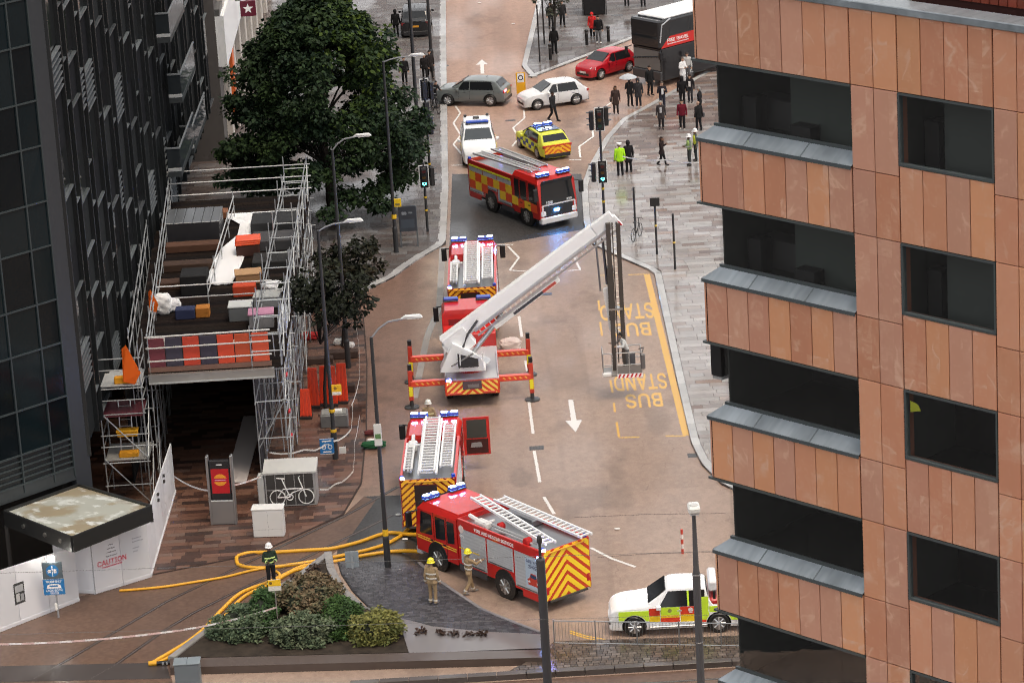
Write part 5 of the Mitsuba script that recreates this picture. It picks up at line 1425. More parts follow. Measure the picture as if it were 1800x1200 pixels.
# white rescue estate with a light bar, half hidden behind the facing engine
Mw = at((-1.23, 184.21), (0.02, -1))
k = car('white rescue car facing the viewer with a blue light bar, behind the checked engine', Mw, 4.9, 1.95, 1.85, (0.74, 0.75, 0.76), 'suv', name='rescue_car', wr=0.37, glass=(0.05, 0.06, 0.065))
b_ = lightbar(k, Mw, -0.35, 0.0, 1.85, 1.3, False, 0.32)
part(B().cbox(-2.0, -0.8, -0.75, 0.75, 1.83, 1.90, (0.70, 0.71, 0.72), 0.03).box(-1.9, -1.75, -0.7, -0.55, 1.9, 2.02, BLACK).box(-1.9, -1.75, 0.55, 0.7, 1.9, 2.02, BLACK).cbox(-1.5, -1.2, -0.2, 0.15, 1.9, 2.0, BLACK, 0.03), k, 'roof_rack', 'satin', Mw)
for s in (-1, 1):
    for i in range(4):
        part(B().box(-1.7 + i * 0.75, -1.0 + i * 0.75, s * 0.982 - 0.006, s * 0.982 + 0.006, 0.72, 1.02, (0.8, 0.72, 0.03) if i % 2 else (0.6, 0.05, 0.02)), k, 'livery_square', 'satin', Mw)

# police estate from behind
Mp = at((2.40, 184.61), (-0.36, 1))
k = car('police car with blue and yellow squares and orange chevrons across its rear', Mp, 4.6, 1.85, 1.50, (0.60, 0.62, 0.03), 'hatch', name='police_car', wr=0.34, plate_col=(0.75, 0.5, 0.03))
lightbar(k, Mp, -0.15, 0.0, 1.50, 1.15, True, 0.3)
part(B().cbox(-1.25, 0.35, -0.62, 0.62, 1.495, 1.515, (0.05, 0.07, 0.14), 0.008).cbox(-0.95, -0.55, -0.3, 0.3, 1.51, 1.55, (0.55, 0.60, 0.66), 0.02).cbox(-0.85, -0.7, 0.1, 0.2, 1.55, 1.6, BLACK, 0.02), k, 'roof_panel', 'paint', Mp)
for s in (-1, 1):
    for r in range(2):
        for i in range(6):
            part(B().box(-1.0 + i * 0.42, -0.6 + i * 0.42, s * 0.932 - 0.006, s * 0.932 + 0.006, 0.42 + r * 0.21, 0.62 + r * 0.21, (0.02, 0.045, 0.22) if (i + r) % 2 else (0.62, 0.75, 0.03)), k, 'livery_square', 'satin', Mp)
b = B().box(-2.33, -2.29, -0.78, 0.78, 0.42, 0.93, (0.62, 0.10, 0.02))
rp = part(b, k, 'tailgate_panel', 'satin', Mp)
part(stripes(B(), 1.5, 0.5, 0.26, 0.15, (0.85, 0.45, 0.02), plate((-2.331, 0, 0.68), (0, -1, 0), (0, 0, 1)), 0.006, 0.8, True), rp, 'chevrons', 'satin', Mp)
part(B().box(-2.36, -2.34, -0.85, 0.85, 0.86, 0.91, (0.55, 0.02, 0.02)), k, 'lit_strip', 'satin', Mp)

# white pickup with check livery at the bottom right
Mh = at(((3.67 + 6.66) / 2 + 0.42, 115.1), (-1, 0.245 * 0.12))
k = car('white fire service pickup with red and yellow squares behind the guard railing', Mh, 5.25, 1.86, 1.80, (0.78, 0.79, 0.80), 'pickup', name='fire_pickup', wr=0.385, rim=(0.62, 0.63, 0.64))
hw = 0.93
for s in (-1, 1):
    RD_, OY = (0.62, 0.05, 0.02), (0.80, 0.55, 0.02)
    cols = [(1.16, 2.28, 0.60, 1.00, LIME), (0.76, 1.16, 0.80, 1.08, RD_), (0.76, 1.16, 0.56, 0.80, OY), (0.04, 0.74, 0.80, 1.10, LIME), (0.04, 0.74, 0.70, 0.80, OY), (0.04, 0.74, 0.52, 0.70, RD_), (-0.74, 0.02, 0.80, 1.10, RD_), (-0.74, 0.02, 0.52, 0.80, OY), (-1.02, -0.76, 0.56, 1.45, LIME),
            (-1.02, -0.76, 0.46, 0.56, RD_), (-1.56, -1.04, 0.84, 1.07, LIME), (-2.1, -1.58, 0.84, 1.07, RD_), (-2.6, -2.12, 0.86, 1.07, OY), (-2.6, -1.72, 0.50, 0.84, LIME), (-1.04, -0.98, 0.5, 0.84, LIME)]
    arch = [shapely.Point(x, 0.385).buffer(0.47) for x in (0.325 * 5.25, -0.262 * 5.25)]
    for xa, xb, za, zb, c in cols:
        g = sbox(xa + 0.004, za, xb - 0.004, zb).difference(arch[0]).difference(arch[1])
        part(B().prism(g, s * hw - 0.012, s * hw + 0.006, c, 'y'), k, 'livery_square', 'satin', Mh)
    part(B().cbox(-0.95, 1.15, s * 1.0 - 0.07, s * 1.0 + 0.07, 0.36, 0.43, (0.6, 0.61, 0.62), 0.02), k, 'side_step', 'metal', Mh)
    part(B().box(-0.76, -0.70, s * 0.94 - 0.01, s * 0.94 + 0.01, 0.50, 1.6, LIME).hull([(x, s * y, z) for x in (-0.32, -0.25) for y, z in ((0.925, 1.14), (0.90, 1.14), (0.80, 1.66), (0.775, 1.66))], LIME), k, 'pillar_stripe', 'satin', Mh)
part(B().cbox(-2.45, -1.05, -0.86, 0.86, 1.06, 1.34, (0.45, 0.02, 0.02), 0.1), k, 'load_cover', 'paint', Mh)
part(B().cbox(-1.35, -1.05, -0.72, 0.72, 1.55, 1.95, (0.62, 0.63, 0.64), 0.06).box(-1.3, -1.2, -0.8, -0.72, 1.1, 1.6, BLACK).box(-1.3, -1.2, 0.72, 0.8, 1.1, 1.6, BLACK).cbox(-2.3, -1.4, -0.7, 0.7, 1.62, 1.82, (0.6, 0.6, 0.6), 0.04), k, 'roof_light_board', 'satin', Mh)
part(B().prism(Polygon([(-0.36 + 0.1 * math.cos(a), 0.98 + 0.085 * math.sin(a)) for a in np.linspace(0, 6.28, 8, endpoint=False)]), hw + 0.008, hw + 0.012, (0.75, 0.65, 0.62), 'y').box(-0.42, -0.3, hw + 0.008, hw + 0.012, 0.86, 0.885, WHITE).prism(Polygon([(0.4 + 0.08 * math.cos(a), 0.97 + 0.08 * math.sin(a)) for a in np.linspace(0, 6.28, 8, endpoint=False)]), hw + 0.008, hw + 0.012, (0.25, 0.25, 0.08), 'y'), k, 'crest', 'satin', Mh)

part(B().hull([(1.55, -0.42, 1.155), (1.55, 0.42, 1.155), (2.0, -0.34, 1.135), (2.0, 0.34, 1.135), (1.6, -0.36, 1.20), (1.6, 0.36, 1.20), (1.95, -0.3, 1.165), (1.95, 0.3, 1.165)], (0.70, 0.71, 0.72)), k, 'bonnet_scoop', 'satin', Mh)
for s in (-1, 1):
    part(B().cbox(2.52, 2.64, s * 0.66 - 0.1, s * 0.66 + 0.1, 0.46, 0.56, (0.06, 0.06, 0.06), 0.02), k, 'fog_lamp', 'dark_glass', Mh)
    part(B().tube((1.22, s * 0.1, 1.17), (1.06, s * 0.62, 1.30), 0.014, BLACK, 4), k, 'wiper', 'satin', Mh)
# double deck bus at the far right, partly behind the sandstone block
Mb = head4(*(9.05, 198.78), (0.76, 0.65))
k = thing('double_deck_bus', 'black double deck bus with white roof and red advert at the far right', 'bus')
P = lambda *a, **q: part(*a, M=Mb, **q)  # noqa: E731
BK = (0.012, 0.012, 0.014)
LB_, hb, hh = 10.8, 1.25, 4.25
P(B().cbox(0.15, LB_, -hb, hb, 0.35, 2.35, BK, 0.06), k, 'lower_deck', 'paint')
P(B().cbox(0.0, LB_, -hb, hb, 2.35, hh - 0.18, BK, 0.10), k, 'upper_deck', 'paint')
P(B().cbox(0.5, LB_ - 0.1, -hb + 0.10, hb - 0.10, hh - 0.2, hh, (0.78, 0.79, 0.80), 0.08), k, 'roof', 'satin')
P(B().slab((-0.004, hb - 0.15, 2.95), (-0.004, -hb + 0.15, 2.95), (0.10, -hb + 0.2, 3.85), (0.10, hb - 0.2, 3.85), 0.012, (0.02, 0.022, 0.024)), k, 'upper_windscreen', 'dark_glass')
P(B().slab((0.13, hb - 0.12, 1.0), (0.13, -hb + 0.12, 1.0), (0.10, -hb + 0.12, 2.2), (0.10, hb - 0.12, 2.2), 0.014, (0.16, 0.17, 0.17)), k, 'windscreen', 'dark_glass')
P(B().tube((0.08, -hb + 0.05, 1.9), (0.08, hb - 0.05, 1.55), 0.05, BK, 4).box(0.05, 0.1, -0.5, 0.6, 2.4, 2.62, (0.03, 0.03, 0.03)), k, 'wiper_beam', 'satin')
P(B().cbox(0.02, 0.2, -hb + 0.02, hb - 0.02, 0.4, 0.95, (0.05, 0.052, 0.055), 0.04), k, 'bumper', 'satin')
P(B().tube((0.06, -hb - 0.01, 2.75), (0.25, -hb - 0.012, 3.8), 0.05, (0.55, 0.56, 0.57), 6).tube((0.25, -hb - 0.012, 3.8), (1.0, -hb + 0.02, 4.08), 0.05, (0.55, 0.56, 0.57), 6), k, 'pillar_trim', 'metal')
for s in (-1, 1):
    for i in range(6):
        x = 0.9 + i * 1.62
        P(B().box(x, x + 1.5, s * (hb + 0.006) - 0.006, s * (hb + 0.006) + 0.006, 3.15, 3.85, (0.02, 0.022, 0.024)), k, 'upper_window', 'dark_glass')
        if i > 0:
            P(B().box(x, x + 1.5, s * (hb + 0.006) - 0.006, s * (hb + 0.006) + 0.006, 1.3, 2.15, (0.02, 0.022, 0.024)), k, 'lower_window', 'dark_glass')
    for x in (2.4, 8.4):
        wheel(k, Mb, x, s * (hb - 0.14), 0.48, 0.28, s, rim=(0.35, 0.35, 0.35))
pan = Polygon([(0.12, 2.38), (0.9, 3.02), (3.1, 3.02), (3.5, 2.7), (3.3, 2.38)])
ad = P(B().prism(pan, -hb - 0.012, -hb - 0.002, (0.55, 0.022, 0.018), 'y'), k, 'advert_panel', 'satin', label='red advert reading FREE TRAVEL')
P(B().text('FREE TRAVEL', 0.20, plate((1.55, -hb - 0.012, 2.68), (1, 0, 0), (0, 0, 1)), WHITE, 0.006).box(0.65, 2.45, -hb - 0.02, -hb - 0.012, 2.54, 2.59, (0.7, 0.6, 0.6)), ad, 'lettering', 'satin')
for s in (-1, 1):
    P(B().tube((0.1, s * hb, 2.3), (-0.15, s * (hb + 0.2), 2.2), 0.03, BK, 5).cbox(-0.25, -0.12, s * (hb + 0.22) - 0.1, s * (hb + 0.22) + 0.1, 1.8, 2.25, BK, 0.03), k, 'mirror', 'satin')
# red stall end showing between the bus and the sandstone block
q = np.array((12.05, 202.79))
b = B().cbox(-0.8, 0.8, -0.5, 0.5, 0.1, 1.5, (0.45, 0.012, 0.012), 0.05)
s = solo(b, 'red_car_tail', 'red rear of a vehicle showing between the bus and the sandstone block', 'car', 'paint', mat4(q[0] - 0.45, q[1] - 0.6, 0.0, 20))
part(B().box(-0.4, 0.4, -0.53, -0.5, 0.95, 1.35, DGLASS).cbox(-0.75, -0.5, -0.54, -0.5, 0.7, 0.9, (0.7, 0.7, 0.7), 0.01).cbox(0.5, 0.75, -0.54, -0.5, 0.7, 0.9, (0.7, 0.7, 0.7), 0.01), s, 'tailgate', 'paint', mat4(q[0] - 0.45, q[1] - 0.6, 0.0, 20))
for sg in (-0.65, 0.65):
    part(B().wheel(0, 0, 0, 0.3, 0.2, RUBBER), s, 'wheel', 'satin', mat4(q[0] - 0.45, q[1] - 0.6, 0.3, 20) @ mat4(sg, 0.0, 0, 90))



# ------------------------------------------------------------------ scaffold gantry over the pavement
SC = thing('scaffold_gantry', 'long tubular steel scaffold gantry with a loaded deck beside the dark tower', 'scaffold')
ST = (0.42, 0.44, 0.45)
ZD = 5.25
Y0, Y1 = 132.6, 159.0
xl = lambda y: -15.0 - (y - Y0) * 0.041  # noqa: E731
xr = lambda y: -10.75 + (y - Y0) * 0.006  # noqa: E731
xo = lambda y: -9.55 + (y - Y0) * 0.002  # noqa: E731
tubes = {'n': 0}


def rod(a, b, name='ledger', r=0.027, col=ST, parent=SC):
    d = rng.uniform(-0.02, 0.02, 3)
    part(B().tube(np.array(a) + d, np.array(b) + d, r, np.array(col) * rng.uniform(0.75, 1.25), 6), parent, name, 'satin' if name == 'guard_rail' else 'tube_steel')


frames = np.linspace(Y0, Y1, 12)
for i, y in enumerate(frames):
    for x in (xl(y), xr(y), xo(y), xl(y) - 0.75):
        top = 6.95 + rng.uniform(-0.1, 0.45)
        rod((x, y, 0.05), (x + rng.uniform(-0.03, 0.03), y, top), 'standard')
        part(B().box(x - 0.11, x + 0.11, y - 0.11, y + 0.11, 0.04, 0.07, (0.12, 0.08, 0.06)), SC, 'sole_plate', 'matte')
    rod((xl(y) - 0.8, y, ZD - 0.16), (xo(y) + 0.3, y, ZD - 0.16), 'transom')
    for z in (2.1, 3.7):
        rod((xr(y), y, z), (xo(y) + 0.25, y, z), 'transom')
        rod((xl(y) - 0.8, y, z), (xl(y), y, z), 'transom')
    for z in (5.9, 6.6):
        rod((xr(y), y, z), (xo(y) + 0.15, y, z), 'transom')
for x, zs_ in ((xl, (1.1, 2.1, 3.7, ZD - 0.1, 5.8, 6.35, 6.9)), (xr, (2.1, 3.7, ZD - 0.1, 5.75, 6.3)), (xo, (0.9, 2.1, 3.0, 3.7, 4.5, ZD - 0.1, 5.75, 6.3, 6.85)), (lambda y: xl(y) - 0.75, (2.1, 3.7, ZD - 0.1, 6.3, 6.9))):
    for z in zs_:
        for a, b in ((Y0 - 0.3, 141.5), (141.2, 150.4), (150.1, Y1 + 0.3)):
            rod((x(a), a, z), (x(b), b, z), 'ledger')
for i in range(len(frames) - 1):
    a, b = frames[i], frames[i + 1]
    for x, z0, z1 in ((xo, 0.1, 3.7), (xo, 3.7, 6.8), (xr, 0.1, 3.7), (xl, 0.1, 3.7)):
        if (i % 2 == 0) == (x is not xr):
            rod((x(a) + 0.05, a, z0), (x(b) + 0.05, b, z1), 'brace')
        else:
            rod((x(a) + 0.05, a, z1), (x(b) + 0.05, b, z0), 'brace')
    # crowded second skin of tubes on the street side
    for q in range(2):
        y = a + (b - a) * rng.uniform(0.15, 0.9)
        rod((xo(y) + 0.22 * q - 0.3, y, rng.uniform(0.1, 2.0)), (xo(y) + 0.2 * q - 0.25 + rng.uniform(-0.15, 0.15), y + rng.uniform(-0.5, 0.5), rng.uniform(5.2, 7.3)), 'standard')
    rod((xr(a), a, rng.uniform(0.2, 2)), (xo(a) + 0.2, a + 0.2, rng.uniform(3.4, 5.0)), 'brace')
    y = (a + b) / 2
    part(B().cbox(xo(y) - 0.09, xo(y) + 0.09, a - 0.06, a + 0.06, 3.62, 3.78, np.array(ST) * 0.7, 0.02), SC, 'coupler', 'metal')
for z in (1.6, 2.7, 4.3):
    part(B().tube((xo(136) + 0.05, 134.0, z), (xo(136) + 0.05, 134.4, z), 0.05, (0.45, 0.02, 0.03)), SC, 'red_clamp', 'satin')
# galvanised front beam, guard rails across the front, the middle and the back
f0, f1 = np.array((xl(Y0) - 0.05, Y0 - 0.1)), np.array((xo(Y0) + 0.05, Y0 - 0.15))
part(B().box(f0[0], xr(Y0) + 0.9, Y0 - 0.22, Y0 - 0.12, ZD - 0.42, ZD - 0.02, (0.55, 0.56, 0.55)).box(f0[0], xr(Y0) + 0.9, Y0 - 0.28, Y0 - 0.12, ZD - 0.06, ZD - 0.02, (0.55, 0.56, 0.55)).box(f0[0], xr(Y0) + 0.9, Y0 - 0.28, Y0 - 0.12, ZD - 0.44, ZD - 0.40, (0.55, 0.56, 0.55)), SC, 'front_beam', 'metal')
for z in (5.75, 6.3, 6.8):
    rod((f0[0], Y0 - 0.1, z), (xr(Y0) + 0.85, Y0 - 0.15, z + 0.05), 'guard_rail', 0.035, (0.62, 0.62, 0.60))
for z in (5.75, 6.3):
    rod((xl(141.4), 141.4, z), (xr(141.4) + 0.4, 141.4, z), 'guard_rail', 0.03, (0.6, 0.6, 0.6))
for z in (5.6, 6.2, 6.8):
    rod((xl(Y1) - 0.8, Y1, z), (xo(Y1) + 0.2, Y1, z), 'guard_rail', 0.032, (0.6, 0.6, 0.6))
for z in (5.8, 6.3):
    rod((-13.15, 141.4, z), (-12.85, 155.7, z), 'guard_rail', 0.028)
for y in (141.4, 145, 148.6, 152.2, 155.7):
    rod((-13.15 + (y - 141.4) * 0.02, y, ZD), (-13.15 + (y - 141.4) * 0.02, y, 6.5), 'standard')
# deck boards, dark and wet, a few raw ones among them
i = 0
y = Y0 - 0.1
while y < Y1:
    w = 0.46
    c = np.array([(0.012, 0.009, 0.008), (0.017, 0.012, 0.010), (0.009, 0.007, 0.007)][i % 3]) * rng.uniform(0.8, 1.2)
    part(B().box(xl(y) - 0.7, xo(y) + 0.1, y + 0.008, y + w - 0.008, ZD - 0.06, ZD + rng.uniform(-0.006, 0.006), c), SC, 'deck_board', 'wet_black')
    y += w
    i += 1
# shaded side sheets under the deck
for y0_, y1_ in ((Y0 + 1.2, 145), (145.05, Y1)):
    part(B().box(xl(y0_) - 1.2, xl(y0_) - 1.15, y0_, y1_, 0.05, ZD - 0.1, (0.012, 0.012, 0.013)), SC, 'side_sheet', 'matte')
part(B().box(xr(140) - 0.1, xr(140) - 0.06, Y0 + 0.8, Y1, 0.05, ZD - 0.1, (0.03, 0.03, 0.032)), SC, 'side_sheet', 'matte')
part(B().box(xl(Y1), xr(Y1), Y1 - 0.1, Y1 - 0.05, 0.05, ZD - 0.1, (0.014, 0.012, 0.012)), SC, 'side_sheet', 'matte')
# coloured debris boards on the front guard rail
NET = [(0.16, 0.035, 0.05), (0.05, 0.045, 0.07), (0.55, 0.06, 0.03), (0.045, 0.04, 0.065), (0.62, 0.07, 0.03), (0.50, 0.08, 0.03), (0.62, 0.09, 0.04)]
xs_ = np.linspace(f0[0] + 0.05, xr(Y0) + 0.75, len(NET) + 1)
for a, b, c in zip(xs_[:-1], xs_[1:], NET):
    part(B().box(a + 0.02, b - 0.02, Y0 + 0.02, Y0 + 0.06, ZD + 0.22, 6.7, c), SC, 'debris_panel', 'satin')
part(B().box(f0[0], xr(Y0) + 0.8, Y0 + 0.0, Y0 + 0.05, ZD, ZD + 0.21, (0.20, 0.11, 0.085)), SC, 'toe_board', 'matte')
# stair tower at the front left
tx0, tx1, ty0, ty1 = -17.0, -15.25, 131.2, 133.2
for x, y in ((tx0, ty0), (tx1, ty0), (tx0, ty1), (tx1, ty1)):
    rod((x, y, 0.05), (x, y, 6.6 + rng.uniform(0, 0.8)), 'standard', 0.03)
for z in (0.9, 1.9, 2.6, 3.1, 4.0, 4.6, 5.1, 5.9, 6.4):
    rod((tx0 - 0.1, ty0, z), (tx1 + 0.1, ty0, z), 'ledger')
    rod((tx0, ty0 - 0.1, z), (tx0, ty1 + 0.1, z), 'ledger')
    rod((tx1, ty0 - 0.1, z), (tx1, ty1 + 0.1, z), 'ledger')
for z0, z1 in ((0.1, 2.1), (2.1, 4.1)):
    rod((tx0, ty0 - 0.04, z1), (tx1, ty0 - 0.04, z0), 'brace')
    rod((tx1 + 0.04, ty0, z0), (tx1 + 0.04, ty1, z1), 'brace')
for z, c in ((2.05, (0.30, 0.30, 0.29)), (3.95, (0.12, 0.03, 0.04)), (ZD, (0.35, 0.36, 0.36))):
    part(B().box(tx0, tx1, ty0, ty1, z - 0.06, z, c), SC, 'tower_platform', 'satin')
part(B().tube((-16.4, 131.9, 2.1), (-16.4, 132.4, 4.2), 0.03, (0.6, 0.6, 0.6)).tube((-15.9, 131.9, 2.1), (-15.9, 132.4, 4.2), 0.03, (0.6, 0.6, 0.6)), SC, 'access_ladder', 'tube_steel')
for i in range(7):
    part(B().tube((-16.4, 131.95 + i * 0.065, 2.35 + i * 0.27), (-15.9, 131.95 + i * 0.065, 2.35 + i * 0.27), 0.02, (0.55, 0.55, 0.55), 4), SC, 'ladder_rung', 'tube_steel')


def crumple(at_, size, col, label, name, cat, mat='matte', amp=0.25, seed=1, deg=0.0, group=None, flat=None):
    """a soft heap: bag, sheet or pile, as a bumpy rounded box"""
    m = trimesh.creation.icosphere(3)
    v = np.array(m.vertices)
    v = np.sign(v) * np.abs(v) ** 0.65
    v *= 1 + amp * (meshkit.fbm(v * 2.2 + seed * 7.3, 3, seed)[:, None] - 0.5) * 2
    v = v * np.array(size) / 2
    v[:, 2] = np.maximum(v[:, 2], -size[2] / 2 * 0.9) + size[2] / 2 * 0.9
    return solo(B().add(v, m.faces, col), name, label, cat, mat, mat4(*at_, deg), 40, group)


D = lambda p, z=0.0: (p[0], p[1], ZD + z)  # noqa: E731


def crate(at_, size, col, label, name='crate', cat='crate', deg=0, lid=None, mat='matte', group=None, legs=False, c=0.03):
    M = mat4(*at_, deg)
    w, d, h = size
    k = solo(B().cbox(-w / 2, w / 2, -d / 2, d / 2, 0, h, col, c), name, label, cat, mat, M, None, group)
    if lid is not None:
        part(B().cbox(-w / 2 - 0.03, w / 2 + 0.03, -d / 2 - 0.03, d / 2 + 0.03, h, h + 0.07, lid, 0.02), k, 'lid', mat, M)
    return k


# loads on the deck
k = solo(B().box(-1.25, 1.25, -1.25, 1.25, 0.0, 0.9, (0.025, 0.025, 0.028)), 'plant_box', 'black box with a grey ribbed lid near the back left of the scaffold deck', 'box', 'satin', mat4(-14.55, 153.1, ZD))
for i in range(6):
    part(B().cbox(-1.28 + i * 0.43, -1.28 + i * 0.43 + 0.40, -1.28, 1.28, 0.9, 0.96, (0.36, 0.38, 0.40), 0.015), k, 'lid_sheet', 'metal', mat4(-14.55, 153.1, ZD))
for i, (y, c) in enumerate(((155.9, (0.20, 0.085, 0.045)), (150.5, (0.085, 0.04, 0.025)), (147.4, (0.05, 0.028, 0.02)), (144.6, (0.06, 0.03, 0.02)))):
    crate((-14.5, y, ZD), (2.6 - 0.1 * i, 0.75, 0.35), c, ('brown timber stack at the back rail of the scaffold deck', 'dark brown timber stack in front of the ribbed black box', 'dark timber stack in the middle of the left half of the deck', 'dark timber stack just behind the middle guard rail')[i], 'timber_stack', 'timber', group=None)
# white sheeting laid along the walkway
path = [(-12.95, 144.6, 1.05), (-12.75, 147.5, 1.05), (-12.55, 150.2, 1.0), (-12.05, 152.6, 0.85), (-11.9, 154.3, 0.95), (-12.6, 155.6, 1.0)]
v, f = [], []
for i, (x, y, w) in enumerate(path):
    for j in range(7):
        u = j / 6 - 0.5
        v.append((x + u * w * 1.25 + 0.06 * math.sin(3 * i + j), y + 0.12 * math.sin(j * 2.1 + i), ZD + 0.05 + 0.05 * math.sin(i * 1.7 + j * 1.3)))
for i in range(len(path) - 1):
    for j in range(6):
        a = i * 7 + j
        f += [[a, a + 1, a + 8], [a, a + 8, a + 7]]
v2 = [(p[0], p[1], p[2] - 0.03) for p in v]
k = solo(B().add(v + v2, f + [[q[0] + len(v), q[2] + len(v), q[1] + len(v)] for q in f], (0.82, 0.83, 0.84)), 'white_sheeting', 'crumpled white plastic sheeting laid down the middle of the scaffold deck', 'sheet', 'satin', I4, 60)
part(B().box(-13.2, -9.75, 155.3, 156.2, ZD + 0.02, ZD + 0.07, (0.80, 0.81, 0.82)), k, 'cross_strip', 'satin')
crate((-10.85, 153.4, ZD), (2.1, 1.9, 0.55), (0.025, 0.026, 0.028), 'black lidded box at the back right of the scaffold deck', 'plant_box', 'box')
crate((-10.75, 150.4, ZD), (1.9, 1.7, 0.5), (0.055, 0.056, 0.06), 'dark grey box right of the orange stack on the scaffold deck', 'plant_box', 'box')
crate((-10.7, 147.6, ZD), (1.7, 1.6, 0.3), (0.02, 0.02, 0.02), 'low black box right of the timber on the scaffold deck', 'plant_box', 'box')
k = crate((-11.85, 149.3, ZD), (1.05, 0.9, 0.55), (0.05, 0.02, 0.015), 'dark bin with bright orange barrier lids stacked on it, on the scaffold deck', 'barrier_stack', 'barrier')
for i in range(3):
    part(B().cbox(-0.58 + 0.03 * i, 0.55 + 0.03 * i, -0.5, 0.45, 0.55 + i * 0.09, 0.63 + i * 0.09, (0.72, 0.075, 0.015), 0.02), k, 'orange_barrier', 'satin', mat4(-11.85, 149.3, ZD, 4))
crate((-11.6, 144.9, ZD), (1.15, 0.9, 0.42), (0.30, 0.17, 0.09), 'pale timber pallet stack behind the orange crate on the deck', 'pallet_stack', 'pallet', 5, (0.40, 0.24, 0.13))
crate((-11.65, 142.9, ZD), (1.0, 0.7, 0.5), (0.45, 0.055, 0.02), 'orange crate under the middle guard rail of the deck', 'crate', 'crate')
crate((-11.6, 139.4, ZD), (1.0, 0.95, 0.62), (0.12, 0.13, 0.14), 'grey crate with a pale lid at the front right of the deck', 'crate', 'crate', 0, (0.45, 0.47, 0.47))
crate((-10.65, 138.2, ZD), (1.05, 0.9, 0.6), (0.20, 0.20, 0.21), 'grey crate with pink lid by the right rail of the deck', 'crate', 'crate', 2, (0.42, 0.20, 0.30))
crate((-10.55, 141.2, ZD), (1.1, 1.0, 0.45), (0.23, 0.24, 0.25), 'low grey crate just beyond the pink lidded crate', 'crate', 'crate', -6, (0.33, 0.34, 0.34))
crate((-14.05, 140.0, ZD), (0.85, 0.6, 0.45), (0.022, 0.03, 0.075), 'dark blue crate beside the white rubble bags', 'crate', 'crate')
crate((-13.3, 140.1, ZD), (0.6, 0.6, 0.45), (0.36, 0.14, 0.025), 'ochre orange crate right of the dark blue crate', 'crate', 'crate')
crumple((-15.2, 140.9, ZD), (0.95, 0.8, 0.9), (0.68, 0.68, 0.68), 'tall white rubble bag by the left rail of the scaffold deck', 'rubble_bag', 'bag', seed=2)
crumple((-14.7, 141.2, ZD), (0.7, 0.7, 0.55), (0.62, 0.62, 0.64), 'smaller white rubble bag right of the tall one', 'rubble_bag', 'bag', seed=3)
crumple((-15.0, 136.2, ZD), (0.8, 0.6, 0.4), (0.40, 0.38, 0.36), 'grey folded sheet at the front left corner of the deck', 'folded_sheet', 'sheet', seed=4)
crumple((-11.5, 136.0, ZD), (0.5, 0.3, 0.15), (0.75, 0.72, 0.55), 'scrap of cream paper lying on the bare front of the deck', 'paper_scrap', 'paper', seed=5)
crumple((-10.4, 143.0, ZD), (0.9, 0.9, 0.5), (0.66, 0.67, 0.69), 'crumpled pale plastic beside the street side tubes of the deck', 'plastic_sheet', 'sheet', seed=6)
crumple((-9.75, 138.5, ZD - 0.9), (0.45, 2.6, 1.6), (0.50, 0.53, 0.55), 'grey white plastic wrap hanging on the street side tubes', 'plastic_sheet', 'sheet', 'satin', 0.3, 7)
crate((-13.9, 143.9, ZD), (1.2, 1.4, 0.9), (0.010, 0.010, 0.011), 'tall black box behind the middle guard rail of the deck', 'plant_box', 'box')
# orange flags of netting on the stair tower
for i, (x, y, z, lab) in enumerate(((-15.6, 131.15, 5.5, 'orange netting hung on the front of the scaffold stair tower'), (-15.3, 139.0, 6.1, 'small orange netting hung on the left rail of the deck'))):
    s_ = 1.0 if i == 0 else 0.55
    b = B().hull([(x - 0.35 * s_, y, z - 0.1), (x + 0.40 * s_, y, z + 0.25 * s_), (x - 0.1 * s_, y - 0.05, z + 1.5 * s_), (x - 0.3 * s_, y + 0.05, z + 1.3 * s_), (x + 0.1, y + 0.06, z - 0.25)], (0.78, 0.13, 0.012))
    solo(b, 'orange_netting', lab, 'netting', 'matte')
crate((-15.9, 131.5, ZD), (0.9, 0.3, 0.28), (0.72, 0.32, 0.02), 'yellow orange toe box at the top of the stair tower', 'tool_box', 'box')
crate((-16.05, 131.6, 2.05), (0.8, 0.5, 0.18), (0.60, 0.27, 0.02), 'yellow ochre tray on the lower stair tower platform', 'tool_box', 'box')
crate((-16.05, 131.7, 2.9), (0.85, 0.4, 0.2), (0.70, 0.34, 0.02), 'upper yellow ochre tray on the stair tower', 'tool_box', 'box', lid=(0.72, 0.36, 0.02))
# plank lying on the ground in the shade below
solo(B().cbox(-0.45, 0.45, -4.2, 4.2, 0, 0.06, (0.46, 0.42, 0.40), 0.015), 'ground_plank', 'pale long board lying on the ground in the shade below the scaffold', 'board', 'matte', mat4(-11.75, 137.2, 0.055, -2))



# ------------------------------------------------------------------ street furniture
POST = (0.030, 0.031, 0.034)


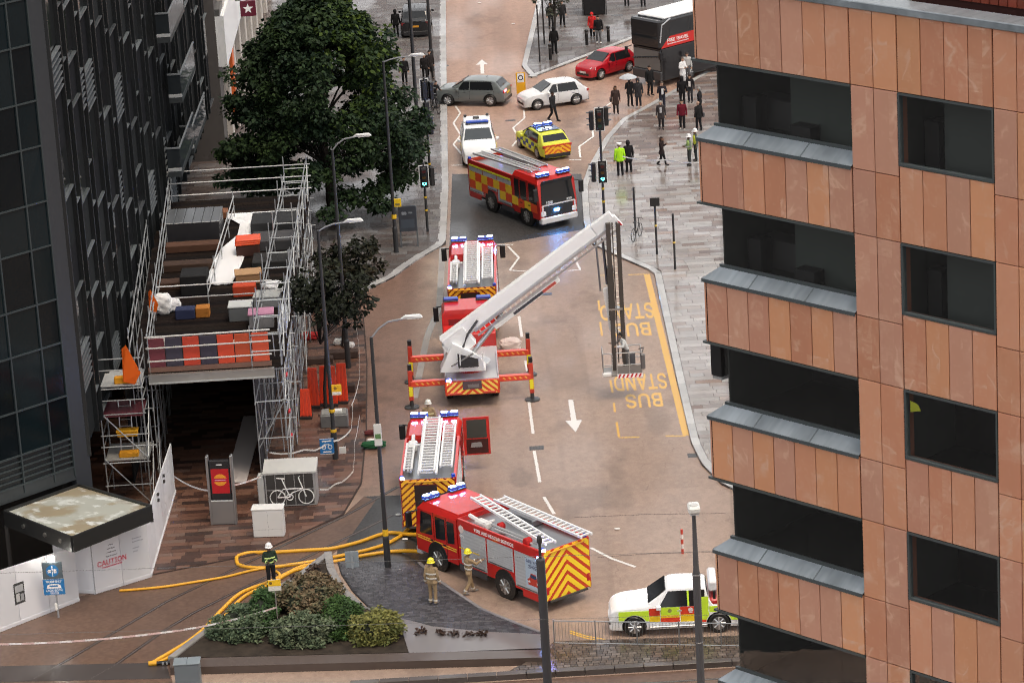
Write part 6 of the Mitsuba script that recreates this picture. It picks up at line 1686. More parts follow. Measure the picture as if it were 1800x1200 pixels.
def street_lamp(base, h, label, arm=None, col=POST, r=0.085, lit=False, group='street lamps'):
    x, y = base[:2]
    z = base[2] if len(base) > 2 else 0.0
    k = thing('street_lamp', label, 'street lamp', group)
    part(B().lathe([(r * 1.5, 0), (r * 1.5, 1.3), (r * 1.05, 1.4), (r * 0.75, h), (0, h)], (x, y, z), col, 10), k, 'pole', 'satin', I4, 40)
    if arm:
        ax_, ay_, rise = arm
        e = np.array([x + ax_, y + ay_, z + h + rise])
        s = np.array([x, y, z + h - 0.05])
        part(B().path([s, s + (e - s) * [0.25, 0.25, 0.55], s + (e - s) * [0.55, 0.55, 0.9], e], 0.035, (0.22, 0.23, 0.24), 6), k, 'arm', 'satin')
        d = (e - s) * [1, 1, 0]
        d /= np.linalg.norm(d)
        M = head4(e[0], e[1], d, e[2])
        part(B().hull([(-0.1, -0.07, 0), (-0.1, 0.07, 0), (0.75, -0.14, 0.02), (0.75, 0.14, 0.02), (0.1, -0.12, 0.11), (0.1, 0.12, 0.11), (0.65, -0.11, 0.11), (0.65, 0.11, 0.11)], (0.60, 0.61, 0.60)), k, 'lantern', 'satin', M)
        part(B().box(0.15, 0.68, -0.09, 0.09, -0.02, 0.018, (0.75, 0.75, 0.7)), f'{k}__lantern', 'lens', 'dark_glass', M)
    return k


k = street_lamp((-5.34, 122.49), 9.45, 'street lamp on the apron left of the front engine, yellow band on its pole', (1.25, 0.1, 0.62))
part(B().lathe([(0.105, 0), (0.115, 0.02), (0.115, 0.26), (0.105, 0.28)], (-5.34, 122.49, 1.35), (0.72, 0.42, 0.02), 10), k, 'yellow_band', 'satin')
k = street_lamp((-7.78, 135.28, 0.05), 10.1, 'street lamp rising beside the cycle sign in front of the scaffold', (1.15, 0.1, 0.25))
for z in (1.25, 2.15):
    part(B().lathe([(0.12, 0), (0.13, 0.02), (0.13, 0.13), (0.12, 0.15)], (-7.78, 135.28, z), (0.65, 0.40, 0.02), 10), k, 'yellow_band', 'satin')
street_lamp((-7.57, 147.54, 0.05), 10.35, 'street lamp whose head stands out against the dark big tree', (1.05, 0.1, 0.5))
k = street_lamp((-5.62, 165.74, 0.1), 10.0, 'street lamp with a yellow sign, beside the dark information panel', (1.35, 0.1, 0.15))
part(B().lathe([(0.12, 0), (0.13, 0.02), (0.13, 0.2), (0.12, 0.22)], (-5.62, 165.74, 1.9), (0.70, 0.45, 0.02), 10), k, 'yellow_band', 'satin')
street_lamp((-4.53, 182.98, 0.1), 12.0, 'tall dark lamp column on the left pavement beyond the signals', None, POST, 0.11)
street_lamp((-3.95, 205.5, 0.1), 11.0, 'tall dark lamp column on the far left pavement in front of the taxi', None, POST, 0.10)
# near columns at the bottom of the picture
k = thing('street_lamp', 'two stage grey lamp column with a white lantern at the bottom right', 'street lamp', 'street lamps')
bx, by = 5.71, 105.42
part(B().lathe([(0.13, 0), (0.13, 5.9), (0.10, 6.05), (0.06, 8.2), (0, 8.2)], (bx, by, 0), (0.085, 0.085, 0.088), 12), k, 'pole', 'satin', I4, 40)
part(B().cbox(bx - 0.2, bx + 0.2, by - 0.45, by + 0.2, 8.18, 8.42, (0.66, 0.66, 0.62), 0.06), k, 'lantern', 'satin')
part(B().box(bx - 0.15, bx + 0.15, by - 0.4, by + 0.1, 8.14, 8.18, (0.5, 0.5, 0.5)).lathe([(0.16, 0), (0.12, 0.05), (0, 0.06)], (bx, by - 0.2, 8.42), (0.5, 0.5, 0.48), 8), f'{k}__lantern', 'lens', 'satin')
part(B().lathe([(0.15, 0), (0.15, 0.03), (0.13, 0.04)], (bx, by, 5.85), (0.4, 0.4, 0.4), 10).lathe([(0.14, 0), (0.14, 0.03), (0.13, 0.04)], (bx, by, 3.4), (0.3, 0.3, 0.3), 10), k, 'joint_ring', 'metal')
k = thing('tram_pole', 'thick dark pole with a small finial, standing in front of the chevron engine', 'pole')
bx, by = 0.52, 106.16
part(B().lathe([(0.17, 0), (0.17, 0.8), (0.15, 0.9), (0.15, 6.45), (0.12, 6.5), (0, 6.5)], (bx, by, 0), (0.045, 0.047, 0.052), 12), k, 'pole', 'satin', I4, 40)
part(B().lathe([(0.05, 0), (0.045, 0.55), (0.09, 0.62), (0.09, 0.75), (0.06, 0.85), (0, 0.88)], (bx, by, 6.45), (0.03, 0.03, 0.033), 8), k, 'finial', 'satin')


def signal(base, heads, h, label):
    """traffic signal: heads are (height of the middle, facing angle in degrees, lit, offset along x)"""
    x, y = base[:2]
    k = thing('traffic_signal', label, 'traffic light', 'traffic signals at the crossing')
    part(B().lathe([(0.07, 0), (0.06, h), (0, h)], (x, y, 0.1), POST, 8), k, 'pole', 'satin', I4, 40)
    for z in (1.2, 1.9):
        part(B().lathe([(0.075, 0), (0.08, 0.01), (0.08, 0.1), (0.075, 0.11)], (x, y, z), (0.55, 0.35, 0.02), 8), k, 'yellow_band', 'satin')
    for zc, deg, lit, off, board in heads:
        M = mat4(x + off, y, zc + 0.1, deg)   # local +y faces the driver
        hk = part(B().cbox(-0.15, 0.15, -0.06, 0.16, -0.50, 0.50, (0.012, 0.012, 0.013), 0.03), k, 'signal_head', 'satin', M)
        if board:
            part(B().box(-0.26, 0.26, 0.03, 0.045, -0.63, 0.63, (0.72, 0.73, 0.72)).box(-0.215, 0.215, 0.046, 0.052, -0.585, 0.585, (0.014, 0.014, 0.015)).box(-0.215, 0.215, 0.023, 0.029, -0.585, 0.585, (0.014, 0.014, 0.015)), hk, 'backing_board', 'satin', M)
        for q, c in ((0.32, (0.10, 0.01, 0.01)), (0.0, (0.10, 0.05, 0.005)), (-0.32, (0.01, 0.06, 0.04))):
            on = lit and q < 0
            g = np.arange(12) * math.pi / 6
            part(B().prism(Polygon([(0.105 * math.cos(t), q + 0.105 * math.sin(t)) for t in g]).difference(Polygon([(0.055 * math.cos(t), q + 0.055 * math.sin(t)) for t in g])) if on else Polygon([(0.1 * math.cos(t), q + 0.1 * math.sin(t)) for t in g]), 0.16, 0.175, c if not on else (0.05, 0.8, 0.6), 'y'), hk, 'green_lamp' if on else 'lens', 'satin', M, light=(0.1, 2.6, 1.9) if on else None)
            part(B().hull([(-0.12, 0.16, q + 0.08), (0.12, 0.16, q + 0.08), (-0.12, 0.16, q + 0.125), (0.12, 0.16, q + 0.125), (-0.10, 0.32, q + 0.10), (0.10, 0.32, q + 0.10)], (0.012, 0.012, 0.012)), hk, 'visor', 'satin', M)
    return k


signal((-4.04, 169.29), [(2.95, 180, True, 0, True), (2.95, -70, False, 0.35, False)], 3.7, 'traffic signal on the left pavement showing a green light towards the viewer')
signal((5.17, 168.9), [(2.75, 180, True, 0.02, True), (2.75, 80, False, -0.38, False), (5.55, 180, False, 0.0, True), (5.5, 80, False, -0.36, False), (5.7, -90, False, 0.3, False)], 6.2, 'tall double traffic signal on the right kerb with a green light')
signal((-3.92, 178.6), [(5.3, 20, False, 0.0, True), (5.25, -70, False, 0.3, False), (4.1, 30, False, 0.05, False), (3.3, -60, False, 0.15, False)], 6.0, 'tall dark traffic signal seen from behind on the left pavement')


def pole(base, h, label, name='sign_post', cat='post', r=0.055, col=POST, band=None, group=None):
    x, y = base[:2]
    z = base[2] if len(base) > 2 else 0.1
    k = thing(name, label, cat, group)
    part(B().lathe([(r, 0), (r, h), (r * 0.6, h + 0.02), (0, h + 0.02)], (x, y, z), col, 8), k, 'pole', 'satin', I4, 40)
    if band:
        part(B().lathe([(r * 1.15, 0), (r * 1.3, 0.01), (r * 1.3, 0.08), (r * 1.15, 0.09)], (x, y, z + band), (0.68, 0.50, 0.12), 8), k, 'yellow_band', 'satin')
    return k


def sign_plate(k, x, y, z0, z1, w, col, name='plate', t=0.03, back=None, mat='satin'):
    return part(B().cbox(x - w / 2, x + w / 2, y - t - 0.06, y - 0.06, z0, z1, col, 0.008), k, name, mat)


k = pole((7.53, 162.66), 2.6, 'post with a square black sign plate on the right pavement', band=1.45)
part(B().cbox(7.53 - 0.24, 7.53 + 0.24, 162.55, 162.6, 2.62, 3.06, (0.02, 0.02, 0.021), 0.01), k, 'plate', 'satin')
pole((8.26, 159.82), 2.85, 'plain dark post on the right pavement nearest the sandstone block', band=1.35)
pole((6.7, 167.5), 2.2, 'dark post that the bicycle leans on, right pavement')
pole((2.78, 206.2), 3.6, 'slim dark post on the tip of the far pavement', r=0.05)
pole((3.2, 211.1), 4.6, 'taller slim dark post near the small street tree', r=0.055)
for i, p in enumerate(((3.46, 206.57), (5.88, 210.06), (7.29, 210.66))):
    b = B().lathe([(0.10, 0), (0.10, 0.86), (0.12, 0.88), (0.12, 0.95), (0.09, 1.0), (0, 1.02)], (*p, 0.1), (0.016, 0.016, 0.018), 10)
    k = solo(b, 'bollard', ('black bollard left, next to the tree on the far pavement', 'black bollard standing left of the red coated person', 'black bollard right of the red coated person')[i], 'bollard', 'satin', I4, 40, 'bollards on the far pavement')
    part(B().lathe([(0.105, 0), (0.11, 0.01), (0.11, 0.06), (0.105, 0.07)], (*p, 0.85), (0.10, 0.10, 0.10), 10), k, 'reflective_ring', 'satin')
k = pole((1.45, 197.6, 0.0), 1.3, 'yellow and white temporary road sign left of the silver car', 'road_sign', 'sign', 0.03)
s = part(B().cbox(1.45 - 0.28, 1.45 + 0.28, 197.5, 197.54, 0.25, 1.55, (0.80, 0.42, 0.02), 0.01), k, 'yellow_board', 'satin')
part(B().box(1.45 - 0.2, 1.45 + 0.2, 197.49, 197.5, 0.95, 1.5, WHITE), s, 'white_panel', 'satin')
part(B().prism(Polygon([(1.45 + 0.16 * math.cos(a), 1.23 + 0.16 * math.sin(a)) for a in np.linspace(0, 6.28, 14)]).difference(Polygon([(1.45 + 0.10 * math.cos(a), 1.23 + 0.10 * math.sin(a)) for a in np.linspace(0, 6.28, 14)])), 197.48, 197.49, (0.05, 0.05, 0.06), 'y'), s, 'ring_symbol', 'satin')
# yellow sign on the lamp by the information panel
k = thing('lamp_sign', 'small yellow sign fixed high on the lamp beside the information panel', 'sign')
part(B().cbox(-5.56, -5.2, 165.55, 165.59, 2.55, 2.98, (0.74, 0.50, 0.02), 0.01), k, 'plate', 'satin')
part(B().box(-5.5, -5.28, 165.53, 165.55, 2.62, 2.74, (0.2, 0.16, 0.05)), k, 'print', 'satin')
k = thing('lamp_sign', 'yellow and white sign on the lamp beside the orange barriers', 'sign')
part(B().cbox(-7.72, -7.3, 135.1, 135.14, 2.95, 3.42, (0.75, 0.42, 0.02), 0.01), k, 'plate', 'satin')
part(B().box(-7.7, -7.32, 135.09, 135.1, 2.97, 3.1, (0.7, 0.68, 0.6)).prism(Polygon([(-7.56 + 0.07 * math.cos(a), 3.26 + 0.07 * math.sin(a)) for a in np.linspace(0, 6.28, 10)]), 135.09, 135.1, (0.25, 0.12, 0.02), 'y'), k, 'print', 'satin')
# blue cycle sign
k = thing('cycle_sign', 'blue square cycle route sign with a white bicycle on the lamp by the locker', 'sign')
c = (-8.1, 135.15)
part(B().cbox(c[0] - 0.3, c[0] + 0.3, c[1] - 0.03, c[1], 0.34, 1.04, (0.02, 0.16, 0.42), 0.01), k, 'plate', 'satin')
b = B()
for q in (-0.13, 0.13):
    b.prism(Point_ring := Polygon([(c[0] + q + 0.1 * math.cos(a), 0.66 + 0.1 * math.sin(a)) for a in np.linspace(0, 6.28, 14)]).difference(Polygon([(c[0] + q + 0.065 * math.cos(a), 0.66 + 0.065 * math.sin(a)) for a in np.linspace(0, 6.28, 14)])), c[1] - 0.04, c[1] - 0.03, WHITE, 'y')
b.box(c[0] - 0.12, c[0] + 0.12, c[1] - 0.04, c[1] - 0.03, 0.76, 0.79, WHITE).box(c[0] - 0.2, c[0] + 0.2, c[1] - 0.04, c[1] - 0.03, 0.90, 0.95, WHITE).box(c[0] - 0.18, c[0] + 0.18, c[1] - 0.04, c[1] - 0.03, 0.42, 0.47, WHITE)
b.box(c[0] - 0.3, c[0] + 0.3, c[1] - 0.036, c[1] - 0.03, 0.34, 0.36, WHITE).box(c[0] - 0.3, c[0] + 0.3, c[1] - 0.036, c[1] - 0.03, 1.02, 1.04, WHITE)
part(b, k, 'symbol', 'satin')
part(B().cbox(c[0] + 0.5, c[0] + 0.8, c[1] + 0.0, c[1] + 0.03, 0.3, 0.62, (0.6, 0.6, 0.58), 0.01), k, 'side_plate', 'satin')

# free standing information panel, cycle locker, phone kiosk, white cabinet
k = thing('information_panel', 'dark free standing information panel on two legs, left pavement', 'information panel')
for x in (-5.37, -4.52):
    part(B().box(x - 0.04, x + 0.04, 166.55, 166.65, 0.1, 2.2, (0.10, 0.11, 0.12)), k, 'leg', 'satin')
pn = part(B().cbox(-5.4, -4.5, 166.5, 166.6, 0.95, 2.3, (0.035, 0.045, 0.06), 0.02), k, 'panel', 'dark_glass')
part(B().box(-5.25, -5.0, 166.49, 166.5, 1.85, 2.0, (0.2, 0.22, 0.25)).box(-4.9, -4.7, 166.49, 166.5, 1.9, 1.98, (0.16, 0.18, 0.2)).box(-5.3, -4.62, 166.492, 166.5, 1.15, 1.6, (0.05, 0.065, 0.085)), pn, 'print', 'satin')
k = thing('phone_kiosk', 'slim street kiosk with a red advert screen between silver uprights', 'kiosk')
Mk = head4(-12.07, 128.3, (1, -0.10), 0.05)
part(B().cbox(-0.5, 0.5, -0.12, 0.12, 0, 1.05, (0.42, 0.43, 0.43), 0.03), k, 'base', 'metal', Mk)
part(B().cbox(-0.42, 0.42, -0.10, 0.10, 1.05, 2.75, (0.016, 0.016, 0.018), 0.02), k, 'body', 'satin', Mk)
for s in (-1, 1):
    part(B().cbox(s * 0.49 - 0.05, s * 0.49 + 0.05, -0.15, 0.15, 0, 2.95, (0.42, 0.43, 0.43), 0.02), k, 'upright', 'metal', Mk)
sc = part(B().box(-0.36, 0.36, -0.108, -0.10, 1.35, 2.4, (0.45, 0.012, 0.018)), k, 'advert_screen', 'satin', Mk, label='lit red advert screen')
part(B().prism(Polygon([(0.27 * math.cos(a), 1.93 + 0.25 * math.sin(a)) for a in np.linspace(0, 6.28, 22)]), -0.116, -0.108, (0.75, 0.28, 0.03), 'y').box(-0.30, 0.30, -0.122, -0.116, 1.86, 2.0, (0.45, 0.012, 0.05)).box(-0.22, 0.22, -0.126, -0.122, 1.91, 1.95, (0.65, 0.3, 0.35)), sc, 'round_emblem', 'satin', Mk)
part(B().box(-0.12, 0.12, -0.112, -0.10, 2.55, 2.6, (0.6, 0.6, 0.6)), k, 'small_print', 'satin', Mk)
k = thing('cycle_locker', 'grey cycle locker block with a white bicycle outline across its dark doors', 'locker')
Ml = head4(-9.38, 130.3, (1, -0.04), 0.05)
part(B().cbox(-1.05, 1.05, -0.45, 0.55, 0.0, 1.5, (0.30, 0.30, 0.295), 0.03), k, 'housing', 'satin', Ml)
part(B().hull([(-1.1, -0.5, 1.5), (1.1, -0.5, 1.5), (-1.1, 0.6, 1.72), (1.1, 0.6, 1.72), (-1.1, -0.5, 1.42), (1.1, -0.5, 1.42), (-1.1, 0.6, 1.45), (1.1, 0.6, 1.45)], (0.46, 0.46, 0.44)), k, 'lid', 'satin', Ml)
for i in range(5):
    for r in range(2):
        part(B().cbox(-0.98 + i * 0.39, -0.98 + i * 0.39 + 0.36, -0.475, -0.45, 0.08 + r * 0.68, 0.72 + r * 0.68, (0.045, 0.043, 0.042), 0.008), k, 'door', 'satin', Ml)
part(B().cbox(-1.36, -1.08, -0.40, 0.2, 0.1, 1.3, (0.45, 0.46, 0.45), 0.03), k, 'control_box', 'satin', Ml)
yb = -0.49
b = B()
ring_ = lambda cx, cz, r: [(cx + r * math.cos(a), yb, cz + r * math.sin(a)) for a in np.linspace(0, 6.283, 24)]  # noqa: E731
for cx in (-0.55, 0.62):
    b.path(ring_(cx, 0.42, 0.31), 0.022, (0.78, 0.78, 0.77), 5)
b.path(ring_(-0.05, 0.42, 0.13), 0.022, (0.78, 0.78, 0.77), 5)
for p in ([(-0.55, 0.42), (-0.3, 0.78), (0.5, 0.78)], [(-0.05, 0.42), (0.05, 0.6), (0.45, 0.74)], [(-0.05, 0.42), (-0.35, 1.25)], [(0.62, 0.42), (0.35, 1.25), (0.42, 1.32)], [(-0.55, 1.26), (-0.2, 1.22)], [(-0.55, 0.42), (-0.05, 0.42)]):
    b.path([(x, yb, z) for x, z in p], 0.026, (0.78, 0.78, 0.77), 5)
part(b, k, 'bicycle_outline', 'satin', Ml)
k = thing('white_cabinet', 'plain white street cabinet in front of the cycle locker', 'cabinet')
Mc = head4(-10.15, 126.75, (1, -0.08), 0.05)
part(B().cbox(-0.62, 0.62, -0.28, 0.28, 0, 1.15, (0.62, 0.62, 0.60), 0.03), k, 'body', 'satin', Mc)
part(B().cbox(-0.65, 0.65, -0.31, 0.31, 1.15, 1.22, (0.66, 0.66, 0.64), 0.02), k, 'lid', 'satin', Mc)
part(B().box(-0.004, 0.004, -0.284, -0.28, 0.05, 1.12, (0.3, 0.3, 0.3)).box(-0.6, 0.6, -0.284, -0.28, 0.32, 0.335, (0.45, 0.45, 0.44)), k, 'door_seam', 'satin', Mc)
k = thing('grey_cabinet', 'grey blue street cabinet cut by the bottom edge of the picture', 'cabinet')
q = np.array((-12.33, 112.17))
part(B().cbox(q[0] - 0.45, q[0] + 0.45, q[1] - 0.4, q[1] + 0.2, 0, 1.0, (0.13, 0.155, 0.17), 0.03), k, 'body', 'satin')
part(B().cbox(q[0] - 0.48, q[0] - 0.01, q[1] - 0.43, q[1] + 0.23, 1.0, 1.04, (0.18, 0.21, 0.23), 0.01).cbox(q[0] + 0.01, q[0] + 0.48, q[1] - 0.43, q[1] + 0.23, 1.0, 1.04, (0.18, 0.21, 0.23), 0.01), k, 'lid', 'satin')

# blue tram sign in front of the hoarding, with its small lamp
k = pole((-17.84, 119.42, 0.0), 2.35, 'tramway warning sign on a pole before the hoarding, two blue plates and a lamp', 'tram_sign', 'sign', 0.035, (0.28, 0.29, 0.30))
x, y = -17.88, 119.38
part(B().cbox(x - 0.38, x + 0.38, y - 0.04, y, 1.62, 2.3, (0.09, 0.12, 0.14), 0.01), k, 'upper_plate', 'satin')
part(B().prism(Polygon([(x + 0.24 * math.cos(a), 1.95 + 0.24 * math.sin(a)) for a in np.linspace(0, 6.28, 22)]), y - 0.05, y - 0.04, (0.02, 0.17, 0.42), 'y').box(x - 0.015, x + 0.015, y - 0.056, y - 0.05, 1.74, 2.16, WHITE).box(x - 0.17, x - 0.05, y - 0.056, y - 0.05, 1.88, 2.0, WHITE).box(x + 0.05, x + 0.15, y - 0.056, y - 0.05, 1.86, 2.02, WHITE), f'{k}__upper_plate', 'roundel', 'satin')
lp = part(B().cbox(x - 0.40, x + 0.40, y - 0.045, y - 0.005, 0.98, 1.60, (0.02, 0.17, 0.42), 0.01), k, 'lower_plate', 'satin')
tram = Polygon([(x - 0.28, 1.24), (x + 0.28, 1.24), (x + 0.25, 1.38), (x + 0.1, 1.42), (x - 0.1, 1.42), (x - 0.25, 1.38)])
part(B().prism(tram, y - 0.055, y - 0.045, WHITE, 'y').box(x - 0.16, x + 0.16, y - 0.06, y - 0.055, 1.31, 1.37, (0.02, 0.17, 0.42)).text('TRAMWAY', 0.085, plate((x, y - 0.046, 1.475), (1, 0, 0), (0, 0, 1)), WHITE, 0.008).text('LOOK BOTH', 0.08, plate((x, y - 0.046, 1.12), (1, 0, 0), (0, 0, 1)), WHITE, 0.008).text('WAYS', 0.08, plate((x, y - 0.046, 1.01), (1, 0, 0), (0, 0, 1)), WHITE, 0.008), lp, 'lettering', 'satin')
part(B().cbox(x - 0.12, x + 0.12, y - 0.14, y + 0.05, 2.34, 2.54, (0.9, 0.88, 0.8), 0.03), k, 'sign_lamp', 'satin', light=(4.5, 4.3, 3.8))
part(B().lathe([(0.05, 0), (0.05, 0.25), (0, 0.26)], (x, y, 0.35), (0.8, 0.8, 0.75), 8), k, 'white_sleeve', 'satin')
# yellow and white notice on a thin post in the shrubs, small sign seen from behind on the apron
k = pole((-9.33, 116.72, 0.2), 1.6, 'thin grey post in the shrubs with a yellow and white notice', 'notice_post', 'sign', 0.02, (0.25, 0.22, 0.2))
part(B().cbox(-9.33 - 0.24, -9.33 + 0.24, 116.64, 116.68, 1.68, 2.12, (0.66, 0.64, 0.58), 0.008), k, 'plate', 'satin')
part(B().box(-9.33 - 0.24, -9.33 + 0.24, 116.625, 116.64, 1.88, 2.12, (0.80, 0.48, 0.02)).prism(Polygon([(-9.47 + 0.06 * math.cos(a), 2.0 + 0.06 * math.sin(a)) for a in np.linspace(0, 6.28, 10)]), 116.615, 116.625, (0.2, 0.12, 0.02), 'y'), f'{k}__plate', 'yellow_top', 'satin')
q = np.array((-6.67, 121.69))
k = pole((q[0], q[1], 0.05), 1.05, 'small grey sign seen from behind between the hoses and the lamp', 'road_sign', 'sign', 0.03, (0.2, 0.21, 0.22))
part(B().cbox(q[0] - 0.26, q[0] + 0.26, q[1] + 0.0, q[1] + 0.03, 0.42, 1.1, (0.24, 0.28, 0.31), 0.01).box(q[0] - 0.04, q[0] + 0.04, q[1] - 0.04, q[1], 0.4, 1.12, (0.3, 0.33, 0.35)), k, 'plate', 'satin')
# white bin-like sign panel fixed to the front lamp
b = B().cbox(-5.5, -5.2, 122.32, 122.36, 5.1, 6.0, (0.60, 0.60, 0.58), 0.02)
k = solo(b, 'lamp_banner', 'white narrow notice fixed halfway up the lamp on the apron', 'sign', 'satin', mat4(0.0, 0.0, 0.0))
part(B().box(-5.46, -5.24, 122.31, 122.32, 5.4, 5.6, (0.1, 0.2, 0.08)), k, 'print', 'satin')

# orange folded barriers and the grey box by the scaffold
OR = (0.75, 0.055, 0.012)
for i, (x, y, d, lab) in enumerate(((-9.25, 140.8, 10, 'orange plastic barrier panel, leftmost and lowest of the upright stack'), (-8.95, 142.2, 10, 'orange plastic barrier panel, second from left in the upright stack'), (-8.45, 142.4, 4, 'orange plastic barrier panel, third from left in the upright stack'), (-8.15, 142.3, 8, 'orange plastic barrier panel, fourth from left in the upright stack'), (-7.7, 142.6, 5, 'orange plastic barrier panel, right of the lamp column'))):
    M = mat4(x, y, 0.06, d - 12)
    h = 1.25 if i == 0 else 1.75
    k = thing('orange_barrier', lab, 'barrier', 'orange barriers stacked by the scaffold')
    part(B().hull([(-0.26, -0.05, 0.1), (0.26, -0.05, 0.1), (-0.26, 0.08, 0.1), (0.26, 0.08, 0.1), (-0.20, 0.25, h), (0.20, 0.25, h), (-0.20, 0.32, h), (0.20, 0.32, h)], OR), k, 'panel', 'satin', M)
    for q in (-0.16, 0.0, 0.16):
        part(B().hull([(q - 0.05, -0.08, 0.15), (q + 0.05, -0.08, 0.15), (q - 0.05, 0.22, h - 0.1), (q + 0.05, 0.22, h - 0.1), (q - 0.05, 0.0, 0.15), (q + 0.05, 0.0, 0.15)], np.array(OR) * 0.8), k, 'rib', 'satin', M)
    part(B().box(-0.28, 0.28, -0.2, 0.3, 0, 0.1, (0.03, 0.03, 0.03)), k, 'foot', 'satin', M)
k = thing('grey_bin', 'grey open box with white scraps beside the orange barriers', 'box')
part(B().cbox(-8.55, -7.35, 139.3, 140.2, 0.05, 0.62, (0.13, 0.13, 0.13), 0.03), k, 'box', 'satin')
part(B().box(-8.48, -7.42, 139.38, 140.12, 0.6, 0.66, (0.22, 0.22, 0.21)).box(-8.0, -7.6, 139.6, 139.9, 0.66, 0.72, (0.7, 0.7, 0.68)), k, 'contents', 'matte')
for i, (p, s_, c, lab) in enumerate((((-9.53, 152.27), (0.9, 0.5, 0.35), (0.50, 0.03, 0.03), 'red scrap of sheeting behind the scaffold by the small tree'), ((-8.09, 151.12), (0.55, 0.4, 0.3), (0.66, 0.65, 0.62), 'white bag on the paving left of the side lane'), ((-7.62, 150.60), (0.5, 0.35, 0.25), (0.66, 0.66, 0.66), 'second white bag right of the first on the paving'), ((-6.27, 138.13), (0.7, 0.3, 0.2), (0.10, 0.02, 0.02), 'dark red scrap on the paving by the lamp'), ((-6.18, 136.43), (1.0, 0.4, 0.3), (0.01, 0.07, 0.025), 'green crumpled cloth on the paving by the lamp'),
                          ((-6.32, 137.25), (0.35, 0.2, 0.12), (0.68, 0.66, 0.62), 'small white scrap above the green cloth'), ((-0.07, 148.97), (1.0, 0.7, 0.55), (0.58, 0.50, 0.46), 'pale sheeted heap on the road beside the platform truck'))):
    crumple((p[0], p[1], 0.05 if i < 6 else 0.0), s_, c, lab, 'scrap_heap' if i < 6 else 'sheeted_heap', 'debris', seed=20 + i)
for i, (p, s_) in enumerate((((-7.90, 149.11), (1.5, 0.5, 0.35)), ((-7.81, 144.16), (1.3, 0.5, 0.35)), ((-8.99, 148.48), (1.4, 0.45, 0.3)))):
    crate((p[0], p[1], 0.05), s_, (0.055, 0.035, 0.03), ('dark stone bench right of the small tree trunk', 'dark stone bench below the yellow lamp sign', 'dark stone bench beside the scaffold, left of the small trees')[i], 'stone_bench', 'bench', group=None)
for i, p in enumerate(((-10.12, 124.04), (-4.71, 125.43), (-4.87, 122.11), (-6.88, 122.02), (-5.02, 128.22), (-0.40, 128.22), (3.72, 125.17), (-0.83, 224.94), (1.32, 217.79))):
    crumple((p[0], p[1], 0.05 if i in (0,) else 0.01), (0.22, 0.14, 0.05), (0.66, 0.65, 0.62), 'tiny scrap of pale litter on the ground', 'litter', 'litter', seed=40 + i, group='scraps of pale litter')
k = thing('marker_post', 'low red and white ringed post on the near carriageway', 'post')
q = (6.12, 122.19)
for i in range(5):
    part(B().lathe([(0.05, 0), (0.05, 0.2), (0, 0.2)], (q[0] , q[1], i * 0.2), ((0.5, 0.05, 0.03), (0.75, 0.74, 0.7))[i % 2], 8), k, 'ring', 'satin')


# bicycle against the post, cycles parked by the left signals
def bicycle(M, label, col=(0.02, 0.02, 0.022), group=None):
    k = thing('bicycle', label, 'bicycle', group)
    for x in (-0.52, 0.52):
        t = np.linspace(0, 2 * math.pi, 22)
        w = part(B().path([(x + 0.33 * math.cos(a), 0, 0.34 + 0.33 * math.sin(a)) for a in t], 0.022, RUBBER, 5), k, 'wheel', 'satin', M)
        b = B()
        for i in range(6):
            a = i * math.pi / 6
            b.tube((x - 0.31 * math.cos(a), 0, 0.34 - 0.31 * math.sin(a)), (x + 0.31 * math.cos(a), 0, 0.34 + 0.31 * math.sin(a)), 0.004, (0.3, 0.3, 0.3), 3)
        part(b, w, 'spokes', 'metal', M)
    b = B()
    for p in ([(-0.52, 0.34), (-0.05, 0.30), (0.38, 0.78), (-0.18, 0.80), (-0.05, 0.30)], [(-0.52, 0.34), (-0.18, 0.80), (-0.21, 0.92)], [(0.52, 0.34), (0.36, 0.88), (0.34, 1.0)]):
        b.path([(x, 0, z) for x, z in p], 0.02, col, 5)
    part(b, k, 'frame', 'satin', M)
    part(B().path([(0.30, -0.27, 1.0), (0.36, -0.1, 1.02), (0.36, 0.1, 1.02), (0.30, 0.27, 1.0)], 0.016, BLACK, 5), k, 'handlebar', 'satin', M)
    part(B().cbox(-0.34, -0.08, -0.07, 0.07, 0.92, 0.98, BLACK, 0.02), k, 'saddle', 'satin', M)
    part(B().wheel(-0.05, 0.03, 0.30, 0.09, 0.02, (0.1, 0.1, 0.1), 10).tube((-0.05, 0.05, 0.3), (0.05, 0.1, 0.2), 0.012, BLACK, 4), k, 'crank', 'metal', M)
    return k


bicycle(mat4(6.68, 165.6, 0.1, 68), 'dark bicycle locked to the post on the right pavement')
for i, (p, d) in enumerate((((-4.27, 198.94), 95), ((-3.99, 198.01), 100), ((-4.32, 195.55), 92), ((-3.71, 194.84), 110), ((-4.16, 191.53), 92), ((-4.43, 187.25), 85))):
    bicycle(mat4(p[0], p[1], 0.1, d), 'dark bicycle parked among the cycles on the left pavement, ' + ('first', 'second', 'third', 'fourth', 'fifth', 'sixth')[i] + ' from the far end', (0.03, 0.03, 0.035) if i % 2 else (0.2, 0.2, 0.21), 'cycles parked on the left pavement')
for i, p in enumerate(((-4.19, 197.78), (-4.18, 194.26), (-4.31, 189.57))):
    b = B().path([(p[0] - 0.02, p[1] - 0.4, 0.1), (p[0] - 0.02, p[1] - 0.4, 0.85), (p[0], p[1] - 0.3, 0.92), (p[0], p[1] + 0.3, 0.92), (p[0], p[1] + 0.4, 0.85), (p[0], p[1] + 0.4, 0.1)], 0.028, (0.5, 0.51, 0.52), 6)
    solo(b, 'cycle_stand', ('farthest', 'middle', 'nearest')[i] + ' steel hoop cycle stand on the left pavement', 'cycle stand', 'metal', group='steel cycle stands on the left pavement')

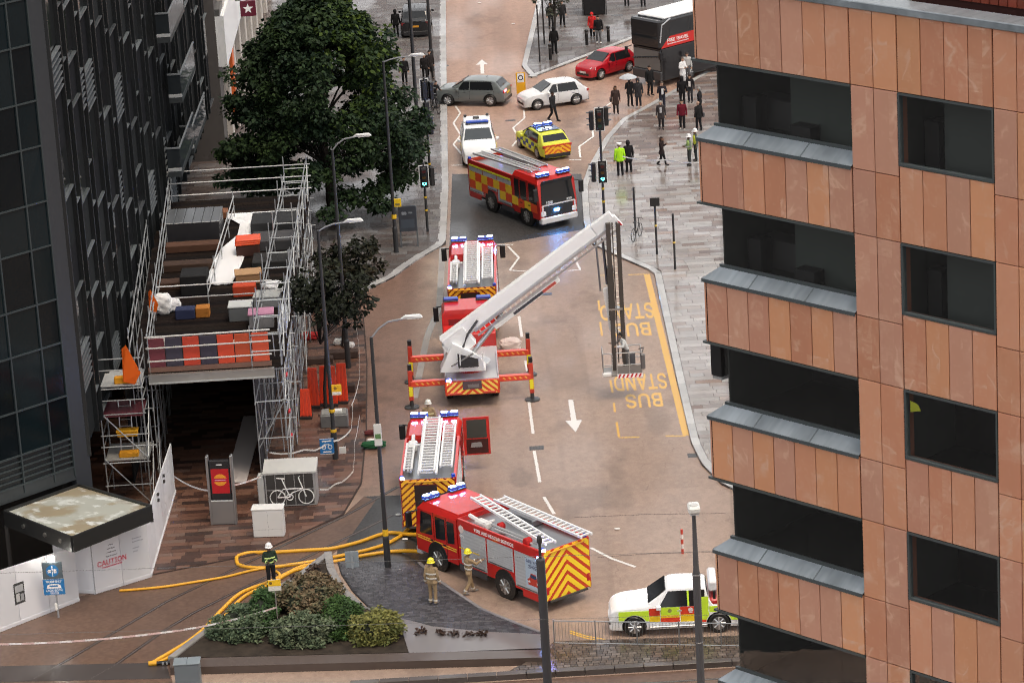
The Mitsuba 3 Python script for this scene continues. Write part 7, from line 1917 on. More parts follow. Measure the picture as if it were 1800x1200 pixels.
# galvanised guard railing at the bottom right
k = thing('guard_railing', 'galvanised pedestrian guard railing in front of the white pickup', 'railing')
a, c = np.array((0.89, 113.81)), np.array((8.4, 112.36))
n = 5
for i in range(n + 1):
    p = a + (c - a) * i / n
    part(B().tube((*p, 0.0), (*p, 1.05), 0.025, (0.36, 0.37, 0.37), 6), k, 'post', 'metal')
for z in (0.14, 1.0):
    part(B().tube((*a, z), (*c, z), 0.02, (0.40, 0.41, 0.41), 6), k, 'rail', 'metal')
for i in range(62):
    p = a + (c - a) * (i + 0.5) / 62
    part(B().tube((*p, 0.14), (*p, 1.0), 0.007, (0.30, 0.31, 0.31), 4), k, 'bar', 'metal')


# ------------------------------------------------------------------ hoses, tapes
def hose(pts, r, label, name='fire_hose', col=(0.72, 0.36, 0.02), group='yellow fire hoses', z=0.06):
    p = np.array([(q[0], q[1], q[2] if len(q) > 2 else z) for q in pts], float)
    t = np.r_[0, np.cumsum(np.linalg.norm(np.diff(p, axis=0), axis=1))]
    from scipy.interpolate import PchipInterpolator
    u = np.linspace(0, t[-1], max(8, int(t[-1] / 0.25)))
    return solo(B().path(PchipInterpolator(t, p)(u), r, col, 8), name, label, 'hose', 'satin', I4, 60, group)


hose([(-3.99, 124.65, 0.50), (-4.64, 125.66, 0.15), (-5.31, 126.16), (-6.74, 125.21), (-7.84, 124.77), (-9.71, 124.77), (-10.84, 124.89), (-11.36, 124.48), (-11.27, 123.74), (-10.75, 123.30), (-10.16, 123.14), (-9.41, 123.26), (-8.24, 123.55), (-7.49, 123.86), (-6.54, 124.25), (-5.52, 124.88), (-4.81, 125.89), (-4.50, 126.66), (-4.31, 125.95, 0.60)], 0.075, 'yellow hose looping left from the front engine and back to the engine behind')
hose([(-3.99, 122.94, 0.40), (-5.19, 124.09), (-6.30, 123.85), (-7.48, 123.37), (-8.52, 123.18), (-9.37, 122.30), (-9.91, 121.68), (-10.96, 120.68), (-11.60, 119.07), (-12.13, 117.37), (-12.68, 116.15), (-13.25, 115.27), (-13.85, 114.36)], 0.075, 'yellow hose from the front engine down to the bottom coupling, outer of two')
hose([(-8.07, 123.04), (-8.94, 122.71), (-9.57, 121.86), (-9.98, 121.28), (-10.69, 120.52), (-11.29, 119.02), (-11.74, 117.31), (-12.45, 115.90), (-13.12, 114.98), (-13.69, 114.28)], 0.065, 'yellow hose running beside the outer one to the bottom coupling, inner of two')
hose([(-10.16, 123.14), (-10.82, 122.89), (-11.59, 122.48), (-12.90, 122.09), (-14.20, 121.77), (-15.73, 121.67)], 0.05, 'thin yellow hose trailing left towards the hoarding')
hose([(-9.70, 122.71), (-9.55, 122.33), (-9.61, 121.87), (-9.82, 121.55)], 0.05, 'short yellow hose end at the feet of the man in the white helmet')
k = thing('hose_coupling', 'black and yellow hose coupling on the platform edge at the bottom left', 'coupling')
q = np.array((-13.42, 114.24))
part(B().tube((q[0] - 0.55, q[1], 0.1), (q[0] - 0.25, q[1], 0.1), 0.09, (0.7, 0.35, 0.02), 8).tube((q[0] + 0.25, q[1], 0.1), (q[0] + 0.45, q[1], 0.1), 0.08, (0.6, 0.32, 0.02), 8), k, 'hose_tail', 'satin')
part(B().tube((q[0] - 0.25, q[1], 0.1), (q[0] + 0.25, q[1], 0.1), 0.07, (0.05, 0.05, 0.05), 8).box(q[0] - 0.05, q[0] + 0.02, q[1] - 0.12, q[1] - 0.06, 0.05, 0.15, (0.6, 0.6, 0.6)).box(q[0] + 0.1, q[0] + 0.16, q[1] - 0.12, q[1] - 0.06, 0.05, 0.15, (0.6, 0.6, 0.6)), k, 'body', 'metal')


def tape(pts, label, w=0.07, cols=((0.66, 0.50, 0.47), (0.80, 0.79, 0.78)), step=0.45, sag=0.12):
    """striped barrier tape strung between points, a little slack"""
    k = thing('barrier_tape', label, 'barrier tape')
    reds, whites = B(), B()
    i = 0
    for a, c in zip(pts[:-1], pts[1:]):
        a, c = np.array(a, float), np.array(c, float)
        L = np.linalg.norm(c - a)
        n = max(2, int(L / step))
        P_ = lambda f: a + (c - a) * f - [0, 0, 4 * sag * f * (1 - f)]  # noqa: E731
        for q in range(n):
            p, r = P_(q / n), P_((q + 1) / n)
            (reds, whites)[i % 2].slab(p - [0, 0, w / 2], r - [0, 0, w / 2], r + [0, 0, w / 2], p + [0, 0, w / 2], 0.004, cols[i % 2])
            i += 1
    for b, nm in ((reds, 'coloured_bands'), (whites, 'white_bands')):
        if b.n:
            part(b, k, nm, 'satin', kind='stuff')
    return k


tape([(-20.5, 115.0, 0.95), (-13.5, 114.9, 1.0), (-9.33, 116.7, 1.0)], 'red and white tape across the bottom left, tied to the post in the shrubs')
tape([(6.4, 178.0, 1.25), (8.9, 177.4, 1.0), (11.2, 176.6, 1.0), (13, 176, 1.0)], 'white tape across the right pavement in front of the officers', cols=((0.78, 0.78, 0.77), (0.55, 0.58, 0.65)))
tape([(-14.3, 131.8, 0.95), (-12.6, 128.35, 1.5)], 'thin tape between the hoarding and the phone kiosk', cols=((0.6, 0.6, 0.6), (0.7, 0.7, 0.7)))
tape([(-11.55, 128.25, 1.7), (-9.7, 131.9, 1.2)], 'red and white tape between the kiosk and the cycle locker')
WH = ((0.70, 0.70, 0.68), (0.62, 0.62, 0.60))
tape([(-7.29, 151.97, 1.00), (-7.02, 147.57, 1.00), (-6.89, 143.02, 1.00), (-7.14, 139.40, 1.00)], 'white tape along the far edge of the brown paving', cols=WH, w=0.08)
tape([(-7.09, 139.39, 1.00), (-7.08, 136.17, 1.00), (-7.79, 134.85, 1.00)], 'white tape turning in to the cycle sign', cols=WH, w=0.08)
tape([(-6.76, 137.97, 1.00), (-6.89, 134.97, 0.90), (-6.95, 132.90, 0.30), (-7.63, 131.24, 0.40), (-8.23, 130.13, 0.60)], 'slack white tape running down to the cycle locker', cols=WH, w=0.07)
tape([(-8.11, 134.34, 1.00), (-8.99, 133.99, 1.00), (-10.40, 133.33, 1.20)], 'white tape from the cycle sign to the scaffold foot', cols=WH, w=0.07)
# overhead tram wires
for i, (a, c) in enumerate((((-21, 104, 5.9), (9, 101.3, 6.0)), ((-21, 107, 6.9), (9, 104.5, 6.95)))):
    b = B().tube(a, c, 0.006, (0.12, 0.12, 0.12), 4)
    solo(b, 'overhead_wire', ('lower', 'upper')[i] + ' thin overhead wire across the near street', 'wire', 'satin', group='thin overhead wires')
# dark stall cut by the top edge
k = thing('street_stall', 'black covered stall at the top edge behind the red coated person', 'stall')
q = (6.76, 218.79, 0.10)
part(B().cbox(q[0] - 0.75, q[0] + 0.7, q[1] - 0.2, q[1] + 1.4, 0.1, 1.25, (0.014, 0.014, 0.015), 0.06), k, 'counter', 'satin')
part(B().hull([(q[0] - 0.95, q[1] - 0.3, 2.1), (q[0] + 0.9, q[1] - 0.3, 2.1), (q[0] - 0.95, q[1] + 1.6, 2.1), (q[0] + 0.9, q[1] + 1.6, 2.1), (q[0] - 0.2, q[1] + 0.6, 2.7), (q[0] + 0.2, q[1] + 0.6, 2.7)], (0.013, 0.013, 0.014)), k, 'canopy', 'matte')
for x in (-0.8, 0.75):
    part(B().tube((q[0] + x, q[1] - 0.2, 0.1), (q[0] + x, q[1] - 0.2, 2.15), 0.03, (0.03, 0.03, 0.03)), k, 'post', 'satin')



# ------------------------------------------------------------------ trees and shrubs
def leaves(centres, radii, n, size, cols, flat=0.75, droop=0.35, seed=1, shell=0.55):
    """many small folded leaf sprays through clumps; cols: leaf colours mixed at random, each clump with its own leaning"""
    r = np.random.default_rng(seed)
    V, C = [], []
    cols = np.array(cols)
    for c, R in zip(centres, radii):
        d = r.normal(size=(n, 3))
        d /= np.linalg.norm(d, axis=1, keepdims=True)
        rad = R * (shell + (1 - shell) * r.random((n, 1))) ** 0.8
        p = c + d * rad * [1, 1, flat]
        p += r.normal(size=(n, 3)) * R * 0.10
        t = d * [1, 1, 0.3] + r.normal(size=(n, 3)) * 0.45
        t[:, 2] -= droop
        t /= np.linalg.norm(t, axis=1, keepdims=True)
        up = r.normal(size=(n, 3)) * 0.5 + [0, 0, 1.0]
        s = np.cross(t, up)
        s /= np.linalg.norm(s, axis=1, keepdims=True)
        L = size * r.uniform(0.6, 1.35, (n, 1))
        w = L * 0.34
        nn = np.cross(s, t)
        q = np.stack([p - t * L * 0.5, p + s * w + nn * w * 0.15, p + t * L * 0.55, p - s * w + nn * w * 0.15], 1)
        base = cols[r.integers(len(cols))]
        cc = (0.55 * base + 0.45 * cols[r.integers(len(cols), size=n)]) * r.uniform(0.7, 1.3, (n, 1))
        V.append(q.reshape(-1, 3))
        C.append(np.repeat(cc, 4, 0))
    V, C = np.vstack(V), np.vstack(C)
    i = np.arange(len(V) // 4)[:, None] * 4
    F = np.vstack([i + [0, 1, 2], i + [0, 2, 3]])
    return B().add(V, F, C)


def limb(b, a, c, r0, r1, col, sag=0.0, n=6):
    a, c = np.array(a, float), np.array(c, float)
    p = [a + (c - a) * f + [0.1 * math.sin(5 * f + a[0]), 0.1 * math.cos(4 * f + a[1]), sag * 4 * f * (1 - f)] for f in np.linspace(0, 1, 5)]
    b.path(p, np.linspace(r0, r1, 5), col, n)


BARK = (0.030, 0.024, 0.020)
k = thing('street_tree', 'large dark green broadleaf tree standing between the tower and the road', 'tree')
cx, cy = -9.3, 173.8
r = np.random.default_rng(11)
tr = B()
limb(tr, (cx + 0.3, cy, 0), (cx, cy, 3.2), 0.30, 0.24, BARK, 0, 10)
limb(tr, (cx, cy, 3.0), (cx + 0.2, cy, 10.2), 0.24, 0.05, BARK)
part(tr, k, 'trunk', 'matte')
cen, rad = [], []
for i in range(360):
    z = 1.2 + 10.8 * r.random() ** 0.85
    f = (z - 1.2) / 10.8
    prof = 5.6 * (1 - f ** 2.1) ** 0.62 * (0.86 + 0.14 * min(1, f * 5 + 0.25))
    a = r.uniform(0, 2 * math.pi)
    rr = prof * (0.35 + 0.65 * math.sqrt(r.random())) * r.uniform(0.86, 1.08)
    cen.append((cx + rr * math.cos(a), cy + rr * 0.95 * math.sin(a), z))
    rad.append(r.uniform(0.65, 1.15) * (0.9 if f < 0.8 else 0.7))
lb = B()
for c in cen[::9]:
    limb(lb, (cx, cy, max(2.6, c[2] * 0.6)), c, 0.09, 0.02, BARK, 0.25, 5)
part(lb, k, 'limbs', 'matte')
LEAF = [(0.017, 0.034, 0.015), (0.023, 0.043, 0.016), (0.014, 0.028, 0.015), (0.030, 0.054, 0.016), (0.018, 0.036, 0.021)]
part(leaves(cen, rad, 210, 0.26, LEAF, 0.6, 0.4, 3, 0.45), k, 'crown', 'leaf')
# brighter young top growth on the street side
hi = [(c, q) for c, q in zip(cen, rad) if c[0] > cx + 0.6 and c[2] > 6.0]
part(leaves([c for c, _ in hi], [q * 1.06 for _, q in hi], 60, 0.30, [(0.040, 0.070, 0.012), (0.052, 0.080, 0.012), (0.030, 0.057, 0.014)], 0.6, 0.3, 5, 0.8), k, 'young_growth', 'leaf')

for name, base, top, rc, lab, n, cols in (('first', (-8.33, 141.60, 0.05), 5.2, 1.5, 'small dark street tree beside the scaffold, nearer of the two', 46, [(0.012, 0.016, 0.009), (0.018, 0.022, 0.011), (0.010, 0.013, 0.008)]),
                                          ('second', (-7.83, 150.66, 0.05), 3.9, 1.5, 'small thin street tree beside the scaffold, farther of the two', 34, [(0.014, 0.017, 0.009), (0.026, 0.022, 0.011), (0.012, 0.015, 0.008)])):
    k = thing('street_tree', lab, 'tree')
    b = B()
    x, y = base[:2]
    limb(b, (x, y, 0), (x + 0.05, y + 0.05, top - 0.8), 0.085, 0.04, (0.022, 0.018, 0.016), 0, 8)
    part(b, k, 'trunk', 'matte')
    cen = [(x + 0.45 + r.normal() * rc * 0.6, y + r.normal() * rc * 0.6, top + r.normal() * rc * 0.42) for _ in range(n)]
    b = B()
    for c in cen[::3]:
        limb(b, (x, y, top - 2.0), c, 0.03, 0.01, (0.022, 0.018, 0.016), 0.1, 4)
    part(b, k, 'limbs', 'matte')
    part(leaves(cen, [r.uniform(0.35, 0.6) for _ in cen], 55, 0.26, cols, 0.8, 0.3, 8, 0.4), k, 'crown', 'leaf')
k = thing('street_tree', 'small airy street tree on the far pavement among standing people', 'tree')
x, y = 3.95, 208.9
b = B()
limb(b, (x, y, 0.1), (x - 0.1, y, 4.4), 0.09, 0.04, (0.05, 0.045, 0.04), 0, 8)
part(b, k, 'trunk', 'matte')
cen = [(x - 0.2 + r.normal() * 0.7, y + r.normal() * 0.7, 3.9 + r.normal() * 0.75) for _ in range(34)]
b = B()
for c in cen[::2]:
    limb(b, (x - 0.05, y, 2.6), c, 0.025, 0.008, (0.05, 0.045, 0.04), 0.1, 4)
part(b, k, 'limbs', 'matte')
part(leaves(cen, [r.uniform(0.25, 0.4) for _ in cen], 20, 0.22, [(0.05, 0.06, 0.04), (0.08, 0.085, 0.06), (0.03, 0.036, 0.026)], 0.9, 0.2, 9, 0.3), k, 'crown', 'leaf')

# planting bed
bed = [(-13.26, 114.32), (-12.37, 116.21), (-11.32, 118.02), (-9.92, 120.05), (-8.90, 121.63), (-7.60, 124.30), (-7.40, 122.22), (-6.96, 120.16), (-6.17, 118.22), (-5.08, 116.94), (-3.58, 115.73), (-1.70, 114.90), (0.49, 114.25), (0.56, 112.97), (-11.07, 113.99)]
k = thing('planting_bed', 'kerbed planting bed of dark soil at the tram corner', None, kind='structure')
bp = Polygon(bed)
part(B().prism(bp.buffer(-0.1), 0.0, 0.24, (0.03, 0.02, 0.015)), k, 'soil', 'soil')
kerb(k, bed[:9], 0.30, 0.30, (0.235, 0.225, 0.215), side=-1, step=0.85)
kerb(k, bed[8:13], 0.16, 0.26, (0.14, 0.135, 0.13), side=-1, step=0.85)
b = B()
part(B().hull([(*p, z) for p in ((-13.16, 114.10), (0.55, 112.87), (0.53, 112.15), (-13.09, 113.26)) for z in (-0.05, 0.30)], (0.075, 0.055, 0.047)), k, 'front_wall', 'wet_stone')


def shrub(c, size, label, cols, n=40, leaf=0.16, seed=1, core=(0.012, 0.016, 0.008), dens=95, bare=None):
    k = thing('shrub', label, 'shrub', 'shrubs in the planting bed')
    r = np.random.default_rng(seed)
    x, y = c[:2]
    sx, sy, sz = np.array(size) * [1.16, 1.12, 0.98]
    n = int(n * 1.3)
    m = trimesh.creation.icosphere(3)
    v = np.array(m.vertices)
    v = v * (0.72 + 0.3 * meshkit.fbm(v * 2.0 + seed, 3, seed)[:, None])
    v = v * [sx * 0.36, sy * 0.36, sz * 0.46]
    v[:, 2] = np.maximum(v[:, 2], -sz * 0.3) + sz * 0.3
    part(B().add(v + [x, y, 0.22], m.faces, core), k, 'inner_twigs', 'matte')
    cen, rad = [], []
    for i in range(n):
        d = r.normal(size=3)
        d[2] = abs(d[2]) * 0.9 - 0.15
        d /= np.linalg.norm(d)
        q = r.uniform(0.72, 1.0)
        cen.append((x + d[0] * sx * 0.42 * q, y + d[1] * sy * 0.46 * q, 0.34 + max(0, d[2]) * sz * 0.72 * q))
        rad.append(r.uniform(0.24, 0.40) * min(sx, sz, 1.3) * 0.8)
    part(leaves(cen, rad, dens, leaf, cols, 0.8, 0.0, seed, 0.45), k, 'foliage', 'leaf')
    return k


shrub((-10.69, 116.49), (2.3, 2.6, 1.0), 'bluish green bushy shrub at the left end of the planting bed', [(0.093, 0.128, 0.071), (0.068, 0.102, 0.060), (0.128, 0.162, 0.093)], 52, 0.15, 21)
shrub((-9.96, 117.47), (0.9, 3.6, 1.25), 'dark green clipped hedge behind the yellow notice post, left in the bed', [(0.037, 0.082, 0.024), (0.051, 0.102, 0.031), (0.027, 0.058, 0.020)], 46, 0.12, 22)
shrub((-8.22, 118.48), (2.6, 3.8, 1.15), 'reddish brown shrub in the middle of the planting bed', [(0.145, 0.105, 0.061), (0.111, 0.093, 0.054), (0.187, 0.128, 0.076), (0.085, 0.093, 0.051)], 70, 0.15, 23)
shrub((-8.21, 115.36), (2.7, 1.9, 1.05), 'grey green low shrub at the front of the bed, beside the notice post', [(0.102, 0.133, 0.076), (0.076, 0.105, 0.061), (0.145, 0.167, 0.102)], 54, 0.14, 24)
shrub((-6.94, 116.46), (1.3, 3.0, 1.15), 'dark green clipped hedge between the brown shrub and the round yellow shrub', [(0.044, 0.088, 0.024), (0.058, 0.109, 0.031), (0.031, 0.065, 0.020)], 52, 0.12, 25)
shrub((-5.60, 115.17), (1.95, 1.9, 1.15), 'round yellow green shrub at the right end of the planting bed', [(0.178, 0.178, 0.051), (0.145, 0.145, 0.048), (0.221, 0.204, 0.061), (0.102, 0.119, 0.041)], 60, 0.13, 26)
sheet('bed_margin', Polygon([(-4.86, 116.80), (-3.58, 115.73), (-1.70, 114.95), (0.43, 114.36), (0.52, 113.08), (-4.40, 113.30)]), 0.275, 'wet_stone', 'pale concrete margin at the right end of the planting bed', (0.15, 0.14, 0.14), 0.02)
b = leaves([(q[0], q[1], 0.32) for q in ((-8.88, 121.28), (-8.35, 121.78), (-8.13, 122.22), (-4.00, 115.14), (-3.27, 114.93), (-2.74, 114.79), (-2.20, 114.66), (-1.70, 114.58))], [0.26] * 8, 60, 0.13, [(0.043, 0.027, 0.020), (0.068, 0.041, 0.031)], 0.6, 0.0, 31, 0.2)
solo(b, 'ground_cover', 'dark brown low ground cover creeping along the edges of the bed', 'ground cover', 'leaf', kind='stuff')



# ------------------------------------------------------------------ people
SKIN, TAN, DARK = (0.42, 0.24, 0.17), (0.30, 0.215, 0.125), (0.016, 0.016, 0.019)
_SK = [(0.46, 0.28, 0.20), (0.24, 0.13, 0.085), (0.40, 0.24, 0.17), (0.10, 0.055, 0.04)]


def person(base, facing, label, coat=DARK, trousers=(0.02, 0.02, 0.026), coat_len=0.0, h=1.75, stride=0.0, hair=(0.02, 0.015, 0.012), skin=None, arms='down', hat=None, vest=None, bag=None, shoes=(0.012, 0.012, 0.012),
           hood=False, bands=None, umbrella=None, lean=0.0, group=None, open_shirt=None, hat_kind='helmet', long_hair=False, z=None):
    """facing: degrees, 0 = +x.  arms: down, phone, hold, reach, pocket"""
    k = thing('person', label, 'person', group)
    s = h / 1.75
    gz = z if z is not None else (base[2] if len(base) > 2 else 0.0)
    M = mat4(base[0], base[1], gz, facing, s)
    skin = skin or _SK[len(labels) % 4]
    st = stride
    V = lambda *a: np.array(a, float)  # noqa: E731
    tilt = lambda p: V(p[0] + lean * max(0, p[2] - 0.9), p[1], p[2])  # noqa: E731
    hipL, hipR = V(0, 0.09, 0.92), V(0, -0.09, 0.92)
    kL, kR = V(0.12 * st + 0.03, 0.10, 0.50), V(-0.05 * st + 0.03, -0.10, 0.50)
    aL, aR = V(0.30 * st - 0.01, 0.11, 0.085), V(-0.34 * st - 0.01, -0.11, 0.085 + 0.07 * abs(st))
    tL, tR = aL + [0.17, 0.015, -0.045], aR + [0.16, -0.015, -0.045 - 0.03 * abs(st)]
    neck, head = tilt(V(0.0, 0, 1.47)), tilt(V(0.025, 0, 1.635))
    shL, shR = tilt(V(0, 0.19, 1.415)), tilt(V(0, -0.19, 1.415))
    if arms == 'phone':
        eL, wL, eR, wR = V(0.06, 0.25, 1.14), V(0.24, 0.12, 1.28), V(0.10, -0.27, 1.17), V(0.16, -0.13, 1.52)
    elif arms == 'hold':
        eL, wL, eR, wR = V(0.02, 0.26, 1.13), V(0.26, 0.14, 1.14), V(0.02, -0.26, 1.13), V(0.26, -0.14, 1.14)
    elif arms == 'reach':
        eL, wL, eR, wR = V(0.16, 0.27, 1.18), V(0.42, 0.20, 1.20), V(0.22, -0.24, 1.24), V(0.50, -0.16, 1.30)
    elif arms == 'umbrella':
        eL, wL, eR, wR = V(-0.02, 0.25, 1.14), V(0.05, 0.26, 0.90), V(0.05, -0.27, 1.15), V(0.20, -0.16, 1.33)
    else:
        eL, wL, eR, wR = V(-0.03 - 0.10 * st, 0.245, 1.13), V(0.05 - 0.20 * st, 0.265, 0.88), V(-0.03 + 0.10 * st, -0.245, 1.13), V(0.05 + 0.20 * st, -0.265, 0.88)
    eL, wL, eR, wR = map(tilt, (eL, wL, eR, wR))
    body = [(V(0, 0, 1.0), 0.10, tilt(V(0, 0, 1.32)), 0.115), (tilt(V(0, 0, 1.36)), 0.08, neck, 0.052), (neck, 0.05, tilt(V(0.012, 0, 1.56)), 0.05), (head, 0.094, head + [-0.012, 0, 0.035], 0.096), (head + [0.03, 0, -0.05], 0.062, head + [0.045, 0, -0.085], 0.042),
            (hipL, 0.075, kL, 0.055), (hipR, 0.075, kR, 0.055), (kL, 0.05, aL, 0.036), (kR, 0.05, aR, 0.036), (aL, 0.04, tL, 0.03), (aR, 0.04, tR, 0.03), (V(0, 0.06, 0.95), 0.09, V(0, -0.06, 0.95), 0.09),
            (shL, 0.05, eL, 0.04), (shR, 0.05, eR, 0.04), (eL, 0.038, wL, 0.028), (eR, 0.038, wR, 0.028), (shL, 0.06, shR, 0.06),
            (head + [0.085, 0, 0.0], 0.014, head + [0.112, 0, -0.018], 0.012), (head + [0, 0.092, 0.0], 0.018, head + [-0.005, 0.096, 0.02], 0.016), (head + [0, -0.092, 0.0], 0.018, head + [-0.005, -0.096, 0.02], 0.016)]
    for w, e, sg in ((wL, eL, 1), (wR, eR, -1)):
        d = (w - e) / np.linalg.norm(w - e)
        side = np.cross(d, [1.0, 0, 0.2])
        side /= np.linalg.norm(side)
        curl = np.cross(side, d)
        palm = w + d * 0.065
        body.append((w, 0.026, palm, 0.034))
        for q, ln in ((-1.5, 0.055), (-0.5, 0.070), (0.5, 0.066), (1.5, 0.050)):
            a = palm + side * q * 0.016 + d * 0.02
            m_ = a + d * ln * 0.6 + curl * 0.008
            body += [(a, 0.0095, m_, 0.0088), (m_, 0.0088, m_ + d * ln * 0.35 + curl * 0.022, 0.0075)]
        a = w + d * 0.035 + side * 0.026
        body += [(a, 0.011, a + side * 0.028 + d * 0.026, 0.010), (a + side * 0.028 + d * 0.026, 0.010, a + side * 0.032 + d * 0.055 + curl * 0.01, 0.008)]
    part(B().mani(bones(body, 8), skin), k, 'body', 'cloth', M, 60)
    fc = B()
    for sg in (-1, 1):
        fc.box(head[0] + 0.086, head[0] + 0.095, sg * 0.034 - 0.012, sg * 0.034 + 0.012, head[2] + 0.012, head[2] + 0.024, (0.02, 0.015, 0.012))
    fc.box(head[0] + 0.090, head[0] + 0.098, -0.024, 0.024, head[2] - 0.062, head[2] - 0.052, (0.25, 0.08, 0.07))
    part(fc, k, 'eyes_and_mouth', 'matte', M, kind='stuff')
    part(B().mani(bones([(hipL, 0.098, kL, 0.076), (hipR, 0.098, kR, 0.076), (kL, 0.074, aL, 0.062), (kR, 0.074, aR, 0.062), (V(0, 0.07, 0.97), 0.10, V(0, -0.07, 0.97), 0.10)], 8), trousers), k, 'trousers', 'cloth', M, 50)
    for a, t in ((aL, tL), (aR, tR)):
        part(B().mani(bones([(a + [-0.02, 0, -0.02], 0.052, t, 0.040), (a, 0.05, a + [0, 0, 0.05], 0.05)], 8), shoes), k, 'shoe', 'satin', M, 50)
    torso = [(V(0, 0, 0.98), 0.128, tilt(V(0, 0, 1.33)), 0.138), (V(0, 0.075, 0.98), 0.105, tilt(V(0, 0.095, 1.34)), 0.118), (V(0, -0.075, 0.98), 0.105, tilt(V(0, -0.095, 1.34)), 0.118), (shL, 0.075, shR, 0.075), (V(0, 0.06, 1.0), 0.11, V(0, -0.06, 1.0), 0.11), (shL, 0.072, eL, 0.06), (shR, 0.072, eR, 0.06), (eL, 0.058, wL, 0.047), (eR, 0.058, wR, 0.047), (tilt(V(-0.01, 0, 1.40)), 0.10, tilt(V(-0.015, 0, 1.50)), 0.066)]
    if coat_len > 0:
        zc = 0.95 - coat_len
        torso += [(V(0, 0.075, 0.98), 0.11, V(0.06 * st, 0.10, zc), 0.125), (V(0, -0.075, 0.98), 0.11, V(-0.06 * st, -0.10, zc), 0.125), (V(0.05 * st, 0.10, zc), 0.12, V(-0.05 * st, -0.10, zc), 0.12)]
    tm = bones(torso, 8)
    part(B().mani(tm, coat), k, 'jacket', 'cloth', M, 50)
    if open_shirt is not None:
        part(B().hull([tilt(V(0.108, y, z_)) for y, z_ in ((-0.07, 1.02), (0.07, 1.02), (-0.075, 1.36), (0.075, 1.36))] + [tilt(V(0.150, y, z_)) for y, z_ in ((-0.05, 1.04), (0.05, 1.04), (-0.05, 1.34), (0.05, 1.34))], open_shirt), k, 'shirt', 'cloth', M)
    if vest is not None:
        vm = bones([(V(0, 0, 1.02), 0.136, tilt(V(0, 0, 1.34)), 0.146), (V(0, 0.075, 1.02), 0.118, tilt(V(0, 0.095, 1.34)), 0.130), (V(0, -0.075, 1.02), 0.118, tilt(V(0, -0.095, 1.34)), 0.130), (tilt(V(0, 0.12, 1.40)), 0.085, tilt(V(0, -0.12, 1.40)), 0.085), (V(0, 0.06, 1.0), 0.122, V(0, -0.06, 1.0), 0.122)], 8)
        part(B().mani(vm, vest), k, 'vest', 'cloth', M, 50)
    if bands is not None:
        bb = B()
        for z_, r_ in ((1.06, 0.142), (1.24, 0.150)):
            bb.mani(manifold3d.Manifold.cylinder(0.045, r_, r_, 14, True).scale((1.0, 1.62, 1.0)).translate(tuple(tilt(V(0, 0, z_)))), bands)
        part(bb, k, 'torso_bands', 'satin', M)
        for (a, e), nm in (((eL, wL), 'cuff_band'), ((eR, wR), 'cuff_band'), ((kL, aL), 'leg_band'), ((kR, aR), 'leg_band')):
            p = a + (e - a) * (0.75 if nm == 'leg_band' else 0.7)
            q = p + (e - a) / np.linalg.norm(e - a) * 0.05
            part(B().tube(p, q, 0.078 if nm == 'leg_band' else 0.062, bands, 10), k, nm, 'satin', M)
    if hat is not None:
        hm = B()
        if hat_kind == 'helmet':
            hm.lathe([(0.155, 0.0), (0.150, 0.02), (0.128, 0.035), (0.125, 0.09), (0.10, 0.145), (0.05, 0.175), (0, 0.18)], head + [-0.01, 0, 0.025], hat, 14)
            hm.hull([head + np.array(q) for q in ((0.10, -0.09, 0.03), (0.10, 0.09, 0.03), (0.17, -0.05, 0.02), (0.17, 0.05, 0.02), (0.10, 0, 0.06))], np.array(hat) * 0.8)
        else:
            hm.lathe([(0.112, 0.0), (0.112, 0.05), (0.15, 0.075), (0.14, 0.10), (0, 0.11)], head + [0, 0, 0.035], hat, 14)
            hm.hull([head + np.array(q) for q in ((0.08, -0.09, 0.04), (0.08, 0.09, 0.04), (0.17, -0.05, 0.02), (0.17, 0.05, 0.02), (0.1, 0, 0.05))], (0.012, 0.012, 0.012))
        part(hm, k, 'helmet' if hat_kind == 'helmet' else 'cap', 'paint', M, 50)
    elif hood:
        part(B().mani(bones([(head + [-0.03, 0, 0.0], 0.118, head + [-0.02, 0, 0.045], 0.115), (neck, 0.085, head + [-0.03, 0, -0.05], 0.10)], 10), coat), k, 'hood', 'cloth', M, 60)
    elif hair is not None:
        hb = [(head + [-0.025, 0, 0.025], 0.102, head + [-0.01, 0, 0.052], 0.092)]
        if long_hair:
            hb += [(head + [-0.05, 0.03, -0.02], 0.08, head + [-0.06, 0.04, -0.18], 0.06), (head + [-0.05, -0.03, -0.02], 0.08, head + [-0.06, -0.04, -0.18], 0.06)]
        part(B().mani(bones(hb, 10), hair), k, 'hair', 'cloth', M, 60)
    if bag is not None:
        part(B().cbox(-0.14, 0.14, -0.36, -0.24, 0.78, 1.05, bag, 0.03).tube((0, -0.27, 1.04), (0, -0.05, 1.46), 0.012, bag, 4), k, 'shoulder_bag', 'satin', M)
    if umbrella is not None:
        u = wR + V(0.02, 0, 0.0)
        uk = thing('umbrella', 'pale grey open umbrella held up beside the bus front', 'umbrella')
        part(B().tube(u + [0, 0, -0.08], u + [0, 0, 0.72], 0.012, (0.1, 0.1, 0.1), 6), uk, 'shaft', 'metal', M)
        cp = B()
        n, R = 8, 0.56
        rim = [u + V(R * math.cos(2 * math.pi * i / n), R * math.sin(2 * math.pi * i / n), 0.50) for i in range(n)]
        mid = [u + V(0.6 * R * math.cos(2 * math.pi * (i + 0.5) / n), 0.6 * R * math.sin(2 * math.pi * (i + 0.5) / n), 0.64) for i in range(n)]
        v = rim + mid + [u + V(0, 0, 0.76)] + [u + V(0, 0, 0.74)]
        f = []
        for i in range(n):
            j = (i + 1) % n
            f += [[i, j, n + i], [n + i, j, n + j], [n + i, n + j, 2 * n]]
        cp.add(v, f, umbrella)
        part(cp, uk, 'canopy', 'satin', M)
    return k


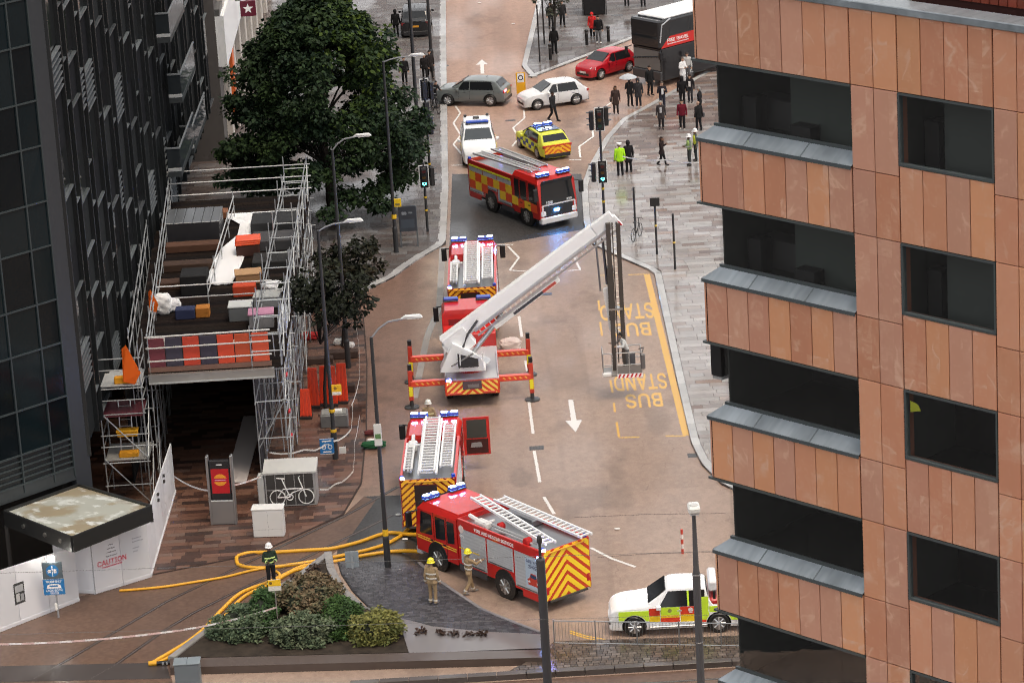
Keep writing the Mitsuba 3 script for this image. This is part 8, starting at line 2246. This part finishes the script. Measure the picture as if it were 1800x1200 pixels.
# firefighters and stewards near the engines
FY = (0.80, 0.72, 0.02)
person((-3.55, 118.40, 0.06), 70, 'firefighter in tan kit and yellow helmet seen from behind on the sett apron', TAN, TAN, 0.08, 1.78, 0.1, hat=FY, bands=(0.62, 0.60, 0.55), arms='down', skin=(0.3, 0.2, 0.15), shoes=(0.2, 0.19, 0.18))
person((-2.17, 119.35, 0.00), 25, 'firefighter in tan kit and yellow helmet stepping along the side of the front engine', TAN, TAN, 0.08, 1.76, 0.75, hat=FY, bands=(0.62, 0.60, 0.55), arms='reach', skin=(0.3, 0.2, 0.15), shoes=(0.22, 0.21, 0.2))
person((-3.75, 137.0), 80, 'firefighter in tan kit and white helmet between the second engine and the platform truck', TAN, TAN, 0.05, 1.78, 0.0, hat=(0.70, 0.69, 0.62), bands=(0.66, 0.62, 0.35), arms='hold', skin=(0.3, 0.2, 0.15))
person((-9.80, 121.23, 0.01), -75, 'man in white helmet and dark jacket with lime bands standing by the hoses', (0.02, 0.035, 0.025), (0.016, 0.016, 0.018), 0.0, 1.75, 0.0, hat=(0.78, 0.78, 0.77), bands=(0.62, 0.80, 0.30), arms='hold', skin=(0.12, 0.07, 0.05))
person((5.0, 141.35), -160, 'worker in a pale jacket bending over in the platform cage', (0.55, 0.56, 0.55), (0.10, 0.10, 0.10), 0.0, 1.7, 0.0, hair=(0.02, 0.02, 0.02), arms='reach', lean=0.35, skin=(0.3, 0.2, 0.15), z=1.26)
# officers and passers by on the right pavement
HV = (0.42, 0.80, 0.03)
person((6.45, 178.01, 0.10), 95, 'officer in a lime yellow jacket and white cap seen from behind', HV, (0.014, 0.014, 0.017), 0.08, 1.82, 0.0, hat=(0.72, 0.72, 0.70), hat_kind='cap')
person((6.95, 178.62, 0.10), 100, 'tall figure in a long black hooded coat beside the lime jacketed officer', (0.016, 0.015, 0.017), (0.014, 0.014, 0.016), 0.3, 1.78, 0.1, hood=True)
person((8.82, 179.63, 0.10), -20, 'woman in a dark short coat walking behind the white tape', (0.028, 0.018, 0.018), (0.015, 0.014, 0.015), 0.16, 1.62, 0.7, hair=(0.03, 0.018, 0.014), long_hair=True, arms='phone')
person((10.33, 179.28, 0.10), 200, 'steward in grey with lime vest and white helmet, left of the pair', (0.20, 0.23, 0.20), (0.05, 0.055, 0.055), 0.0, 1.72, 0.1, hat=(0.78, 0.78, 0.77), vest=(0.45, 0.62, 0.20), arms='hold')
person((10.74, 180.16, 0.10), 190, 'steward in a bright yellow vest and white helmet, right of the pair', (0.10, 0.11, 0.10), (0.03, 0.035, 0.04), 0.0, 1.78, 0.1, hat=(0.78, 0.78, 0.77), vest=(0.66, 0.70, 0.08), arms='down')
person((3.18, 191.37), -40, 'man in black walking across the junction below the silver car', (0.022, 0.022, 0.025), (0.018, 0.018, 0.02), 0.05, 1.76, 0.8, hair=(0.02, 0.015, 0.012), arms='down')
person((6.87, 191.84, 0.10), -85, 'woman in a long brown coat with a shoulder bag at the pavement edge', (0.050, 0.032, 0.028), (0.03, 0.025, 0.025), 0.3, 1.66, 0.15, hair=(0.03, 0.018, 0.012), long_hair=True, bag=(0.035, 0.025, 0.022))
person((7.78, 193.41, 0.10), -70, 'person in grey under the pale umbrella by the bus', (0.035, 0.034, 0.036), (0.025, 0.024, 0.026), 0.1, 1.72, 0.1, arms='umbrella', umbrella=(0.42, 0.45, 0.47))
person((8.26, 193.01, 0.10), -95, 'person in a grey coat right of the umbrella by the bus', (0.04, 0.038, 0.042), (0.03, 0.03, 0.034), 0.25, 1.75, 0.05, hood=True, shoes=(0.4, 0.4, 0.4))
person((9.09, 195.76, 0.10), -60, 'man in black close to the front of the bus', (0.012, 0.012, 0.013), (0.012, 0.012, 0.013), 0.1, 1.8, 0.1)
person((9.59, 191.72, 0.10), -80, 'man in dark jacket and white shirt, phone at his ear', (0.022, 0.020, 0.026), (0.028, 0.03, 0.045), 0.0, 1.78, 0.05, hair=(0.10, 0.08, 0.07), open_shirt=(0.70, 0.70, 0.70), arms='phone', skin=(0.46, 0.28, 0.20))
person((9.27, 187.63, 0.10), -95, 'person in a grey brown coat, white collar, just below the man on the phone', (0.045, 0.038, 0.040), (0.022, 0.02, 0.022), 0.22, 1.66, 0.1, hair=(0.35, 0.33, 0.30), open_shirt=(0.45, 0.45, 0.46))
person((10.82, 192.79, 0.10), 80, 'person in black farthest back in the tight group near the sandstone block', (0.014, 0.013, 0.015), (0.014, 0.013, 0.015), 0.1, 1.76, 0.0, hood=True)
person((10.45, 187.21, 0.10), -100, 'person with a maroon jacket over black at the front left of the crowd', (0.14, 0.012, 0.025), (0.016, 0.014, 0.016), 0.05, 1.76, 0.2, hair=(0.02, 0.015, 0.012), shoes=(0.4, 0.38, 0.36))
person((11.34, 193.50, 0.10), -110, 'woman in a black jacket and white top in the crowd', (0.018, 0.016, 0.018), (0.03, 0.03, 0.035), 0.0, 1.66, 0.1, hair=(0.04, 0.02, 0.015), long_hair=True, open_shirt=(0.72, 0.68, 0.66))
person((11.19, 197.82, 0.10), -50, 'person all in white on the pavement below the bus', (0.74, 0.74, 0.74), (0.60, 0.60, 0.60), 0.25, 1.72, 0.1, arms='hold', hair=(0.10, 0.08, 0.07))
person((11.54, 198.90, 0.10), -100, 'person in a pale grey top just behind the person in white', (0.50, 0.50, 0.49), (0.10, 0.10, 0.11), 0.0, 1.74, 0.1, hair=(0.05, 0.04, 0.035))
person((11.65, 189.85, 0.10), 160, 'man in a black jacket with white collar at the right edge of the crowd', (0.016, 0.016, 0.018), (0.018, 0.018, 0.02), 0.05, 1.78, 0.1, open_shirt=(0.6, 0.6, 0.6), hair=(0.25, 0.24, 0.23))
person((11.36, 186.73, 0.10), 120, 'bald man in black with a bag at the front right of the crowd', (0.014, 0.014, 0.015), (0.014, 0.014, 0.016), 0.12, 1.72, 0.25, hair=None, bag=(0.05, 0.05, 0.055), skin=(0.42, 0.27, 0.20))
# far pavements
person((3.76, 207.95, 0.10), 95, 'man in black leaning by the small tree on the far pavement', (0.012, 0.012, 0.013), (0.012, 0.012, 0.013), 0.05, 1.78, 0.15, hood=True)
person((3.77, 215.48, 0.10), -80, 'dark figure behind the left side of the small far tree', (0.022, 0.022, 0.024), (0.02, 0.02, 0.022), 0.1, 1.72, 0.1)
person((4.52, 215.79, 0.10), -80, 'dark figure behind the right side of the small far tree', (0.03, 0.028, 0.03), (0.02, 0.02, 0.022), 0.05, 1.72, 0.2)
person((6.33, 211.95, 0.10), -100, 'person in a bright red hooded coat between two bollards', (0.62, 0.03, 0.03), (0.014, 0.014, 0.016), 0.22, 1.66, 0.1, hood=True)
person((6.66, 210.39, 0.10), -95, 'person in a black jacket and pale shoes right of the red coat', (0.016, 0.016, 0.018), (0.14, 0.14, 0.145), 0.05, 1.78, 0.15, shoes=(0.70, 0.70, 0.68))
person((8.97, 220.82, 0.10), 90, 'dark figure at the top edge left of the bus roof', (0.018, 0.016, 0.018), (0.016, 0.016, 0.018), 0.2, 1.7, 0.1)
person((10.04, 220.34, 0.10), 90, 'dark figure just above the bus roof', (0.016, 0.016, 0.018), (0.016, 0.016, 0.018), 0.1, 1.7, 0.1)
person((-6.33, 215.86, 0.10), 90, 'broad figure in black left of the taxi', (0.012, 0.012, 0.013), (0.012, 0.012, 0.013), 0.15, 1.76, 0.1, hood=True)
person((-4.04, 203.49, 0.10), -80, 'man in a brown coat striding along the far left kerb', (0.030, 0.024, 0.024), (0.016, 0.015, 0.016), 0.2, 1.76, 0.7)
person((-4.36, 202.97, 0.10), -85, 'dark figure half hidden behind the lamp column beside the striding man', (0.018, 0.016, 0.017), (0.015, 0.015, 0.016), 0.1, 1.68, 0.5)
person((-5.61, 202.39, 0.10), -90, 'person in black at the right edge of the big tree', (0.014, 0.014, 0.015), (0.014, 0.014, 0.015), 0.1, 1.72, 0.2, bag=(0.02, 0.02, 0.02))
person((-3.77, 195.85, 0.10), -60, 'person in a black coat bending over the parked cycles', (0.016, 0.016, 0.018), (0.016, 0.016, 0.018), 0.25, 1.7, 0.3, lean=0.4, arms='reach')
